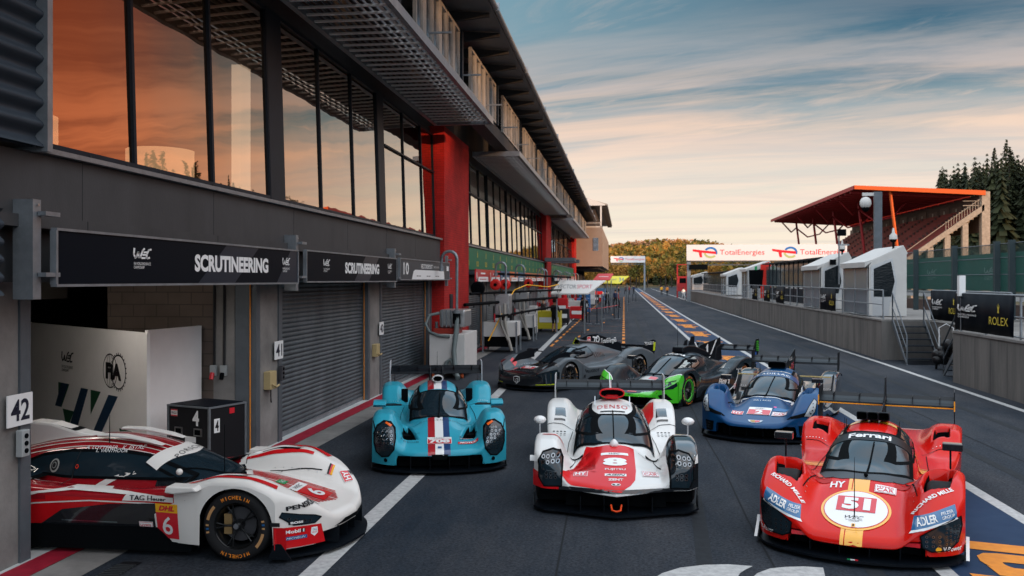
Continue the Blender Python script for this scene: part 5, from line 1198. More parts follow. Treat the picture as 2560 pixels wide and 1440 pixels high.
T=thing('barrier_tape','red barrier tape strung between the thin posts','tape',(-2.2,58.6,1.0)); g=MB(); g.tube([(0,0,0),(.25,0,-.03),(.5,0,0),(.9,3.5,-.05),(1.8,7.8,0)],.02,RED_,6); g.build('ribbon',T)
for i,(x,y,w,l,h,m,lb) in enumerate(((-4.9,46,1.1,1.0,1.5,WPAN,'tall white electrical cabinet between two refuelling rigs'),(-3.9,57.5,1.0,1.1,1.0,mat('case_black',(.012,.012,.014),.45),'black tool chest beyond the yellow cabinet'),(-4.3,61,1.2,.9,1.6,mat('cart_red',(.50,.015,.02),.4),'tall red tool chest behind the red cart'),(-3.9,71,1.2,1.4,1.2,WPAN,'low white tool chest beyond the red compressor'),(-3.3,76,1.1,1.2,1.3,mat('cabinet_blue',(.03,.12,.30),.4),'blue tool chest just before the yellow canopy'),(-5.1,39,.8,.9,1.7,mat('case_black',(.012,.012,.014),.45),'tall black rack beside the first refuelling rig'))): cabinet(lb,x,y,w,l,h,m)
# clutter further down the lane: service carts
for i in range(7):
    y=87+i*7; x=-4.2+.25*i; m=[mat('cart_red',(.50,.015,.02),.4),mat('cabinet_blue',(.03,.12,.30),.4),WPAN,mat('case_black',(.012,.012,.014),.45)][i%4]
    cabinet(['red','blue','white','black','dark red','navy','cream'][i]+' service cart number %s in the far row beyond the canopies'%['one','two','three','four','five','six','seven'][i],x,y,1.1,1.2,1.1+.3*(i%3),m,'service_cart')
# ================================================================ people
SKIN=mat('skin',(.42,.22,.14),.55); CLB=mat('cloth_black',(.010,.011,.013),.8)
def person(label,x,y,rz,shirt,trousers,pose='stand',short=True,group=None,hair=(.03,.02,.015)):
    """one continuous skinned body; clothing is part of its material regions"""
    T=thing('person',label,'person',(x,y,0),rz,group)
    J=[(0,0,.95,.13),(0,0,1.15,.125),(0,0,1.38,.14),(0,.01,1.50,.055),(0,.0,1.62,.085),(0,0,1.72,.075)]
    E=[(0,1),(1,2),(2,3),(3,4),(4,5)]
    def add(p,par): J.append(p); E.append((par,len(J)-1)); return len(J)-1
    for sg in (1,-1):
        sw=.10*sg if pose=='walk' else 0.03*sg
        h=add((.10*sg,0,.90,.10),0); k=add((.12*sg,-.02-sw*1.2,.50,.065),h); a=add((.13*sg,.04+(-sw if sg>0 else -sw)*1.6*1.0,.09,.042),k); add((.14*sg,-.12-sw*1.6,.045,.038),a)
        s=add((.19*sg,0,1.42,.065),2); fy=-.12 if pose=='work' else .04; e=add((.26*sg,fy*.6,1.15,.045),s); w=add((.22*sg if pose!='work' else .15*sg,(-.30 if pose=='work' else -.06+sw),.93 if pose!='work' else 1.12,.034),e); add((.21*sg if pose!='work' else .12*sg,(-.38 if pose=='work' else -.08+sw),.85 if pose!='work' else 1.12,.032),w)
    me=bpy.data.meshes.new('body'); me.from_pydata([p[:3] for p in J],E,[]); o=bpy.data.objects.new('body',me); COL.objects.link(o); o.modifiers.new('skin','SKIN')
    for v,p in zip(me.skin_vertices[0].data,J): v.radius=(p[3],p[3])
    me.skin_vertices[0].data[0].use_root=True; s=o.modifiers.new('sub','SUBSURF'); s.levels=1; s.render_levels=1
    dg=bpy.context.evaluated_depsgraph_get(); m2=bpy.data.meshes.new_from_object(o.evaluated_get(dg)); bpy.data.objects.remove(o)
    for m in (SKIN,shirt,trousers,MBLK): m2.materials.append(m)
    for p in m2.polygons:
        c=p.center; z=c.z; k=0
        if z<.10: k=3
        elif z<(.52 if short else .1): k=0
        elif z<.98 and abs(c.x)<.2: k=2
        if .95<=z<1.47 and abs(c.x)<.30 and c.y>-.2: k=1
        if not short and .1<=z<.98 and abs(c.x)<.2: k=2
        p.material_index=k; p.use_smooth=True
    b=bpy.data.objects.new('body',m2); COL.objects.link(b); b.parent=T
    g=MB(); g.ball((0,.015,1.70),.105,mat('hair_%d'%int(hair[0]*100),hair,.8),12,1.05); g.build('hair',T)
    g=MB(); g.ball((0,-.075,1.66),.028,SKIN,8,1.4); g.ball((.035,-.078,1.685),.011,MBLK,6); g.ball((-.035,-.078,1.685),.011,MBLK,6); g.box(-.025,.025,-.086,-.078,1.615,1.622,mat('lip',(.3,.1,.08),.5)); g.build('face',T)
    return T
person('person in black shirt and shorts working at the yellow cabinet',-3.65,48.6,R(150),CLB,CLB,'work',True)
far=[(-2.6,61,'person in dark clothes standing near the red cart',CLB),(-4.6,52.5,'person in grey partly hidden behind the yellow cabinet',mat('cloth_grey',(.08,.07,.07),.8)),(-.9,97,'person in navy beyond the two sloping canopies',mat('cloth_navy',(.02,.03,.07),.8)),(-1.6,88,'person in dark clothes beside the yellow canopy',CLB),(-.6,92,'person in a red shirt beyond the yellow canopy',mat('cloth_red',(.35,.03,.03),.8)),(-3.1,70,'person in dark clothes next to the red compressor',CLB),(-.9,150,'person in dark clothes standing beside the far garages',CLB),(.3,182,'person in a dark jacket, leftmost of the distant walkers',mat('cloth_grey',(.08,.07,.07),.8)),(1.0,176,'person in a red top among the distant walkers',mat('cloth_red',(.35,.03,.03),.8)),(1.9,184,'person in navy among the distant walkers',mat('cloth_navy',(.02,.03,.07),.8)),(7.6,165,'person in a bright orange suit by the far pit wall',ORP),(6.9,172,'person in yellow vest beside the orange suit',YEL),(8.1,128,'person in white overalls by the far pit wall',WTX)]
for x,y,l,m in far: person(l,x,y,rnd.uniform(0,6),m,CLB if m is not WTX else WTX,'walk',False)
# ================================================================ trees
def leafmat(name,c1,c2,rough=.8):
    m=mat(name,c1,rough); nt,N,L=nodes_of(m); b=N['Principled BSDF']; at=N.new('ShaderNodeAttribute'); at.attribute_name='tone'
    mx=N.new('ShaderNodeMixRGB'); L.new(at.outputs['Fac'],mx.inputs[0]); mx.inputs[1].default_value=c1+(1,); mx.inputs[2].default_value=c2+(1,); L.new(mx.outputs[0],b.inputs['Base Color']); b.inputs['Specular IOR Level'].default_value=.15; return m
CONI=leafmat('conifer_green',(.012,.018,.009),(.036,.040,.016)); BARK=mat('bark',(.06,.045,.035),.9,var=.3,vscale=4)
GOLD=leafmat('golden_leaves',(.36,.17,.035),(.24,.15,.03)); OLIVE=leafmat('olive_leaves',(.09,.09,.02),(.17,.12,.02))
class Leaves:
    def __init__(s): s.v=[];s.f=[];s.t=[]
    def quad(s,p,u,w,t): 
        b=len(s.v); s.v+=[p-u-w,p+u-w,p+u+w,p-u+w]; s.f.append((b,b+1,b+2,b+3)); s.t+=[t]*4
    def mesh(s,name,m):
        me=bpy.data.meshes.new(name); me.from_pydata([tuple(v) for v in s.v],[],s.f); me.materials.append(m); a=me.attributes.new('tone','FLOAT','POINT'); a.data.foreach_set('value',s.t); return me
def rv(r): 
    while 1:
        v=Vector((r.uniform(-1,1),r.uniform(-1,1),r.uniform(-1,1)))
        if .05<v.length<1: return v.normalized()
def conifer_mesh(seed,H=1.,Rb=.17,whorls=46,per=12,ls=.012):
    r=random.Random(seed); L=Leaves()
    for i in range(whorls):
        t=i/whorls; z=H*(.08+.90*t); R_=Rb*(1-t)**.85*r.uniform(.75,1.15)+.006
        for k in range(max(4,int(per*(1-t*.6)))):
            a=r.uniform(0,6.283); rr=R_*r.uniform(.6,1.1); n=max(2,int(rr/.022)); tone=r.random()
            for j in range(n):
                q=(j+1)/n; p=Vector((math.cos(a)*rr*q,math.sin(a)*rr*q,z-rr*.45*q*q+r.uniform(-.02,.02))); u=Vector((-math.sin(a),math.cos(a),0))*ls*r.uniform(.5,1.2)*(1.15-q*.5); w=Vector((math.cos(a)*.7,math.sin(a)*.7,-.5))*ls*.8; L.quad(p,u,w,tone); L.quad(p+Vector((0,0,-.008)),rv(r)*ls*.6,rv(r)*ls*.5,tone)
    return L
def tree(name,label,cat,cm,x,y,z,h,group,trunkm,rz):
    T=thing(name,label,cat,(x,y,z),rz,group); c=bpy.data.objects.new('crown',cm); COL.objects.link(c); c.parent=T; c.scale=(h,h,h); t=bpy.data.objects.new('trunk',trunkm); COL.objects.link(t); t.parent=T; t.scale=(h,h,h)
g=MB(); g.cyl((0,0,-.05),(0,0,.93),.016,BARK,8,r2=.003); o=g.build('trunk_source'); TRK=o.data; bpy.data.objects.remove(o)
CM=[conifer_mesh(i,Rb=rb).mesh('crown',CONI) for i,rb in ((1,.17),(2,.14),(3,.19))]
for c in CM: pass
# wooded bank on the right: earth slope and individual firs
def terr(x,y): # height of the right bank
    a=max(0,min(1,(x-62)/30)); return 12*a*a*(3-2*a)
def bank(name,x0,x1,y0,y1,hf,nx=24,ny=30,m=None):
    g=MB(); vs=[(x0+(x1-x0)*i/nx,y0+(y1-y0)*j/ny,hf(x0+(x1-x0)*i/nx,y0+(y1-y0)*j/ny)) for j in range(ny+1) for i in range(nx+1)]
    g.raw(vs,[(j*(nx+1)+i,j*(nx+1)+i+1,(j+1)*(nx+1)+i+1,(j+1)*(nx+1)+i) for j in range(ny) for i in range(nx)],m or mat('forest_floor',(.05,.04,.02),.95,var=.3,vscale=.1),True); tag(g.build(name,fixn=False),kind='structure')
bank('wooded_bank_terrain',58,230,100,420,lambda x,y: terr(x,y)-.3)
r=random.Random(11); K=0
cols_=['dark','broad','slim','ragged','lean','bushy','tall','short']
spots=[(70,214,24),(75,206,26),(79,201,28),(82,196,30),(86,207,32),(90,215,31),(84,222,28),(72,230,25),(94,205,33),(88,190,31),(97,222,34),(78,240,25),(70,250,22),(101,212,35),(66,196,17),(92,236,30)]
for i,(x,y,h) in enumerate(spots):
    tree('fir_tree','%s dark fir right of the grandstand, number %s of its row'%(['slender','broad','ragged','pointed'][i%4],['one','two','three','four','five','six','seven','eight','nine','ten','eleven','twelve','thirteen','fourteen','fifteen','sixteen'][i]),'tree',CM[i%3],x,y,terr(x,y)-.5,h*.86,'firs on the wooded bank',TRK,r.uniform(0,6))
# dense wood beyond and off to the right (reads as one mass)
def forest(name,n,pick,seed,kinds,label,NW=9,NQ=6):
    r=random.Random(seed); L={}
    for k in kinds: L[k]=Leaves()
    for i in range(n):
        x,y,z,h=pick(r); k=r.choices(list(kinds),weights=list(kinds.values()))[0]; l=L[k]; tone0=r.random()
        if k is CONI:
            for w in range(NW):
                t=w/NW; R_=(h*.20*(1-t)**.9+.05)*r.uniform(.8,1.15); zz=z+h*(.12+.86*t)
                for q in range(NQ):
                    a=q*6.283/NQ+r.uniform(-.4,.4); p=Vector((x+math.cos(a)*R_*.55,y+math.sin(a)*R_*.55,zz-R_*.25+r.uniform(-.01,.01)*h)); l.quad(p,Vector((-math.sin(a),math.cos(a),0))*R_*2.28/NQ,Vector((math.cos(a)*.5,math.sin(a)*.5,-.45))*R_*r.uniform(.8,1.2),min(1,max(0,tone0+r.uniform(-.2,.2))))
        else:
            for w in range(46):
                d=rv(r); rad=r.uniform(.55,1)**.5; p=Vector((x+d.x*h*.36*rad,y+d.y*h*.36*rad,z+h*.58+d.z*h*.42*rad)); l.quad(p,rv(r)*h*.085,rv(r)*h*.085,min(1,max(0,tone0+r.uniform(-.3,.3))))
    T=bpy.data.objects.new(name,None); COL.objects.link(T); T['label']=label; T['category']='forest'; T['kind']='stuff'
    for k,l in L.items():
        if l.v: o=bpy.data.objects.new('tree_crowns',l.mesh(name+'_crowns',k)); COL.objects.link(o); o.parent=T
def pick_b(r):
    y=r.uniform(195,420); x=max(68,y*.325)+r.uniform(0,1)**1.5*70; return x,y,terr(x,y)-.5,r.uniform(17,25)
forest('dense_wood',900,pick_b,5,{CONI:1},'dark dense fir wood behind the grandstand',18,11)
# unseen forested ridge off to the right, added to shade the pit lane
def ridge_h(x,y):
    a=max(0,min(1,(x-58)/34)); e=max(0,min(1,(34-y)/14)); return 20*a*a*(3-2*a)*e*e*(3-2*e)
bank('shading_ridge_terrain',50,200,-220,50,lambda x,y: ridge_h(x,y)-.2)
def pick_r(r):
    x=r.uniform(66,110); y=r.uniform(-210,26); return x,y,ridge_h(x,y)-.5,r.uniform(10,13.5)
forest('shading_ridge_wood',900,pick_r,6,{CONI:1},'unseen fir wood on the ridge, added to shade the pit lane')
# far hills
def hill(x,y):
    a=max(0,min(1,(y-420)/330)); b=max(0,min(1,(y-720)/260)); s=a*a*(3-2*a); s2=b*b*(3-2*b)
    lf=max(0,min(1,(x+190)/160)); 
    return s*(12+5*math.sin(x*.013+1.2)+3*math.sin(x*.031))+s2*(10+6*math.sin(x*.010-.3+1.6))*1.0 - 2.5*s*max(0,(x-90)/120)
bank('hill_terrain',-420,520,400,1300,hill,50,50,mat('hill_floor',(.14,.09,.035),.95,var=.35,vscale=.03))
def pick_h(r):
    while 1:
        y=r.uniform(430,900); x=r.uniform(-60,y*.42+10)
        if abs(x-(95+ (y-480)*.10+10*math.sin(y*.02)))<9 and y<640: continue
        return x,y,hill(x,y)-.5,r.uniform(8,13)
forest('hillside_forest',3400,pick_h,8,{CONI:.45,OLIVE:.33,GOLD:.22},'mixed green and golden forest on the hillside beyond the pit lane')
def pick_far(r):
    y=r.uniform(880,1150); x=r.uniform(-80,y*.42); return x,y,hill(x,y)-.5,r.uniform(8,11)
BARE=leafmat('bare_orange_haze_woods',(.34,.16,.07),(.42,.22,.11))  # far woods paled in colour to stand in for haze
forest('far_ridge_forest',1500,pick_far,9,{BARE:.85,CONI:.15},'bare orange wood along the far skyline')
def leafy(seed):
    r=random.Random(seed); L=Leaves(); cl=[(rv(r)*r.uniform(.1,.32)) for _ in range(9)]
    for c in cl:
        t0=r.random()
        for k in range(60):
            p=Vector((c.x,c.y,c.z*.9+.56))+rv(r)*r.uniform(.05,.17); L.quad(p,rv(r)*.022,rv(r)*.022,min(1,max(0,t0+r.uniform(-.25,.25))))
    return L
LM=[leafy(i).mesh('crown',m) for i,m in ((1,GOLD),(2,GOLD),(3,OLIVE))]
g=MB(); g.cyl((0,0,-.02),(0,0,.5),.025,BARK,8,r2=.012); 
for k in range(5): a=k*1.256; g.cyl((0,0,.3+.03*k),(.2*math.cos(a),.2*math.sin(a),.62),.011,BARK,6,r2=.004)
o=g.build('t'); TR2=o.data; bpy.data.objects.remove(o)
r=random.Random(4); W_=['pale gold','amber','deep gold','rusty','olive','honey','bright orange','brown gold']
for i in range(22):
    y=r.uniform(300,395); x=-9+i*2.6+r.uniform(-1.5,1.5); x=x*y/330
    tree('autumn_tree','%s autumn tree in the %s row of the lane end, %s from left'%(W_[i%8],['front','rear'][i%2],['first','second','third','fourth','fifth','sixth','seventh','eighth','ninth','tenth','eleventh'][i//2]),'tree',LM[i%3],x,y,-.2,r.uniform(9,15),'autumn trees at the end of the pit lane',TR2,r.uniform(0,6))
# ================================================================ the seven entries
def lampgrid(x0,x1,z0,z1,nx,nz,r=.02,sk=0): return [(x0+(x1-x0)*(i/(max(1,nx-1)))+sk*(j/(max(1,nz-1))),z0+(z1-z0)*j/(max(1,nz-1)),r) for i in range(nx) for j in range(nz)]
def build_turquoise():
    P=paint('turquoise_paint',(.030,.32,.43),.3)
    pit=[(.30,-2.02),(.55,-2.06),(.57,-1.40),(.47,-1.30)]
    S=Shape(podx=.60,fen=[(-2.5,.36),(-2.3,.55),(-2.05,.70),(-1.75,.81),(-1.45,.82),(-1.15,.72),(-.8,.52),(0,.46),(.6,.50),(.95,.70),(1.3,.88),(1.7,.90),(2.1,.80),(2.4,.68)],
      nose=[(-2.5,.27),(-2.1,.40),(-1.7,.53),(-1.3,.65),(-.9,.70),(2.4,.58)],wn=[(-2.5,.75),(-2.2,.60),(-1.9,.38),(-1.3,.34),(2.4,.34)],
      cock=[(-1.4,.46),(-1.25,.60),(-1.0,.74),(-.6,.94),(-.2,1.05),(.15,1.09),(.5,1.06),(1.0,.96),(1.6,.80),(2.4,.62)],
      wk=[(-1.4,.36),(-1.0,.48),(-.5,.53),(.2,.50),(.8,.36),(1.5,.22),(2.4,.15)],kp=2.3,pits=[(pit,.24,.04)],
      wf=[(-2.5,.19),(-1.6,.20),(-.9,.17),(.8,.2),(1.5,.25),(2.4,.2)],edge=.14,edrop=.10)
    NB=mat('stripe_navy',(.012,.05,.16),.3,coat=1); RD=mat('stripe_red',(.38,.012,.02),.3,coat=1)
    def art(mb,A):
        for x0,x1,m in ((-.17,-.065,RD),(-.065,.06,WHT),(.06,.155,NB)):
            ys=[-2.49,-1.26]; A.poly(mb,[(x0,-2.488),(x1,-2.488),(x1,-1.27),(x0,-1.27)],'top',m,.004,.04)
            A.poly(mb,[(x0,-.42),(x1,-.42),(x1,1.9),(x0,1.9)],'top',m,.004,.05); A.poly(mb,[(x0,.28),(x1,.28),(x1,.34),(x0,.34)],'front',m,.005,.05)
        for sg in (1,-1): A.poly(mb,[(sg*a,b) for a,b in [(.32,-1.99),(.54,-2.03),(.555,-1.40),(.47,-1.33)]],'top',MBLK,.004,.02)
        A.text(mb,'PODIUM',(-.44,-2.14),.26,.055,'top',DKT,.007,spacing=1.4)
        A.text(mb,'FIA | ACO',(-.38,-1.80),.17,.04,'top',DKT,.007)
        A.poly(mb,rect(-.38,-1.93,.15,.07),'top',WHT,.006,.05); A.poly(mb,rect(-.38,-1.945,.15,.01),'top',RED_,.008,.05);A.poly(mb,rect(-.38,-1.92,.15,.01),'top',RED_,.008,.05); A.poly(mb,rect(-.42,-1.915,.07,.04),'top',DBL,.009,.05)
        hypercar_badge(mb,A,(.40,-1.98),.19,.15,'top')
        A.poly(mb,rect(.42,-2.20,.30,.08),'top',RED_,.007,.04); A.text(mb,'MOTUL',(.42,-2.20),.26,.05,'top',WHT,.010,bold=.04,shear=.3)
        A.text(mb,'ROAD TO THE SUN AUTOMOBILES' if False else 'GLICKENHAUS',(.0,-1.40),.6,.035,'top',DKT,.008,spacing=1.3)
        A.poly(mb,rect(0,-2.35,.055,.07),'top',DBL,.009,.05)
        for sx in (-.78,.78): A.poly(mb,ring_pts(sx,.20,.028,.028,12),'front',MBLK,.006,.1)
        for sg in (1,-1): A.band(mb,[(sg*.93,-2.2+.0),(sg*.98,-1.9)],.006,'top',BLK,.005)
        A.poly(mb,[(-.10,.22),(.10,.22),(.12,.29),(-.12,.29)],'front',MBLK,.01,.05)
        for sg in (1,-1):
            A.text(mb,'EXXON',( -1.0 if True else 0,.42),.4,.08,'side',WHT,.006,0,sg,sg=sg) if False else None
    root,A=base_car('race_car','turquoise prototype race car with red, white and blue centre stripes and number 708',(-3.154,15.42,0),R(12.3),S,P,art,wheels=dict(txt=WHT),splm=BLK)
    plate(None,A,root,'708',(0,-2.09),.36,.26,'top',tw=.85)
    cockpit_glass(root,A,S,-1.26,-.48,.22)
    side_window(root,A,[(-.95,.72),(-.5,.90),(.1,.98),(.25,.80),(-.6,.70)],.60)
    egg=[(.645,.50),(.66,.62),(.72,.695),(.82,.71),(.91,.66),(.955,.55),(.955,.42),(.92,.30),(.84,.245),(.74,.26),(.66,.36)]
    lm=lampgrid(.71,.88,.58,.58,4,1,.017)+lampgrid(.70,.90,.535,.535,5,1,.018)+lampgrid(.70,.90,.49,.49,5,1,.018)+lampgrid(.695,.905,.445,.445,5,1,.018)+lampgrid(.70,.91,.34,.40,9,3,.008)+lampgrid(.75,.83,.62,.62,3,1,.015)
    headlight(A,root,egg,'front',lm,rim=.010)
    for sg in (1,-1):
        g=MB(); A.poly(g,[(sg*a,b) for a,b in [(.70,.66),(.78,.70),(.80,.685),(.72,.64)]],'front',mat('lamp_orange',(.8,.12,.01),.3),.012); g.build('indicator',root,fixn=False)
    scoop(root,(-.12,1.13),.19,.13,.9,mat('scoop_grey',(.5,.5,.5),.35,coat=.6),back=1.0,p=2.)
    rear_wing(root,.88,2.25,1.0,.30,ep_poly=[(2.15,.68),(2.5,.62),(2.64,.95),(2.64,1.22),(2.2,1.22),(2.15,1.0)],epm=mat('wing_end_grey',(.5,.5,.52),.4),neckx=(-.12,.12))
    mirrors(root,(.93,-.98,.83),'pod',P)
    for sg in (1,-1):
        g=MB(); g.box(min(sg*.52,sg*.64),max(sg*.52,sg*.64),.92,.98,.60,.84,MBLK); g.build('side_intake',root,bevel=.015)
        g=MB(); g.prism([(1.7,.88),(1.9,.88),(1.9,1.0),(1.84,.98)],'x',sg*.78,sg*.79,BLK); g.build('fender_fin',root)
    wiper(root,S,(.0,-1.30),(.03,-.62)); antenna(root,S,-.05,-.2,.25); antenna(root,S,.0,.6,.5,lean=.05)
def build_white_red():
    P=paint('white_paint',(.72,.72,.70),.3,.03); RD=mat('signal_red',(.62,.008,.012),.3,coat=.2,spec=.1); BK=mat('gloss_black',(.012,.014,.017),.15,coat=1)
    pit=[(.33,-1.95),(.55,-1.95),(.60,-1.35),(.48,-1.30),(.40,-1.45)]
    S=Shape(podx=.62,front=[(0,-2.56),(.3,-2.47),(.55,-2.38),(.7,-2.33),(.85,-2.30),(1.0,-2.10)],
      fen=[(-2.5,.50),(-2.3,.60),(-2.05,.74),(-1.8,.82),(-1.5,.84),(-1.2,.76),(-.85,.52),(0,.42),(.6,.48),(.95,.70),(1.25,.80),(1.7,.84),(2.2,.82),(2.4,.77)],
      xf=[(-2.5,.81),(-1.0,.81),(1.0,.80),(2.4,.80)],wf=[(-2.5,.19),(-1.6,.19),(-.9,.15),(.8,.17),(1.5,.22),(2.4,.19)],
      nose=[(-2.56,.33),(-2.2,.44),(-1.8,.55),(-1.4,.66),(-.9,.73),(2.4,.58)],wn=[(-2.56,.80),(-2.1,.55),(-1.8,.36),(-1.3,.34),(2.4,.3)],
      deck=[(-2.56,.34),(-2.0,.42),(-1.4,.44),(-1.0,.44),(0,.44),(1.0,.50),(2.4,.60)],
      cock=[(-1.45,.52),(-1.25,.66),(-1.0,.79),(-.6,.95),(-.2,1.04),(.15,1.07),(.5,1.04),(1.0,.95),(1.6,.80),(2.4,.62)],
      wk=[(-1.45,.42),(-1.1,.52),(-.6,.57),(.2,.56),(.8,.42),(1.5,.24),(2.4,.16)],kp=2.7,lip_c=.30,lip_f=.30,edge=.09,edrop=.05,rocker=.2)
    def art(mb,A):
        red=[(-.66,-2.33),(-.35,-2.43),(0,-2.54),(.06,-2.53),(.17,-2.42),(.23,-2.28),(.25,-2.05),(.25,-1.36),(-.18,-1.36),(-.36,-1.22),(-.38,-1.27),(-.22,-1.55),(-.18,-2.0),(-.24,-2.10),(-.60,-2.20)]
        A.poly(mb,red,'top',RD,.004,.03)
        # black right fender, black left headlight zone with red lower corner
        A.poly(mb,[(.64,-2.33),(.86,-2.29),(.93,-2.22),(.985,-2.05),(.985,-1.35),(.93,-1.12),(.80,-1.10),(.66,-1.5),(.62,-2.0)],'top',BK,.004,.03)
        A.poly(mb,[(.63,.31),(.99,.31),(.99,.60),(.63,.60)],'front',BK,.004,.03)
        A.poly(mb,[(-1.0,.30),(-.66,.30),(-.66,.40),(-1.0,.5)],'front',RD,.004,.03)
        A.poly(mb,[(-2.1,.3),(-1.12,.45),(-1.12,.62),(-1.35,.70),(-1.9,.62),(-2.1,.5)],'side',BK,.004,.05,sg=1)
        # rear fender tops, red inner flank on the right one
        A.poly(mb,[(.56,1.0),(.66,1.05),(.70,1.7),(.60,2.2),(.54,2.2)],'top',RD,.004,.04)
        for sg in (1,-1):
            A.poly(mb,[(sg*a,b) for a,b in [(.69,.96),(.86,.96),(.86,1.22),(.71,1.22)]],'top',BK,.004,.03)
            A.poly(mb,[(sg*a,b) for a,b in [(.70,.86),(.87,.86),(.87,.90),(.70,.90)]],'top',BK,.004,.03)
            for i in range(4):
                for j in range(3): A.poly(mb,rect(sg*(.70+.055*i),.50+.08*j,.03,.025),'top',DKT,.004,.1)
            A.poly(mb,[(sg*a,b) for a,b in [(.64,-1.62),(.92,-1.62),(.90,-1.585),(.66,-1.585)]],'top',RD if sg<0 else MBLK,.007,.03)
            A.poly(mb,[(sg*a,b) for a,b in [(.40,-1.40),(.57,-1.42),(.57,-1.32),(.40,-1.32)]],'top',MBLK,.006,.03)
        A.text(mb,'FUJITSU',(0,-2.03),.25,.06,'top',WHT,.008,bold=.01)
        A.poly(mb,rect(.0,-2.17,.26,.06),'top',WHT,.008,.05); A.text(mb,'AISIN',(0,-2.17),.24,.042,'top',DKT,.011,shear=.3,bold=.02)
        A.text(mb,'ZENT',(0,-2.28),.18,.05,'top',WHT,.008,bold=.03)
        A.poly(mb,ring_pts(.0,-2.40,.055,.034,20),'top',WHT,.008,.1); A.poly(mb,ring_pts(0,-2.40,.045,.026,20),'top',DKT,.0095,.1); A.poly(mb,ring_pts(0,-2.40,.012,.024,12),'top',WHT,.011,.1); A.poly(mb,ring_pts(0,-2.392,.034,.008,12),'top',WHT,.0125,.1)
        A.poly(mb,rect(.0,-1.62,.34,.06),'top',WHT,.008,.05); A.text(mb,'WEC',(0,-1.62),.14,.035,'top',DKT,.011,shear=.4)
        hy_badge(mb,A,(-.42,-2.13),.17,.14,'top',rot=R(-4)); hypercar_badge(mb,A,(.42,-2.10),.20,.16,'top',rot=R(4))
        A.text(mb,'DENSO',(0,-.30),.42,.15,'top',RED_,.006,spacing=1.2)
        A.text(mb,'IDEMITSU',(-.80,-1.45),.22,.03,'top',DKT,.007)
        for i in range(8):
            a=-1+2*i/7
        A.poly(mb,[(-.17,-.50),(.17,-.50),(.17,-.47),(-.17,-.47)],'top',MBLK,.009,.05)
        A.poly(mb,rect(-.99,.62,.1,.06),'front',WHT,.006,.1)
        # dark lip under the nose
        L=[(x/20*.66,) for x in range(-20,21)]
        A.poly(mb,[(-.68,.30),(.68,.30),(.68,.345),(0,.335),(-.68,.345)],'front',BK,.006,.03)
    root,A=base_car('race_car','white and red prototype race car with one black front fender and number 8',(-.172,13.34,0),R(1.87),S,P,art,splm=BLK,pod=BK)
    g=MB(); A.text(g,'8',(.0,-1.83),.30,.21,'top',WHT,.010,bold=.06); g.build('race_number',root,fixn=False)
    cockpit_glass(root,A,S,-1.30,-.60,.24,.97,border=.022)
    g=MB(); 
    side_window(root,A,[(-1.05,.74),(-.6,.92),(.05,1.0),(.2,.80),(-.6,.70)],.64)
    poly=[(.645,.34),(.645,.62),(.68,.70),(.76,.73),(.88,.70),(.925,.62),(.925,.42),(.86,.33)]
    lm=[(a,b,.024) for a in (.70,.755) for b in (.61,.665)]+[(a,b,.022) for a in (.815,.87) for b in (.60,.655)]+[(a,b,.022) for a in (.72,.775,.83) for b in (.44,.485)]
    for sg in (1,): headlight(A,root,poly,'front',lm,rim=.008)
    scoop(root,(-.02,1.17),.36,.14,1.3,RD,back=1.02,wall=.018)
    g=MB(); g.prism([(.0,1.08),(.4,1.04),(.9,.96),(1.6,.84),(1.2,1.02),(.6,1.14),(0,1.14)],'x',-.10,.10,RD); g.build('engine_cover',root,bevel=.03)
    rear_wing(root,.90,2.2,.98,.30,ep_poly=[(2.15,.66),(2.42,.66),(2.62,.95),(2.62,1.20),(2.2,1.20),(2.15,.95)],epm=mat('endplate_mix',(.5,.5,.5),.4),neckx=(-.14,.14),neckm=BLK)
    fin(root,[(.8,1.0),(2.2,.80),(2.35,1.22),(2.15,1.25),(1.5,1.06)],WHT)
    mirrors(root,(.985,-.95,.92),'ball',WHT,SIL)
    for sg in (1,-1):
        g=MB(); z=1.02; g.prism([(-.20,z),(-.1,z),(-.11,z+.12),(-.15,z+.12)],'x',sg*.24,sg*.25,SIL); g.build('pitot_tube',root)
    wiper(root,S,(0,-1.36),(0,-.50))
    g=MB(); zc=float(S.H(0,-1.34)); g.lathe([(.001,-.02),(.06,-.01),(.055,.03),(.02,.07),(.001,.08)],WHT,14,'z',(0,-1.36,zc)); g.build('wiper_cowl',root)
    g=MB(); g.tube([(-.06,-2.52,.17),(-.05,-2.58,.12),(0,-2.6,.11),(.05,-2.58,.12),(.06,-2.52,.17)],.012,mat('tow_orange',(.8,.07,.01),.4),8); g.build('tow_hook',root)
    antenna(root,S,0,.9,.30,WHT,.01)
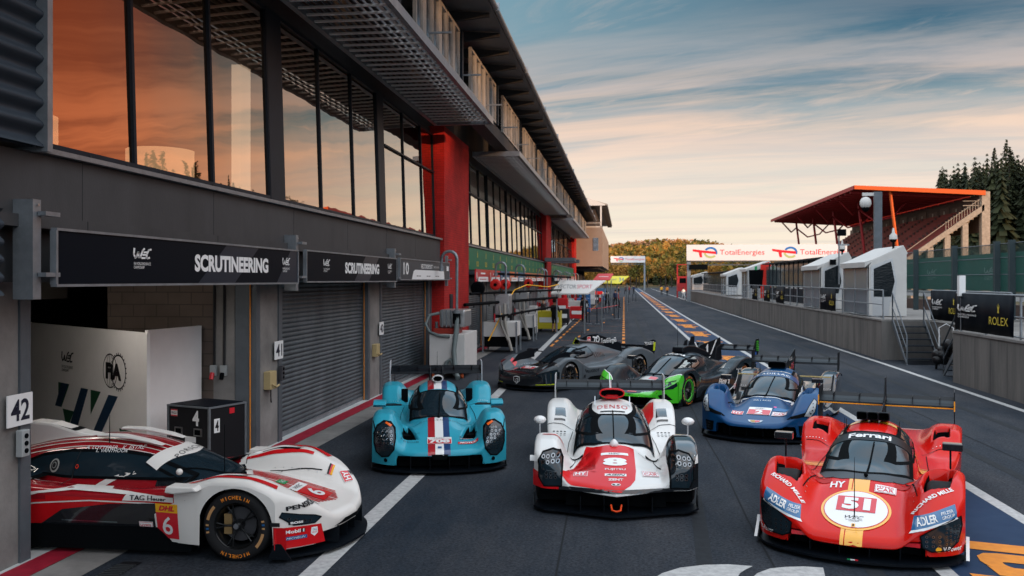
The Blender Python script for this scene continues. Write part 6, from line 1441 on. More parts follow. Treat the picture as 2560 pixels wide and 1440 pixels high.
def build_scarlet():
    P=paint('scarlet_paint',(.60,.010,.006),.22,.04); YL=mat('warm_yellow',(.85,.40,.02),.3,coat=1)
    pit=[(.62,-1.95),(.86,-1.90),(.92,-1.45),(.86,-1.28),(.64,-1.36),(.58,-1.7)]
    pit2=[(.64,1.02),(.86,1.02),(.86,1.42),(.66,1.40)]
    S=Shape(podx=.62,front=[(0,-2.55),(.35,-2.52),(.6,-2.44),(.8,-2.34),(.93,-2.2),(1.0,-2.02)],
      W=[(-2.55,.95),(-2.2,.99),(-1.575,1.0),(-1.1,.985),(-.6,.90),(.4,.90),(1.0,.985),(1.575,1.0),(2.4,.97)],
      fen=[(-2.5,.42),(-2.3,.53),(-2.0,.68),(-1.7,.79),(-1.45,.82),(-1.2,.76),(-.9,.62),(-.5,.54),(0,.50),(.6,.56),(.95,.74),(1.2,.86),(1.6,.86),(2.1,.78),(2.4,.70)],
      wf=[(-2.5,.30),(-1.9,.28),(-1.5,.26),(-.9,.17),(.8,.17),(1.5,.24),(2.4,.22)],
      nose=[(-2.55,.25),(-2.2,.385),(-1.8,.53),(-1.4,.67),(-.9,.74),(2.4,.58)],wn=[(-2.5,.62),(-2.1,.50),(-1.7,.38),(-1.3,.36),(2.4,.34)],
      deck=[(-2.5,.24),(-2.0,.42),(-1.5,.55),(-1.0,.55),(-.5,.50),(.4,.52),(1.0,.56),(2.4,.66)],
      cock=[(-1.45,.56),(-1.25,.66),(-1.0,.77),(-.6,.93),(-.2,1.03),(.15,1.06),(.5,1.03),(1.0,.93),(1.6,.80),(2.4,.64)],
      wk=[(-1.45,.40),(-1.1,.49),(-.6,.53),(.2,.50),(.8,.38),(1.5,.24),(2.4,.16)],kp=2.5,
      pits=[(pit,.30,.05),(pit2,.22,.05)],edge=.12,edrop=.07)
    def art(mb,A):
        for x0,x1 in ((-.13,-.095),(-.085,.08)): A.poly(mb,[(x0,-2.548),(x1,-2.548),(x1,-1.50),(x0,-1.50)],'top',YL,.004,.04); A.poly(mb,[(x0,.29),(x1,.29),(x1,.36),(x0,.36)],'front',YL,.005,.04)
        for sg in (1,-1):
            A.poly(mb,[(sg*a,b) for a,b in [(.63,-1.92),(.85,-1.88),(.905,-1.46),(.85,-1.31),(.65,-1.38),(.60,-1.7)]],'top',MBLK,.004,.02)
            A.poly(mb,[(sg*a,b) for a,b in [(.65,1.04),(.85,1.04),(.85,1.40),(.67,1.38)]],'top',MBLK,.004,.02)
            A.poly(mb,rrect(sg*.40,-1.52,.16,.12,.03),'top',mat('vent_red',(.42,.006,.004),.5),.005,.05)
            A.band(mb,[(sg*.42,-1.36),(sg*.66,-1.30)],.02,'top',MBLK,.006)
            A.poly(mb,[(sg*a,b) for a,b in [(.50,-.30),(.90,-.30),(.90,-.08),(.47,-.08)]],'top',YL,.004,.04)
            A.poly(mb,[(sg*a,b) for a,b in [(.50,-.04),(.90,-.04),(.90,-.02),(.47,-.02)]],'top',YL,.005,.04)
        # grey shroud at windscreen base
        A.poly(mb,[(-.50,-1.05),(-.40,-1.38),(-.22,-1.50),(.22,-1.50),(.40,-1.38),(.50,-1.05),(.42,-1.10),(.25,-1.24),(-.25,-1.24),(-.42,-1.10)],'top',mat('shroud_grey',(.05,.06,.07),.4),.006,.03)
        A.poly(mb,[(-.28,.00),(.28,.00),(.26,.12),(-.26,.12)],'top',YL,.006,.04)
        for sg in (1,-1): A.band(mb,[(sg*.46,-.25),(sg*.42,.0),(sg*.34,.2)],.04,'top',YL,.005)
        A.poly(mb,ring_pts(-.02,-2.05,.34,.35,40),'top',YL,.007,.04); A.poly(mb,ring_pts(-.02,-2.05,.315,.32,40),'top',RED_,.009,.04); A.poly(mb,ring_pts(-.02,-2.05,.305,.31,40),'top',WHT,.011,.04)
        A.text(mb,'WEC',(-.02,-2.20),.18,.05,'top',DKT,.014,shear=.4); A.text(mb,'FIA WORLD ENDURANCE\nCHAMPIONSHIP',(-.02,-2.255),.16,.035,'top',DKT,.014)
        A.poly(mb,rect(-.02,-2.33,.035,.055),'top',YL,.014,.1)
        A.poly(mb,ring_pts(-.02,-2.33,.010,.018,10),'top',DKT,.016,.1)
        A.text(mb,'HY',(-.24,-1.62),.15,.12,'top',WHT,.007,bold=.03); hypercar_badge(mb,A,(.24,-1.64),.21,.14,'top')
        for sg in (1,-1):
            A.text(mb,'RICHARD MILLE',(sg*.70,-2.06),.44,.055,'top',WHT,.007,rot=sg*R(36) if sg>0 else R(-36),bold=.03)
            q=lambda pts:[(sg*a,b) for a,b in pts]
            A.poly(mb,q([(.52,.365),(.92,.50),(.90,.60),(.54,.47)]),'front',mat('sponsor_blue',(.015,.12,.28),.35,coat=1),.008,.03)
            A.poly(mb,q([(.50,.34),(.93,.485),(.92,.50),(.52,.365)]),'front',WHT,.009,.03)
            r_=R(17)*sg; A.text(mb,'ADLER',(sg*.655 if sg>0 else -.76,.462 if sg>0 else .50),.19,.062,'front',WHT,.012,rot=r_,bold=.03)
            A.text(mb,'PELZER\nGROUP',(.835 if sg>0 else -.60,.52 if sg>0 else .445),.11,.055,'front',WHT,.012,rot=r_,bold=.01)
        A.poly(mb,ring_pts(.76,.20,.026,.026,12),'front',YL,.008,.1); A.text(mb,'V-Power',(.88,.20),.16,.045,'front',WHT,.008,bold=.02); A.text(mb,'V-Power',(-.88,.20),.16,.045,'front',WHT,.008,bold=.02)
        A.text(mb,'Pennzoil' if False else 'AF CORSE',(.50,-1.02),.2,.04,'top',WHT,.007,rot=R(60))
    root,A=base_car('race_car','scarlet prototype race car with yellow accents and number 51 in a white oval',(3.045,11.78,0),R(-18.6),S,P,art,splm=BLK)
    plate(None,A,root,'51',(-.02,-1.97),.38,.26,'top',top=False,tw=.72,o=.015)
    cockpit_glass(root,A,S,-1.34,-.40,.26,.95)
    g=MB(); 
    yy=lambda x:-.44+.12*abs(x/.45)**2
    A.poly(g,[(x/10*.44,-.62+.10*abs(x/10)**2) for x in range(-10,11)]+[(x/10*.42,-.42+.10*abs(x/10)**2) for x in range(10,-11,-1)],'top',BLK,.014,.04); A.text(g,'Ferrari',(0,-.50),.46,.12,'top',WHT,.019,bold=.03); g.build('sun_strip',root,fixn=False)
    side_window(root,A,[(-1.0,.74),(-.55,.91),(.1,.98),(.25,.80),(-.6,.70)],.62)
    poly=[(.60,.33),(.62,.22),(.70,.18),(.85,.19),(.93,.26),(.965,.40),(.955,.50),(.90,.49),(.75,.42)]
    lm=lampgrid(.655,.77,.235,.325,3,3,.014)+lampgrid(.83,.865,.25,.40,2,5,.011)+lampgrid(.90,.93,.27,.42,2,5,.011)
    headlight(A,root,poly,'front',lm,rim=.006)
    g=MB(); 
    for sg in (1,-1): 
        g=MB(); g.box(min(sg*.36,sg*.60),max(sg*.36,sg*.60),-2.46,-2.40,.22,.255,RED_); g.build('brake_duct',root)
    g=MB()
    for x in (-.115,0,.115):
        pass
    for i,x in enumerate((-.125,0,.125)): scoop(root,(-.05,1.13),.128,.105,.55,BLK,wall=.010,back=1.05,p=5)
    for o,x in zip([o for o in root.children if o.name.startswith('roof_scoop')],(-.125,0,.125)): o.location.x=x
    rear_wing(root,.90,2.22,1.0,.30,edge=YL,epm=BLK,edgem=YL,ep_poly=[(2.12,.66),(2.36,.66),(2.62,.98),(2.62,1.22),(2.2,1.22),(2.14,.98)])
    fin(root,[(.9,.96),(2.3,.72),(2.5,1.0),(2.45,1.38),(2.25,1.38),(2.0,1.05)],BLK)
    g=MB(); g.prism([(-.96,.62),(-.60,.60),(.60,.60),(.96,.62),(.96,.66),(.6,.64),(-.6,.64),(-.96,.66)],'y',2.2,2.42,mat('tail_red',(.5,.012,.01),.3,coat=1)); g.build('rear_deck',root)
    mirrors(root,(.88,-1.16,1.0),'box',BK_)
    for sg in (1,-1):
        g=MB(); z=float(S.H(.30,-.1)); g.prism([(-.14,z-.02),(-.02,z-.02),(-.04,z+.11),(-.08,z+.13)],'x',sg*.30,sg*.306,BLK); g.build('roof_winglet',root)
        g=MB(); g.prism([(-1.9,.07),(-2.16,.07),(-2.02,.20),(-1.98,.26)],'x',sg*1.0,sg*1.03,WHT); g.build('dive_plane',root)
    g=MB(); g.box(-.05,-.02,-2.615,-2.6,.05,.075,mat('flag_green',(.01,.25,.08),.5)); g.box(-.02,.02,-2.615,-2.6,.05,.075,WHT); g.box(.02,.05,-2.615,-2.6,.05,.075,RED_); g.build('flag_sticker',root)
    wiper(root,S,(.03,-1.44),(.06,-.68),.025); antenna(root,S,-.02,-2.2,.62); antenna(root,S,-.3,-.3,.2)
def build_blue():
    P=paint('metallic_blue',(.004,.055,.16),.3,.06,.1)
    pit=[(.64,-1.80),(.86,-1.76),(.90,-1.45),(.86,-1.34),(.68,-1.36)]
    S=Shape(podx=.66,front=[(0,-2.58),(.35,-2.52),(.6,-2.42),(.8,-2.32),(1.0,-2.08)],
      fen=[(-2.5,.44),(-2.3,.56),(-2.0,.72),(-1.7,.84),(-1.4,.88),(-1.15,.80),(-.85,.56),(0,.42),(.6,.46),(1.0,.72),(1.3,.86),(1.7,.90),(2.2,.86),(2.4,.80)],
      wf=[(-2.5,.24),(-1.9,.24),(-1.5,.20),(-.9,.12),(.8,.14),(1.5,.20),(2.4,.18)],
      nose=[(-2.55,.27),(-2.2,.40),(-1.8,.54),(-1.4,.68),(-.9,.75),(2.4,.58)],wn=[(-2.5,.72),(-2.1,.58),(-1.6,.40),(-1.2,.36),(2.4,.34)],
      deck=[(-2.5,.34),(-2.0,.45),(-1.5,.46),(-1.0,.44),(-.5,.42),(.4,.44),(1.0,.50),(2.4,.60)],
      cock=[(-1.45,.56),(-1.2,.72),(-1.0,.82),(-.6,.96),(-.2,1.05),(.15,1.08),(.5,1.05),(1.0,.95),(1.6,.80),(2.4,.64)],
      wk=[(-1.45,.42),(-1.1,.52),(-.6,.57),(.2,.54),(.8,.40),(1.5,.25),(2.4,.16)],kp=2.7,pits=[(pit,.26,.04)],lip_c=.30,edge=.10,edrop=.06)
    def art(mb,A):
        BKG=mat('gloss_black',(.012,.014,.017),.15,coat=1)
        A.poly(mb,[(.45,-.95),(.95,-.95),(.99,.8),(.99,2.34),(.2,2.34),(.35,.6),(.52,-.2)],'top',BKG,.004,.04,mirror=True)
        A.poly(mb,[(-1.0,.1),(2.34,.1),(2.34,.8),(1.7,.86),(1.2,.8),(.7,.5),(0,.4),(-1.0,.55)],'side',BKG,.004,.06,mirror=True)
        for sg in (1,-1):
            A.poly(mb,[(sg*a,b) for a,b in [(.65,-1.78),(.85,-1.74),(.885,-1.45),(.84,-1.37),(.69,-1.39)]],'top',MBLK,.004,.02)
            A.poly(mb,[(sg*a,b) for a,b in [(.52,.41),(.80,.47),(.82,.54),(.60,.47)]],'front',MBLK,.006,.03)
            A.poly(mb,[(sg*a,b) for a,b in [(.74,.15),(.88,.15),(.90,.32),(.72,.32)]],'front',MBLK,.006,.03)
            A.band(mb,[(sg*.44,-1.30),(sg*.50,-1.0),(sg*.52,-.5),(sg*.46,0)],.010,'top',WHT,.007)
        n=12; A.band(mb,[(x/10*.44,-1.44+.22*abs(x/10)**2.2) for x in range(-10,11)],.012,'top',WHT,.007)
        A.band(mb,[(x/10*.46,-.28+.10*abs(x/10)**2) for x in range(-10,11)],.014,'top',WHT,.007)
        hy_badge(mb,A,(-.36,-2.10),.20,.16,'top'); hypercar_badge(mb,A,(.36,-2.06),.26,.18,'top')
        A.text(mb,'FIA | ACO',(-.02,-1.58),.30,.05,'top',WHT,.007)
        cr=[(-.13,-2.36),(.13,-2.36),(.10,-2.43),(.04,-2.475),(-.04,-2.475),(-.10,-2.43)]
        A.poly(mb,cr,'top',SIL,.007,.04); A.poly(mb,[(-.09,-2.375),(0,-2.375),(0,-2.455),(-.03,-2.455),(-.075,-2.425)],'top',mat('crest_gold',(.5,.3,.08),.4),.010,.04); A.poly(mb,[(.0,-2.375),(.09,-2.375),(.075,-2.425),(.03,-2.455),(0,-2.455)],'top',RED_,.010,.04)
        A.poly(mb,[(.24,-1.80),(.48,-1.76),(.44,-1.93),(.22,-1.92)],'top',mat('panel_blue',(.04,.16,.36),.4),.006,.04)
        A.poly(mb,ring_pts(.24,-1.78,.03,.03,10),'top',mat('pink_spot',(.6,.1,.3),.4),.008,.1)
    root,A=base_car('race_car','dark blue prototype race car with black flanks and number 2',(2.99,18.57,0),R(-18),S,P,art,splm=BLK)
    plate(None,A,root,'2',(0,-1.98),.40,.30,'top',tw=.34)
    cockpit_glass(root,A,S,-1.36,-.42,.24,.95)
    g=MB(); A.poly(g,[(x/10*.46,-.58+.10*abs(x/10)**2) for x in range(-10,11)]+[(x/10*.43,-.36+.10*abs(x/10)**2) for x in range(10,-11,-1)],'top',P,.014,.04); A.text(g,'CADILLAC',(0,-.46),.60,.08,'top',WHT,.019,spacing=1.2,bold=.01); g.build('sun_strip',root,fixn=False)
    side_window(root,A,[(-1.0,.76),(-.55,.93),(.1,1.0),(.25,.82),(-.6,.72)],.66)
    poly=[(.80,.48),(.90,.46),(.965,.55),(.97,.70),(.92,.74),(.86,.62)]
    headlight(A,root,poly,'front',[(.90,.52,.014),(.92,.57,.014),(.93,.62,.014),(.92,.67,.012),(.88,.55,.012)],m=mat('clear_lens',(.25,.28,.30),.08,coat=1),rim=.005)
    for sg in (1,-1):
        g=MB(); 
        for i in range(3):
            for j in range(3): A.poly(g,ring_pts(sg*(.80+.035*i),.19+.045*j,.010,.010,8),'front',LED,.011,.1)
        g.build('lamp_cluster',root,fixn=False)
    scoop(root,(-.06,1.14),.34,.13,.8,BLK,wall=.012,back=1.02,p=5)
    for x in (-.11,0,.11):
        pass
    rear_wing(root,.90,2.25,1.0,.30,epm=BLK,ep_poly=[(2.20,.60),(2.3,.60),(2.62,.94),(2.62,1.24),(2.3,1.24),(2.24,.98)])
    def fa(g):
        for sg in (1,-1):
            ux=(0,sg,0)
            put_text(g,'CADILLAC',.42,.07,(sg*.008,1.75,1.12),ux,(0,0,1),WHT,bold=.01)
            put_poly(g,[(-.16,-.08),(.16,-.08),(.16,.06),(-.16,.06)],(sg*.008,2.0,.96),ux,(0,0,1),RED_); put_poly(g,[(-.1,-.06),(.06,-.06),(-.1,.06)],(sg*.009,1.66,.94),ux,(0,0,1),YEL)
    fin(root,[(.7,1.0),(2.3,.70),(2.42,1.0),(2.42,1.30),(1.4,1.13)],BLK,art=fa)
    mirrors(root,(.84,-.75,.93),'box',BK_)
    for sg in (1,-1):
        g=MB(); g.prism([(.55,.3),(1.2,.3),(1.2,.88),(.95,.86)],'x',sg*.93,sg*.945,BLK); g.build('side_fin',root)
        g=MB(); g.box(min(sg*.3,sg*.92),max(sg*.3,sg*.92),.78,.84,.84,.86,mat('tan_edge',(.45,.33,.12),.4)); g.build('fender_bridge',root)
    wiper(root,S,(0,-1.42),(.05,-.60)); antenna(root,S,-.28,-.3,.22)
def build_black_green():
    P=paint('dark_teal_black',(.008,.016,.022),.25,.05); GR=mat('lime_green',(.06,.52,.02),.35,coat=1)
    S=Shape(podx=.62,front=[(0,-2.55),(.35,-2.50),(.6,-2.42),(.8,-2.32),(1.0,-2.05)],
      fen=[(-2.5,.42),(-2.3,.55),(-2.0,.74),(-1.7,.84),(-1.4,.85),(-1.05,.72),(-.7,.56),(0,.52),(.6,.58),(1.0,.72),(1.35,.86),(1.7,.90),(2.1,.84),(2.4,.74)],
      deck=[(-2.5,.32),(-2.0,.40),(-1.4,.46),(-1.0,.48),(0,.54),(1.0,.58),(2.4,.66)],
      nose=[(-2.55,.30),(-2.2,.40),(-1.8,.52),(-1.4,.63),(-.9,.70),(2.4,.6)],wn=[(-2.5,.40),(-1.4,.32),(2.4,.34)],
      cock=[(-1.45,.52),(-1.25,.64),(-1.0,.77),(-.6,.95),(-.2,1.05),(.15,1.08),(.5,1.05),(1.0,.95),(1.6,.82),(2.4,.66)],lip_c=.25)
    def art(mb,A):
        for sg in (1,-1):
            q=lambda p:[(sg*a,b) for a,b in p]
            A.poly(mb,q([(.22,-2.53),(.58,-2.43),(.8,-2.33),(.93,-2.2),(.985,-2.06),(.985,-1.94),(.85,-2.05),(.66,-2.15),(.48,-2.27),(.24,-2.40)]),'top',GR,.004,.03)
            A.poly(mb,q([(.60,.13),(1.0,.13),(1.0,.60),(.62,.52),(.60,.40)]),'front',GR,.004,.03)
            A.poly(mb,q([(0,.25),(.60,.25),(.60,.36),(0,.30)]),'front',GR,.004,.03)
            A.band(mb,q([(.24,-2.40),(.48,-2.27),(.66,-2.15),(.85,-2.05),(.985,-1.94)]),.009,'top',WHT,.006)
            A.poly(mb,[(-2.1,.13),(-1.97,.13),(-1.97,.40),(-1.86,.62),(-1.90,.72),(-2.1,.64)],'side',GR,.005,.04,sg=sg)
            A.poly(mb,q([(.64,.30),(.70,.20),(.90,.20),(.80,.34)]),'front',MBLK,.008,.03)
            A.text(mb,'Floyd',(.42,.36),.62,.22,'side',WHT,.008,0,sg,sg=sg,bold=.05,shear=.15)
            A.text(mb,'PerformTech' if False else 'Mungfines' if False else 'Vanwall',(1.18,.62),.34,.05,'side',WHT,.008,0,sg,sg=sg)
            A.band(mb,[(1.15,.60),(1.12,.45),(1.0,.25),(.75,.12)],.018,'side',WHT,.006,sg=sg)
            A.poly(mb,rect(1.30,.50,.22,.10),'side',YEL,.008,.05,sg=sg); A.text(mb,'DHL',(1.30,.50),.15,.05,'side',RED_,.011,0,sg,sg=sg,bold=.04)
            A.poly(mb,rect(1.30,.31,.22,.28),'side',RED_,.008,.05,sg=sg); A.text(mb,'4',(1.30,.31),.12,.2,'side',WHT,.012,0,sg,sg=sg,bold=.02)
            hypercar_badge(mb,A,(1.02,.22),.15,.14,'side',0,sg,sg=sg)
            A.text(mb,'K',(-1.0,.55),.06,.10,'side',mat('mint',(.2,.5,.4),.4),.007,0,sg,sg=sg)
            A.band(mb,q([(.10,-.42),(.30,-.10),(.40,.4)]),.008,'top',MBLK,.006)
            A.poly(mb,q([(.52,.9),(.74,.85),(.7,1.1),(.52,1.12)]),'top',mat('pale_panel',(.35,.32,.28),.35,coat=1),.005,.04)
        A.poly(mb,rect(0,-1.62,.40,.20),'top',mat('pale_panel',(.35,.32,.28),.35,coat=1),.007,.04); A.poly(mb,rect(.10,-1.60,.18,.14),'top',RED_,.009,.04)
        A.text(mb,'VANDERVELL',(0,-2.0),.30,.04,'top',WHT,.008); A.text(mb,'VANWALL',(0,-2.22),.24,.03,'top',WHT,.008)
        A.poly(mb,rect(0,-2.40,.22,.05),'top',RED_,.007,.04)
        A.text(mb,'Floyd',(0,-.30),.5,.11,'top',WHT,.010,bold=.05)
    root,A=base_car('race_car','black prototype race car with lime green nose corners and number 4',(1.355,22.56,0),R(-29.5),S,P,art,wheels=dict(ring=GR,txt=ORG,spokes=14),splm=BLK)
    cockpit_glass(root,A,S,-1.34,-.44,.24,.95)
    side_window(root,A,[(-.95,.74),(-.5,.91),(.0,.98),(.02,.80),(-.3,.72)],.66,m=mat('silver_film',(.30,.30,.27),.15,metal=.8))
    headlight(A,root,[(.62,.52),(.94,.62),(.96,.50),(.90,.44),(.66,.42)],'front',[(.72,.49,.018),(.80,.51,.018),(.88,.53,.018)],rim=.005)
    g=MB(); g.prism([(-.18,1.06),(-.14,1.19),(.15,1.22),(.5,1.19),(1.2,1.02),(1.6,.85),(.3,1.0)],'x',-.15,.15,BLK); g.build('roof_scoop',root,bevel=.03)
    g=MB(); g.prism([(.15,1.2),(.35,1.2),(.35,1.34),(.25,1.33)],'x',-.01,.01,BLK); g.build('roof_camera',root)
    def fa(g):
        for sg in (1,-1):
            put_poly(g,[(-.16,.42),(-.06,.46),(0,.46),(0,-.28),(-.10,-.28),(-.10,.34),(-.16,.31)],(sg*.008,1.62,.98),(0,sg,0),(0,0,1),WHT) if sg>0 else None
            put_poly(g,[(.06*1,-.28),(.13,-.28),(.46,.24),(.37,.24)],(sg*.008,1.62,.98),(0,sg,0),(0,0,1),WHT) if sg>0 else None
    fin(root,[(.6,.98),(2.1,.68),(2.42,.72),(2.32,1.30),(1.1,1.16)],BLK,.014,art=None)
    g=MB()
    for sg in (1,-1):
        put_poly(g,[(-.02,.02),(.07,.10),(.11,.10),(.11,-.28),(.02,-.28),(.02,.03),(-.03,-.01)],(sg*.0085,1.45,1.07),(0,sg,0),(0,0,1),WHT)
        put_poly(g,[(.14,-.28),(.20,-.28),(.66,.18),(.58,.18)],(sg*.0085,1.45,1.07),(0,sg,0),(0,0,1),WHT)
    g.build('fin_emblem',root,fixn=False)
    rear_wing(root,.90,2.30,1.0,.28,epm=BLK,ep_poly=[(2.15,.62),(2.45,.60),(2.66,.95),(2.70,1.28),(2.50,1.28),(2.28,1.0)])
    g=MB()
    for sg in (1,-1):
        for i in range(6): g.box(min(sg*.915,sg*.92),max(sg*.915,sg*.92),2.5,2.66,.98+.045*i,1.0+.045*i,GR)
        g.box(min(sg*.915,sg*.92),max(sg*.915,sg*.92),2.35,2.5,.62,.95,mat('fin_blue',(.02,.08,.3),.4))
    g.build('endplate_stripe',root)
    mirrors(root,(.78,-1.0,.96),'box',BK_)
    wiper(root,S,(0,-1.40),(.05,-.6)); antenna(root,S,-.05,-.05,.75); 
def build_grey():
    P=paint('satin_grey',(.085,.10,.112),.34,.06); BKG=mat('gloss_black',(.012,.014,.017),.15,coat=1); YG=mat('acid_yellow',(.55,.62,.02),.4)
    S=Shape(podx=.64,front=[(0,-2.52),(.35,-2.48),(.6,-2.40),(.8,-2.30),(1.0,-2.02)],
      fen=[(-2.5,.44),(-2.3,.58),(-2.0,.72),(-1.65,.83),(-1.4,.83),(-1.05,.70),(-.7,.55),(0,.50),(.5,.56),(.9,.74),(1.3,.90),(1.6,.93),(2.0,.86),(2.4,.72)],
      deck=[(-2.5,.40),(-2.0,.48),(-1.4,.54),(-1.0,.54),(0,.54),(1.0,.58),(2.4,.66)],
      nose=[(-2.5,.42),(-2.3,.50),(-1.9,.58),(-1.3,.64),(-.9,.68),(2.4,.6)],wn=[(-2.5,.66),(-1.4,.40),(2.4,.34)],
      cock=[(-1.5,.56),(-1.25,.68),(-1.0,.78),(-.6,.94),(-.2,1.04),(.15,1.08),(.5,1.06),(1.0,.98),(1.6,.84),(2.4,.66)],lip_c=.16,lip_f=.14)
    def art(mb,A):
        A.poly(mb,[(-.98,-2.05),(-.6,-2.39),(0,-2.51),(.6,-2.39),(.98,-2.05),(.90,-2.0),(.55,-1.9),(.42,-1.25),(-.42,-1.25),(-.55,-1.9),(-.90,-2.0)],'top',BKG,.004,.04)
        A.poly(mb,[(-1,.14),(1,.14),(1,.50),(.6,.44),(0,.38),(-.6,.44),(-1,.50)],'front',BKG,.004,.04)
        A.poly(mb,[(-.82,-2.20),(-.55,-2.32),(-.44,-1.85),(-.50,-1.45),(-.66,-1.40),(-.80,-1.6)],'top',P,.006,.04)
        for sg in (1,-1):
            A.text(mb,'PEUGEOT',(-.55 if sg>0 else -.55,.42),.60,.075,'side',BKG,.007,0,sg,sg=sg,bold=.01)
            A.text(mb,'M',(-.92,.30),.10,.10,'side',BKG,.007,0,sg,sg=sg,bold=.04); A.text(mb,'K',(-.88,.46),.06,.07,'side',BKG,.007,0,sg,sg=sg,bold=.04)
            for i in range(7): A.band(mb,[(.12+.09*i,.70),(.08+.09*i,.86-.01*i)],.013,'side',BKG,.006,sg=sg,x0=.6)
            A.poly(mb,[(-.55,.55),(.30,.62),(.35,.70),(-.4,.66)],'side',BKG,.006,.04,sg=sg)
        A.poly(mb,rect(-.63,-1.92,.14,.14,.3),'top',RED_,.009,.05)
        sh=[(-.10,.36),(0,.375),(.10,.36),(.10,.25),(0,.17),(-.10,.25)]
        A.poly(mb,sh,'front',WHT,.008,.04); A.poly(mb,[(a*.82,.27+(b-.27)*.84) for a,b in sh],'front',BKG,.0105,.04)
        A.band(mb,[(-.05,.22),(.0,.25),(-.02,.29),(.04,.32),(.05,.24),(.0,.205)],.009,'front',WHT,.013,.1)
        A.text(mb,'PEUGEOT',(0,-2.32),.7,.05,'top',mat('faint_grey',(.08,.08,.09),.4),.007)
        A.band(mb,[(.55,.175),(.95,.20)],.010,'front',YG,.01); A.band(mb,[(-.55,.175),(-.95,.20)],.010,'front',YG,.01)
    root,A=base_car('race_car','satin grey and black prototype race car with number 93',(-1.27,25.2,0),R(-34.6),S,P,art,wheels=dict(txt=WHT),splm=BLK)
    plate(None,A,root,'93',(0,-2.02),.42,.26,'top',tw=.55)
    cockpit_glass(root,A,S,-1.36,-.42,.24,.95)
    side_window(root,A,[(-1.0,.74),(-.5,.92),(.0,.99),(.05,.78),(-.3,.72)],.66)
    headlight(A,root,[(.55,.42),(.97,.56),(.99,.44),(.93,.24),(.80,.18),(.72,.34)],'front',[(.68,.415,.02),(.78,.44,.022),(.88,.47,.02)],rim=.005)
    for sg in (1,-1):
        g=MB()
        for k in range(3): A.band(g,[(sg*(.74+.07*k),.20),(sg*(.70+.09*k),.44)],.009,'front',LED,.014,.1)
        g.build('claw_light',root,fixn=False)
    scoop(root,(-.04,1.12),.22,.14,1.2,BKG,inm=MBLK,back=1.0,p=2.2)
    g=MB(); g.tube([(-.12,-.05,1.05),(0,-.06,1.22),(.12,-.05,1.05),(-.12,-.05,1.05)],.012,YG,6); g.build('scoop_trim',root)
    def fa(g):
        for sg in (1,-1):
            put_text(g,'TotalEnergies',.76,.17,(sg*.0085,1.46,1.06),(0,sg,-.30*1 if False else 0),(0,0,1),WHT,bold=.01)
            put_ring(g,0,0,.09,.10,.035,(sg*.0085,.93,1.14),(0,sg,0),(0,0,1),WHT); put_poly(g,[(-.2,.06),(.02,.03),(.02,-.02),(-.08,0),(-.10,-.10),(-.14,-.10),(-.13,.01),(-.2,.02)],(sg*.009,.9,1.17),(0,sg,0),(0,0,1),WHT)
            put_poly(g,rrect(0,0,.16,.22,.02),(sg*.0085,.52,1.12),(0,sg,0),(0,0,1),WHT); put_poly(g,rrect(0,0,.14,.20,.02),(sg*.0095,.52,1.12),(0,sg,0),(0,0,1),RED_); put_text(g,'HY',.11,.10,(sg*.011,.52,1.12),(0,sg,0),(0,0,1),WHT,bold=.03)
    fin(root,[(-.10,1.05),(.1,1.18),(.5,1.28),(.9,1.28),(2.05,.98),(2.15,.68),(1.6,.8)],BLK,.014,art=fa)
    g=MB()
    w=rear_wing(root,.90,2.25,.80,.22,epm=BLK,neck=False,ep_poly=[(1.75,.70),(2.4,.66),(2.5,.80),(2.5,1.06),(2.35,1.10),(1.95,1.02)])
    g=MB()
    for sg in (1,-1):
        put_text(g,'PEUGEOT',.46,.09,(sg*.918,2.18,1.0),(0,sg,0),(0,0,1),WHT,bold=.01)
        put_text(g,'PEUGEOT',.46,.09,(sg*.895,2.18,1.0),(0,-sg,0),(0,0,1),WHT,bold=.01)
        for k in range(3): put_poly(g,[(-.02,-.12),(.02,-.12),(.05,.12),(.01,.12)],(sg*.918,2.38+.03*k,.90),(0,sg,0),(0,0,1),YG)
    g.build('endplate_lettering',root,fixn=False)
    for sg in (1,-1):
        g=MB(); g.prism([(-2.0,.66),(-1.1,.74),(-1.1,.92),(-1.3,.94),(-1.75,.86)],'x',sg*.60,sg*.612,BLK); g.build('fender_fin',root)
    mirrors(root,(.80,-.95,.90),'pod',BLK)
    wiper(root,S,(0,-1.42),(.1,-.7)); antenna(root,S,.0,.2,.35)
BK_=mat('mirror_black',(.012,.013,.016),.2,coat=1)
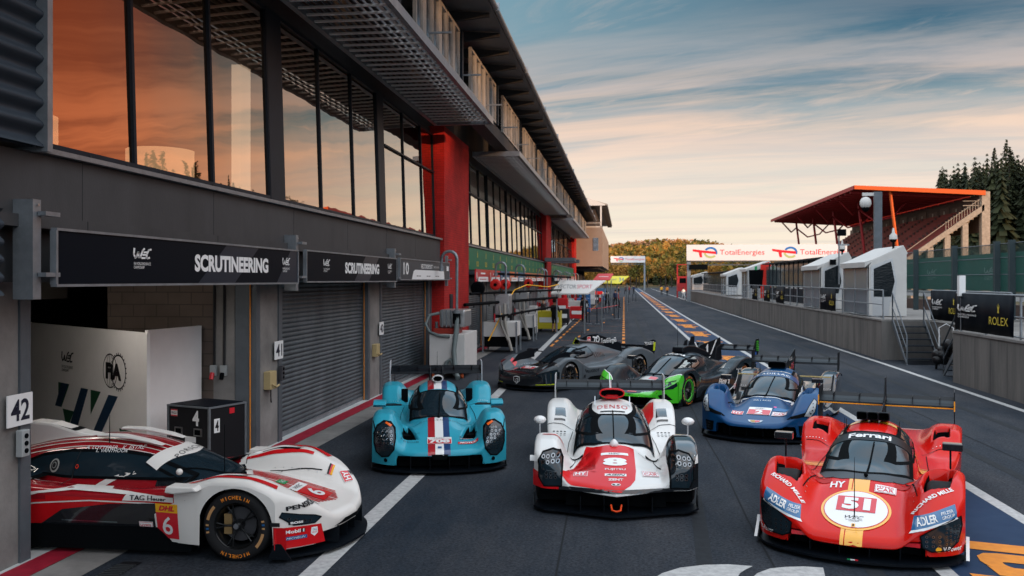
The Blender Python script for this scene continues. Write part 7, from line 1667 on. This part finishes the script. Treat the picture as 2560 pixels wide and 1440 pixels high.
def build_porsche():
    P=paint('warm_white_paint',(.70,.67,.63),.25,.03); RD=mat('carmine',(.30,.006,.012),.25,coat=.5,spec=.2); R2=mat('bright_red',(.55,.008,.012),.25,coat=.5,spec=.2); BKG=mat('gloss_black',(.012,.014,.017),.15,coat=1)
    S=Shape(podx=.66,front=[(0,-2.52),(.35,-2.47),(.6,-2.38),(.8,-2.22),(1.0,-1.98)],
      fen=[(-2.5,.40),(-2.3,.54),(-2.0,.70),(-1.65,.83),(-1.4,.84),(-1.1,.77),(-.75,.69),(-.2,.665),(.6,.69),(1.0,.78),(1.35,.86),(1.7,.88),(2.1,.80),(2.4,.70)],
      wf=[(-2.5,.26),(-1.9,.25),(-1.5,.23),(-.9,.20),(.8,.25),(1.5,.28),(2.4,.22)],
      deck=[(-2.5,.38),(-2.0,.48),(-1.4,.56),(-1.0,.56),(0,.56),(1.0,.60),(2.4,.66)],
      nose=[(-2.5,.34),(-2.2,.44),(-1.8,.56),(-1.3,.67),(-.9,.71),(2.4,.6)],wn=[(-2.5,.60),(-1.4,.42),(2.4,.36)],
      cock=[(-1.35,.56),(-1.15,.67),(-.9,.80),(-.5,.97),(-.1,1.06),(.25,1.09),(.7,1.06),(1.3,.94),(1.9,.80),(2.4,.70)],
      wk=[(-1.35,.44),(-1.0,.54),(-.5,.58),(.3,.58),(.9,.50),(1.6,.36),(2.4,.26)],kp=2.8,
      pits=[([(.70,-1.62),(.86,-1.62),(.86,-1.10),(.72,-1.05)],.06,.03)],lip_c=.24,edge=.12,edrop=.07,tuck=.10,rocker=.15)
    def art(mb,A):
        # everything behind the doors' leading edge is carmine, brighter red low on the flanks
        k1,k2,k3=mb.mi(RD),mb.mi(R2),mb.mi(P)
        for i,f in enumerate(mb.f):
            if mb.m[i]!=k3: continue
            cx,cy,cz=[sum(mb.v[j][q] for j in f)/len(f) for q in range(3)]
            if cy>(-.93 if abs(cx)>.60 else -.60): mb.m[i]=k2 if (cz<.58 and abs(cx)>.8) else k1
        A.poly(mb,[(-.60,-1.0),(-.40,-1.22),(.40,-1.22),(.60,-1.0),(.60,-.50),(.40,-.60),(-.40,-.60),(-.60,-.50)],'top',BKG,.005,.03)
        for sg in (1,-1):
            # black sweep below the door
            A.poly(mb,[(-1.02,.16),(.75,.16),(.55,.30),(.30,.46),(-.2,.53),(-.95,.56),(-.80,.44),(-.62,.40),(-.62,.20)],'side',BKG,.010,.03,sg=sg)
            # white fender piece behind the wheel with panels
            A.poly(mb,[(-1.16,.16),(-.70,.16),(-.70,.44),(-.86,.54),(-1.0,.60),(-1.16,.60)],'side',P,.015,.03,sg=sg)
            A.poly(mb,rect(-.845,.51,.25,.09),'side',YEL,.018,.03,sg=sg); A.text(mb,'DHL',(-.845,.51),.18,.055,'side',RED_,.022,0,sg,sg=sg,bold=.05,shear=.3)
            A.poly(mb,rect(-.845,.33,.25,.27),'side',RED_,.018,.03,sg=sg); A.text(mb,'6',(-.845,.33),.12,.19,'side',WHT,.023,0,sg,sg=sg,bold=.01)
            A.off0=.008; hypercar_badge(mb,A,(-.595,.28),.15,.15,'side',0,sg,sg=sg); A.off0=0
            for k in range(3): A.poly(mb,ring_pts(-1.0,.22+.085*k,.022,.022,12),'side',BKG,.014,.1,sg=sg)
            A.band(mb,[(-1.0,.22),(-1.0,.39)],.006,'side',BKG,.0135,sg=sg)
            A.band(mb,[(-.28,.335),(.32,.345)],.007,'side',mat('chrome_line',(.3,.4,.42),.2,metal=1),.012,sg=sg)
            # red lower corner of the nose
            A.poly(mb,[(-2.10,.14),(-1.97,.14),(-1.97,.36),(-2.10,.36)],'side',R2,.006,.05,sg=sg)
            A.poly(mb,[(sg*.62,.14),(sg*1.0,.14),(sg*1.0,.35),(sg*.66,.33)],'front',R2,.006,.04)
            # white stripes sweeping along the flank
            A.band(mb,[(-.9,.60),(-.4,.635),(.2,.66),(.8,.60),(1.3,.50),(1.9,.38),(2.34,.28)],[.010,.013,.012,.011,.011,.010,.010],'side',P,.009,.05,sg=sg)
            A.band(mb,[(-.75,.545),(.0,.56),(.6,.52),(1.2,.40),(1.7,.28)],.007,'side',P,.009,.05,sg=sg)
            A.poly(mb,[(-.92,.57),(-.36,.57),(-.40,.625),(-.92,.62)],'side',P,.010,.04,sg=sg); A.text(mb,'TAG Heuer',(-.64,.597),.40,.036,'side',DKT,.013,0,sg,sg=sg,bold=.03)
            # stripes on the roof
            for i,(o,w_) in enumerate(((.10,.010),(.20,.007),(.28,.005),(.35,.004),(.42,.004))):
                A.band(mb,[(sg*o,-.62),(sg*(o+.02),0),(sg*(o*.95+.02),.8),(sg*(o*.75+.04),1.6),(sg*(o*.5+.1),2.3)],w_,'top',P,.007,.05)
            A.band(mb,[(sg*.52,-.35),(sg*.60,.3),(sg*.66,1.0),(sg*.70,1.6),(sg*.80,2.3)],.007,'top',P,.008,.05)
            A.band(mb,[(sg*.60,.1),(sg*.72,.8),(sg*.84,1.4),(sg*.93,2.0)],.006,'top',P,.008,.05)
            # fender louvre and red fender crest
            A.poly(mb,[(sg*a,b) for a,b in [(.71,-1.60),(.85,-1.60),(.85,-1.12),(.73,-1.07)]],'top',MBLK,.005,.03)
            A.band(mb,[(sg*.90,-1.05),(sg*.90,-1.4),(sg*.88,-1.75),(sg*.83,-1.95)],[.02,.03,.04,.05],'top',R2,.006,.03)
            A.band(mb,[(sg*.66,-1.0),(sg*.66,-1.4),(sg*.70,-1.8)],[.015,.025,.03],'top',R2,.006,.03)
            # nose stripes
            for i in range(6): A.band(mb,[(sg*(.03+.045*i),-1.34+.02*i),(sg*(.03+.045*i),-2.30+.02*i)],.013,'top',R2,.005,.05)
            A.text(mb,'PENSKE',(sg*.80,.545),.26,.045,'front',DKT,.010,rot=-sg*R(6),bold=.04)
            A.text(mb,'FIA | WEC',(1.05,.72),.24,.06,'side',WHT,.012,0,sg,sg=sg)
            hy_badge(mb,A,(sg*.60,-2.22),.14,.11,'top',rot=sg*R(45))
            for k,m_ in enumerate((DKT,RED_,YEL)): A.poly(mb,rect(sg*.60,-2.02-.02*k,.12,.02),'top',m_,.008,.05)
            A.poly(mb,rect(-1.99,.39,.10,.04),'side',DKT,.01,.05,sg=sg)
        A.poly(mb,rect(0,-2.06,.34,.30),'top',R2,.008,.04); A.poly(mb,rect(0,-1.86,.34,.10),'top',WHT,.009,.04); A.text(mb,'WEC',(0,-1.86),.2,.05,'top',DKT,.012,rot=R(90)*0,shear=.4)
        A.poly(mb,rect(0,-1.68,.14,.10),'top',mat('flag_green',(.01,.25,.08),.5),.009,.05); A.text(mb,'TAG',(0,-1.68),.1,.05,'top',WHT,.012)
        for nm,mm,y_,z_,w_ in (('BOSS',WHT,-1.94,.40,.12),):
            pass
    root,A=base_car('race_car','white and carmine prototype race car with number 6, backed into the open garage',(-5.40,9.70,0),R(90),S,P,art,wheels=dict(txt=ORG,spokes=5),splm=BLK)
    # artwork on the curved nose corner, near side (local -x)
    g=MB(); 
    A.poly(g,rrect(-.86,.385,.11,.035,.008),'front',DKT,.010,.05); A.text(g,'BOSS',(-.86,.385),.085,.022,'front',WHT,.013,bold=.04)
    A.text(g,'Mobil',(-.885,.30),.10,.035,'front',WHT,.011,bold=.03); A.poly(g,rect(-.815,.30,.03,.035),'front',DKT,.011,.05); A.text(g,'1',(-.815,.30),.01,.03,'front',WHT,.014,bold=.03)
    A.poly(g,rect(-.87,.235,.17,.035),'front',DBL,.010,.05); A.text(g,'MICHELIN',(-.865,.235),.13,.02,'front',WHT,.013,shear=.3)
    A.poly(g,[(-.70,.31),(-.75,.31),(-.755,.25),(-.725,.22),(-.695,.25)],'front',WHT,.010,.05); A.text(g,'TAG',(-.725,.285),.04,.02,'front',DBL,.013); A.text(g,'HEUER',(-.725,.26),.045,.018,'front',RED_,.013)
    g.build('sponsor_lettering',root,fixn=False)
    g=MB(); A.text(g,'6',(0,-2.06),.16,.20,'top',WHT,.014,bold=.03); g.build('race_number',root,fixn=False)
    ws=cockpit_glass(root,A,S,-1.22,-.52,.30,.98,border=.012)
    g=MB(); A.poly(g,[(x/10*.50,-.70+.20*abs(x/10)**2) for x in range(-10,11)]+[(x/10*.46,-.50+.14*abs(x/10)**2) for x in range(10,-11,-1)],'top',P,.015,.04); A.text(g,'PORSCHE',(0,-.62),.62,.06,'top',DKT,.019,spacing=1.3); g.build('sun_strip',root,fixn=False)
    sw=[(-.98,.70),(-.88,.735),(-.60,.84),(-.35,.92),(.0,.965),(.5,.955),(.85,.90),(1.05,.82),(1.12,.78),(.9,.725),(.5,.70),(0,.70)]
    side_window(root,A,sw,.78)
    for sg in (1,-1):
        g=MB(); A.band(g,[(.42,.665),(.40,.95)],.005,'side',DKT,.012,sg=sg,x0=.78); put=ring_pts(.66,.80,.055,.065,20)
        A.poly(g,ring_pts(.66,.80,.058,.068,20),'side',mat('fuel_ring',(.35,.35,.33),.4),.013,.1,sg=sg,x0=.78); A.poly(g,ring_pts(.66,.80,.042,.052,20),'side',DKT,.015,.1,sg=sg,x0=.78)
        A.poly(g,ring_pts(.66,.80,.026,.032,16),'side',mat('fuel_ring',(.35,.35,.33),.4),.017,.1,sg=sg,x0=.78); A.poly(g,ring_pts(.66,.80,.020,.026,16),'side',DKT,.019,.1,sg=sg,x0=.78)
        A.poly(g,ring_pts(.38,.80,.018,.022,14),'side',mat('hot_red',(.9,.05,.02),.4),.015,.1,sg=sg,x0=.78); A.poly(g,ring_pts(.38,.80,.012,.015,12),'side',DKT,.017,.1,sg=sg,x0=.78)
        g.build('door_trim',root,fixn=False)
        g=MB(); A.text(g,'A. LOTTERER   K. ESTRE',(.05*1,.985),.62,.03,'side',WHT,.012,0,sg,sg=sg,x0=.62); A.text(g,'L. VANTHOOR',(.05,.955),.34,.03,'side',WHT,.016,0,sg,sg=sg,x0=.66); g.build('driver_names',root,fixn=False)
    poly=[(.66,.40),(.72,.35),(.88,.36),(.97,.46),(.955,.50),(.84,.46),(.72,.43)]
    headlight(A,root,poly,'front',[(.76,.385,.014),(.80,.39,.014),(.87,.41,.014),(.91,.43,.014)],rim=.005)
    for sg in (1,-1):
        g=MB(); g.prism([(-1.24,.72),(-1.20,.76),(-.92,.765),(-.90,.70),(-1.0,.69)],'x',sg*.93,sg*1.12,P); g.prism([(-1.2,.60),(-1.05,.60),(-1.02,.71),(-1.12,.71)],'x',sg*.92,sg*.97,P); g.build('mirror',root,bevel=.014)
    g=MB(); A.poly(g,[(-.30,.30),(.30,.30),(.5,.26),(-.5,.26)],'front',MBLK,.008); g.build('nose_vent',root,fixn=False)
    # raised white humps and intake on the roof
    g=MB(); g.prism([(.35,1.06),(.6,1.10),(.95,1.20),(1.2,1.22),(1.75,1.04),(2.3,.84),(1.2,.9)],'x',-.11,.11,P); g.build('roof_scoop',root,bevel=.03)
    g=MB(); g.prism([(.95,1.10),(1.0,1.09),(1.06,1.20),(.92,1.185),(.66,1.12)],'x',-.095,.095,MBLK); g.build('scoop_mouth',root)
    g=MB(); 
    put_text(g,'Mobil 1',.26,.06,(-.1115,1.35,1.10),(0,-1,-0.22),(0,-.22,1),DKT,bold=.03); g.build('scoop_lettering',root,fixn=False)
    g=MB(); g.prism([(-.45,1.01),(-.1,1.07),(.2,1.095),(.3,1.09),(.3,1.12),(0,1.115),(-.3,1.06)],'x',-.30,-.18,P); g.prism([(-.45,1.01),(-.1,1.07),(.2,1.095),(.3,1.09),(.3,1.12),(0,1.115),(-.3,1.06)],'x',.18,.30,P); g.build('roof_bulge',root,bevel=.015)
    def fa(g):
        for sg in (-1,1):
            put_poly(g,rect(0,0,.16,.18),(sg*.0085,1.88,.97),(0,sg,0),(0,0,1),RED_); put_text(g,'HY',.12,.12,(sg*.010,1.88,.97),(0,sg,0),(0,0,1),WHT,bold=.03)
            put_text(g,'PORSCHE',.62,.07,(sg*.0085,2.36,1.10),(0,sg,0),(0,0,1),DKT,bold=.02,spacing=1.2); put_text(g,'963',.30,.07,(sg*.0085,2.22,1.01),(0,sg,0),(0,0,1),DKT,bold=.05)
    fin(root,[(1.1,.98),(1.6,.86),(2.5,.66),(2.72,.70),(2.72,1.22),(2.25,1.22),(2.0,1.06),(1.7,1.02)],P,.014,art=fa)
    rear_wing(root,.90,2.35,1.0,.28,epm=P)
    wiper(root,S,(-.05,-1.28),(-.45,-.72),.02); antenna(root,S,-.35,-1.18,.62); antenna(root,S,-.30,.15,.30); antenna(root,S,-.35,1.15,.2)
    g=MB(); g.ball((-.60,-.80,.80),.035,P,10); g.build('camera_pod',root)
for f in (build_turquoise,build_white_red,build_scarlet,build_blue,build_black_green,build_grey,build_porsche): f()
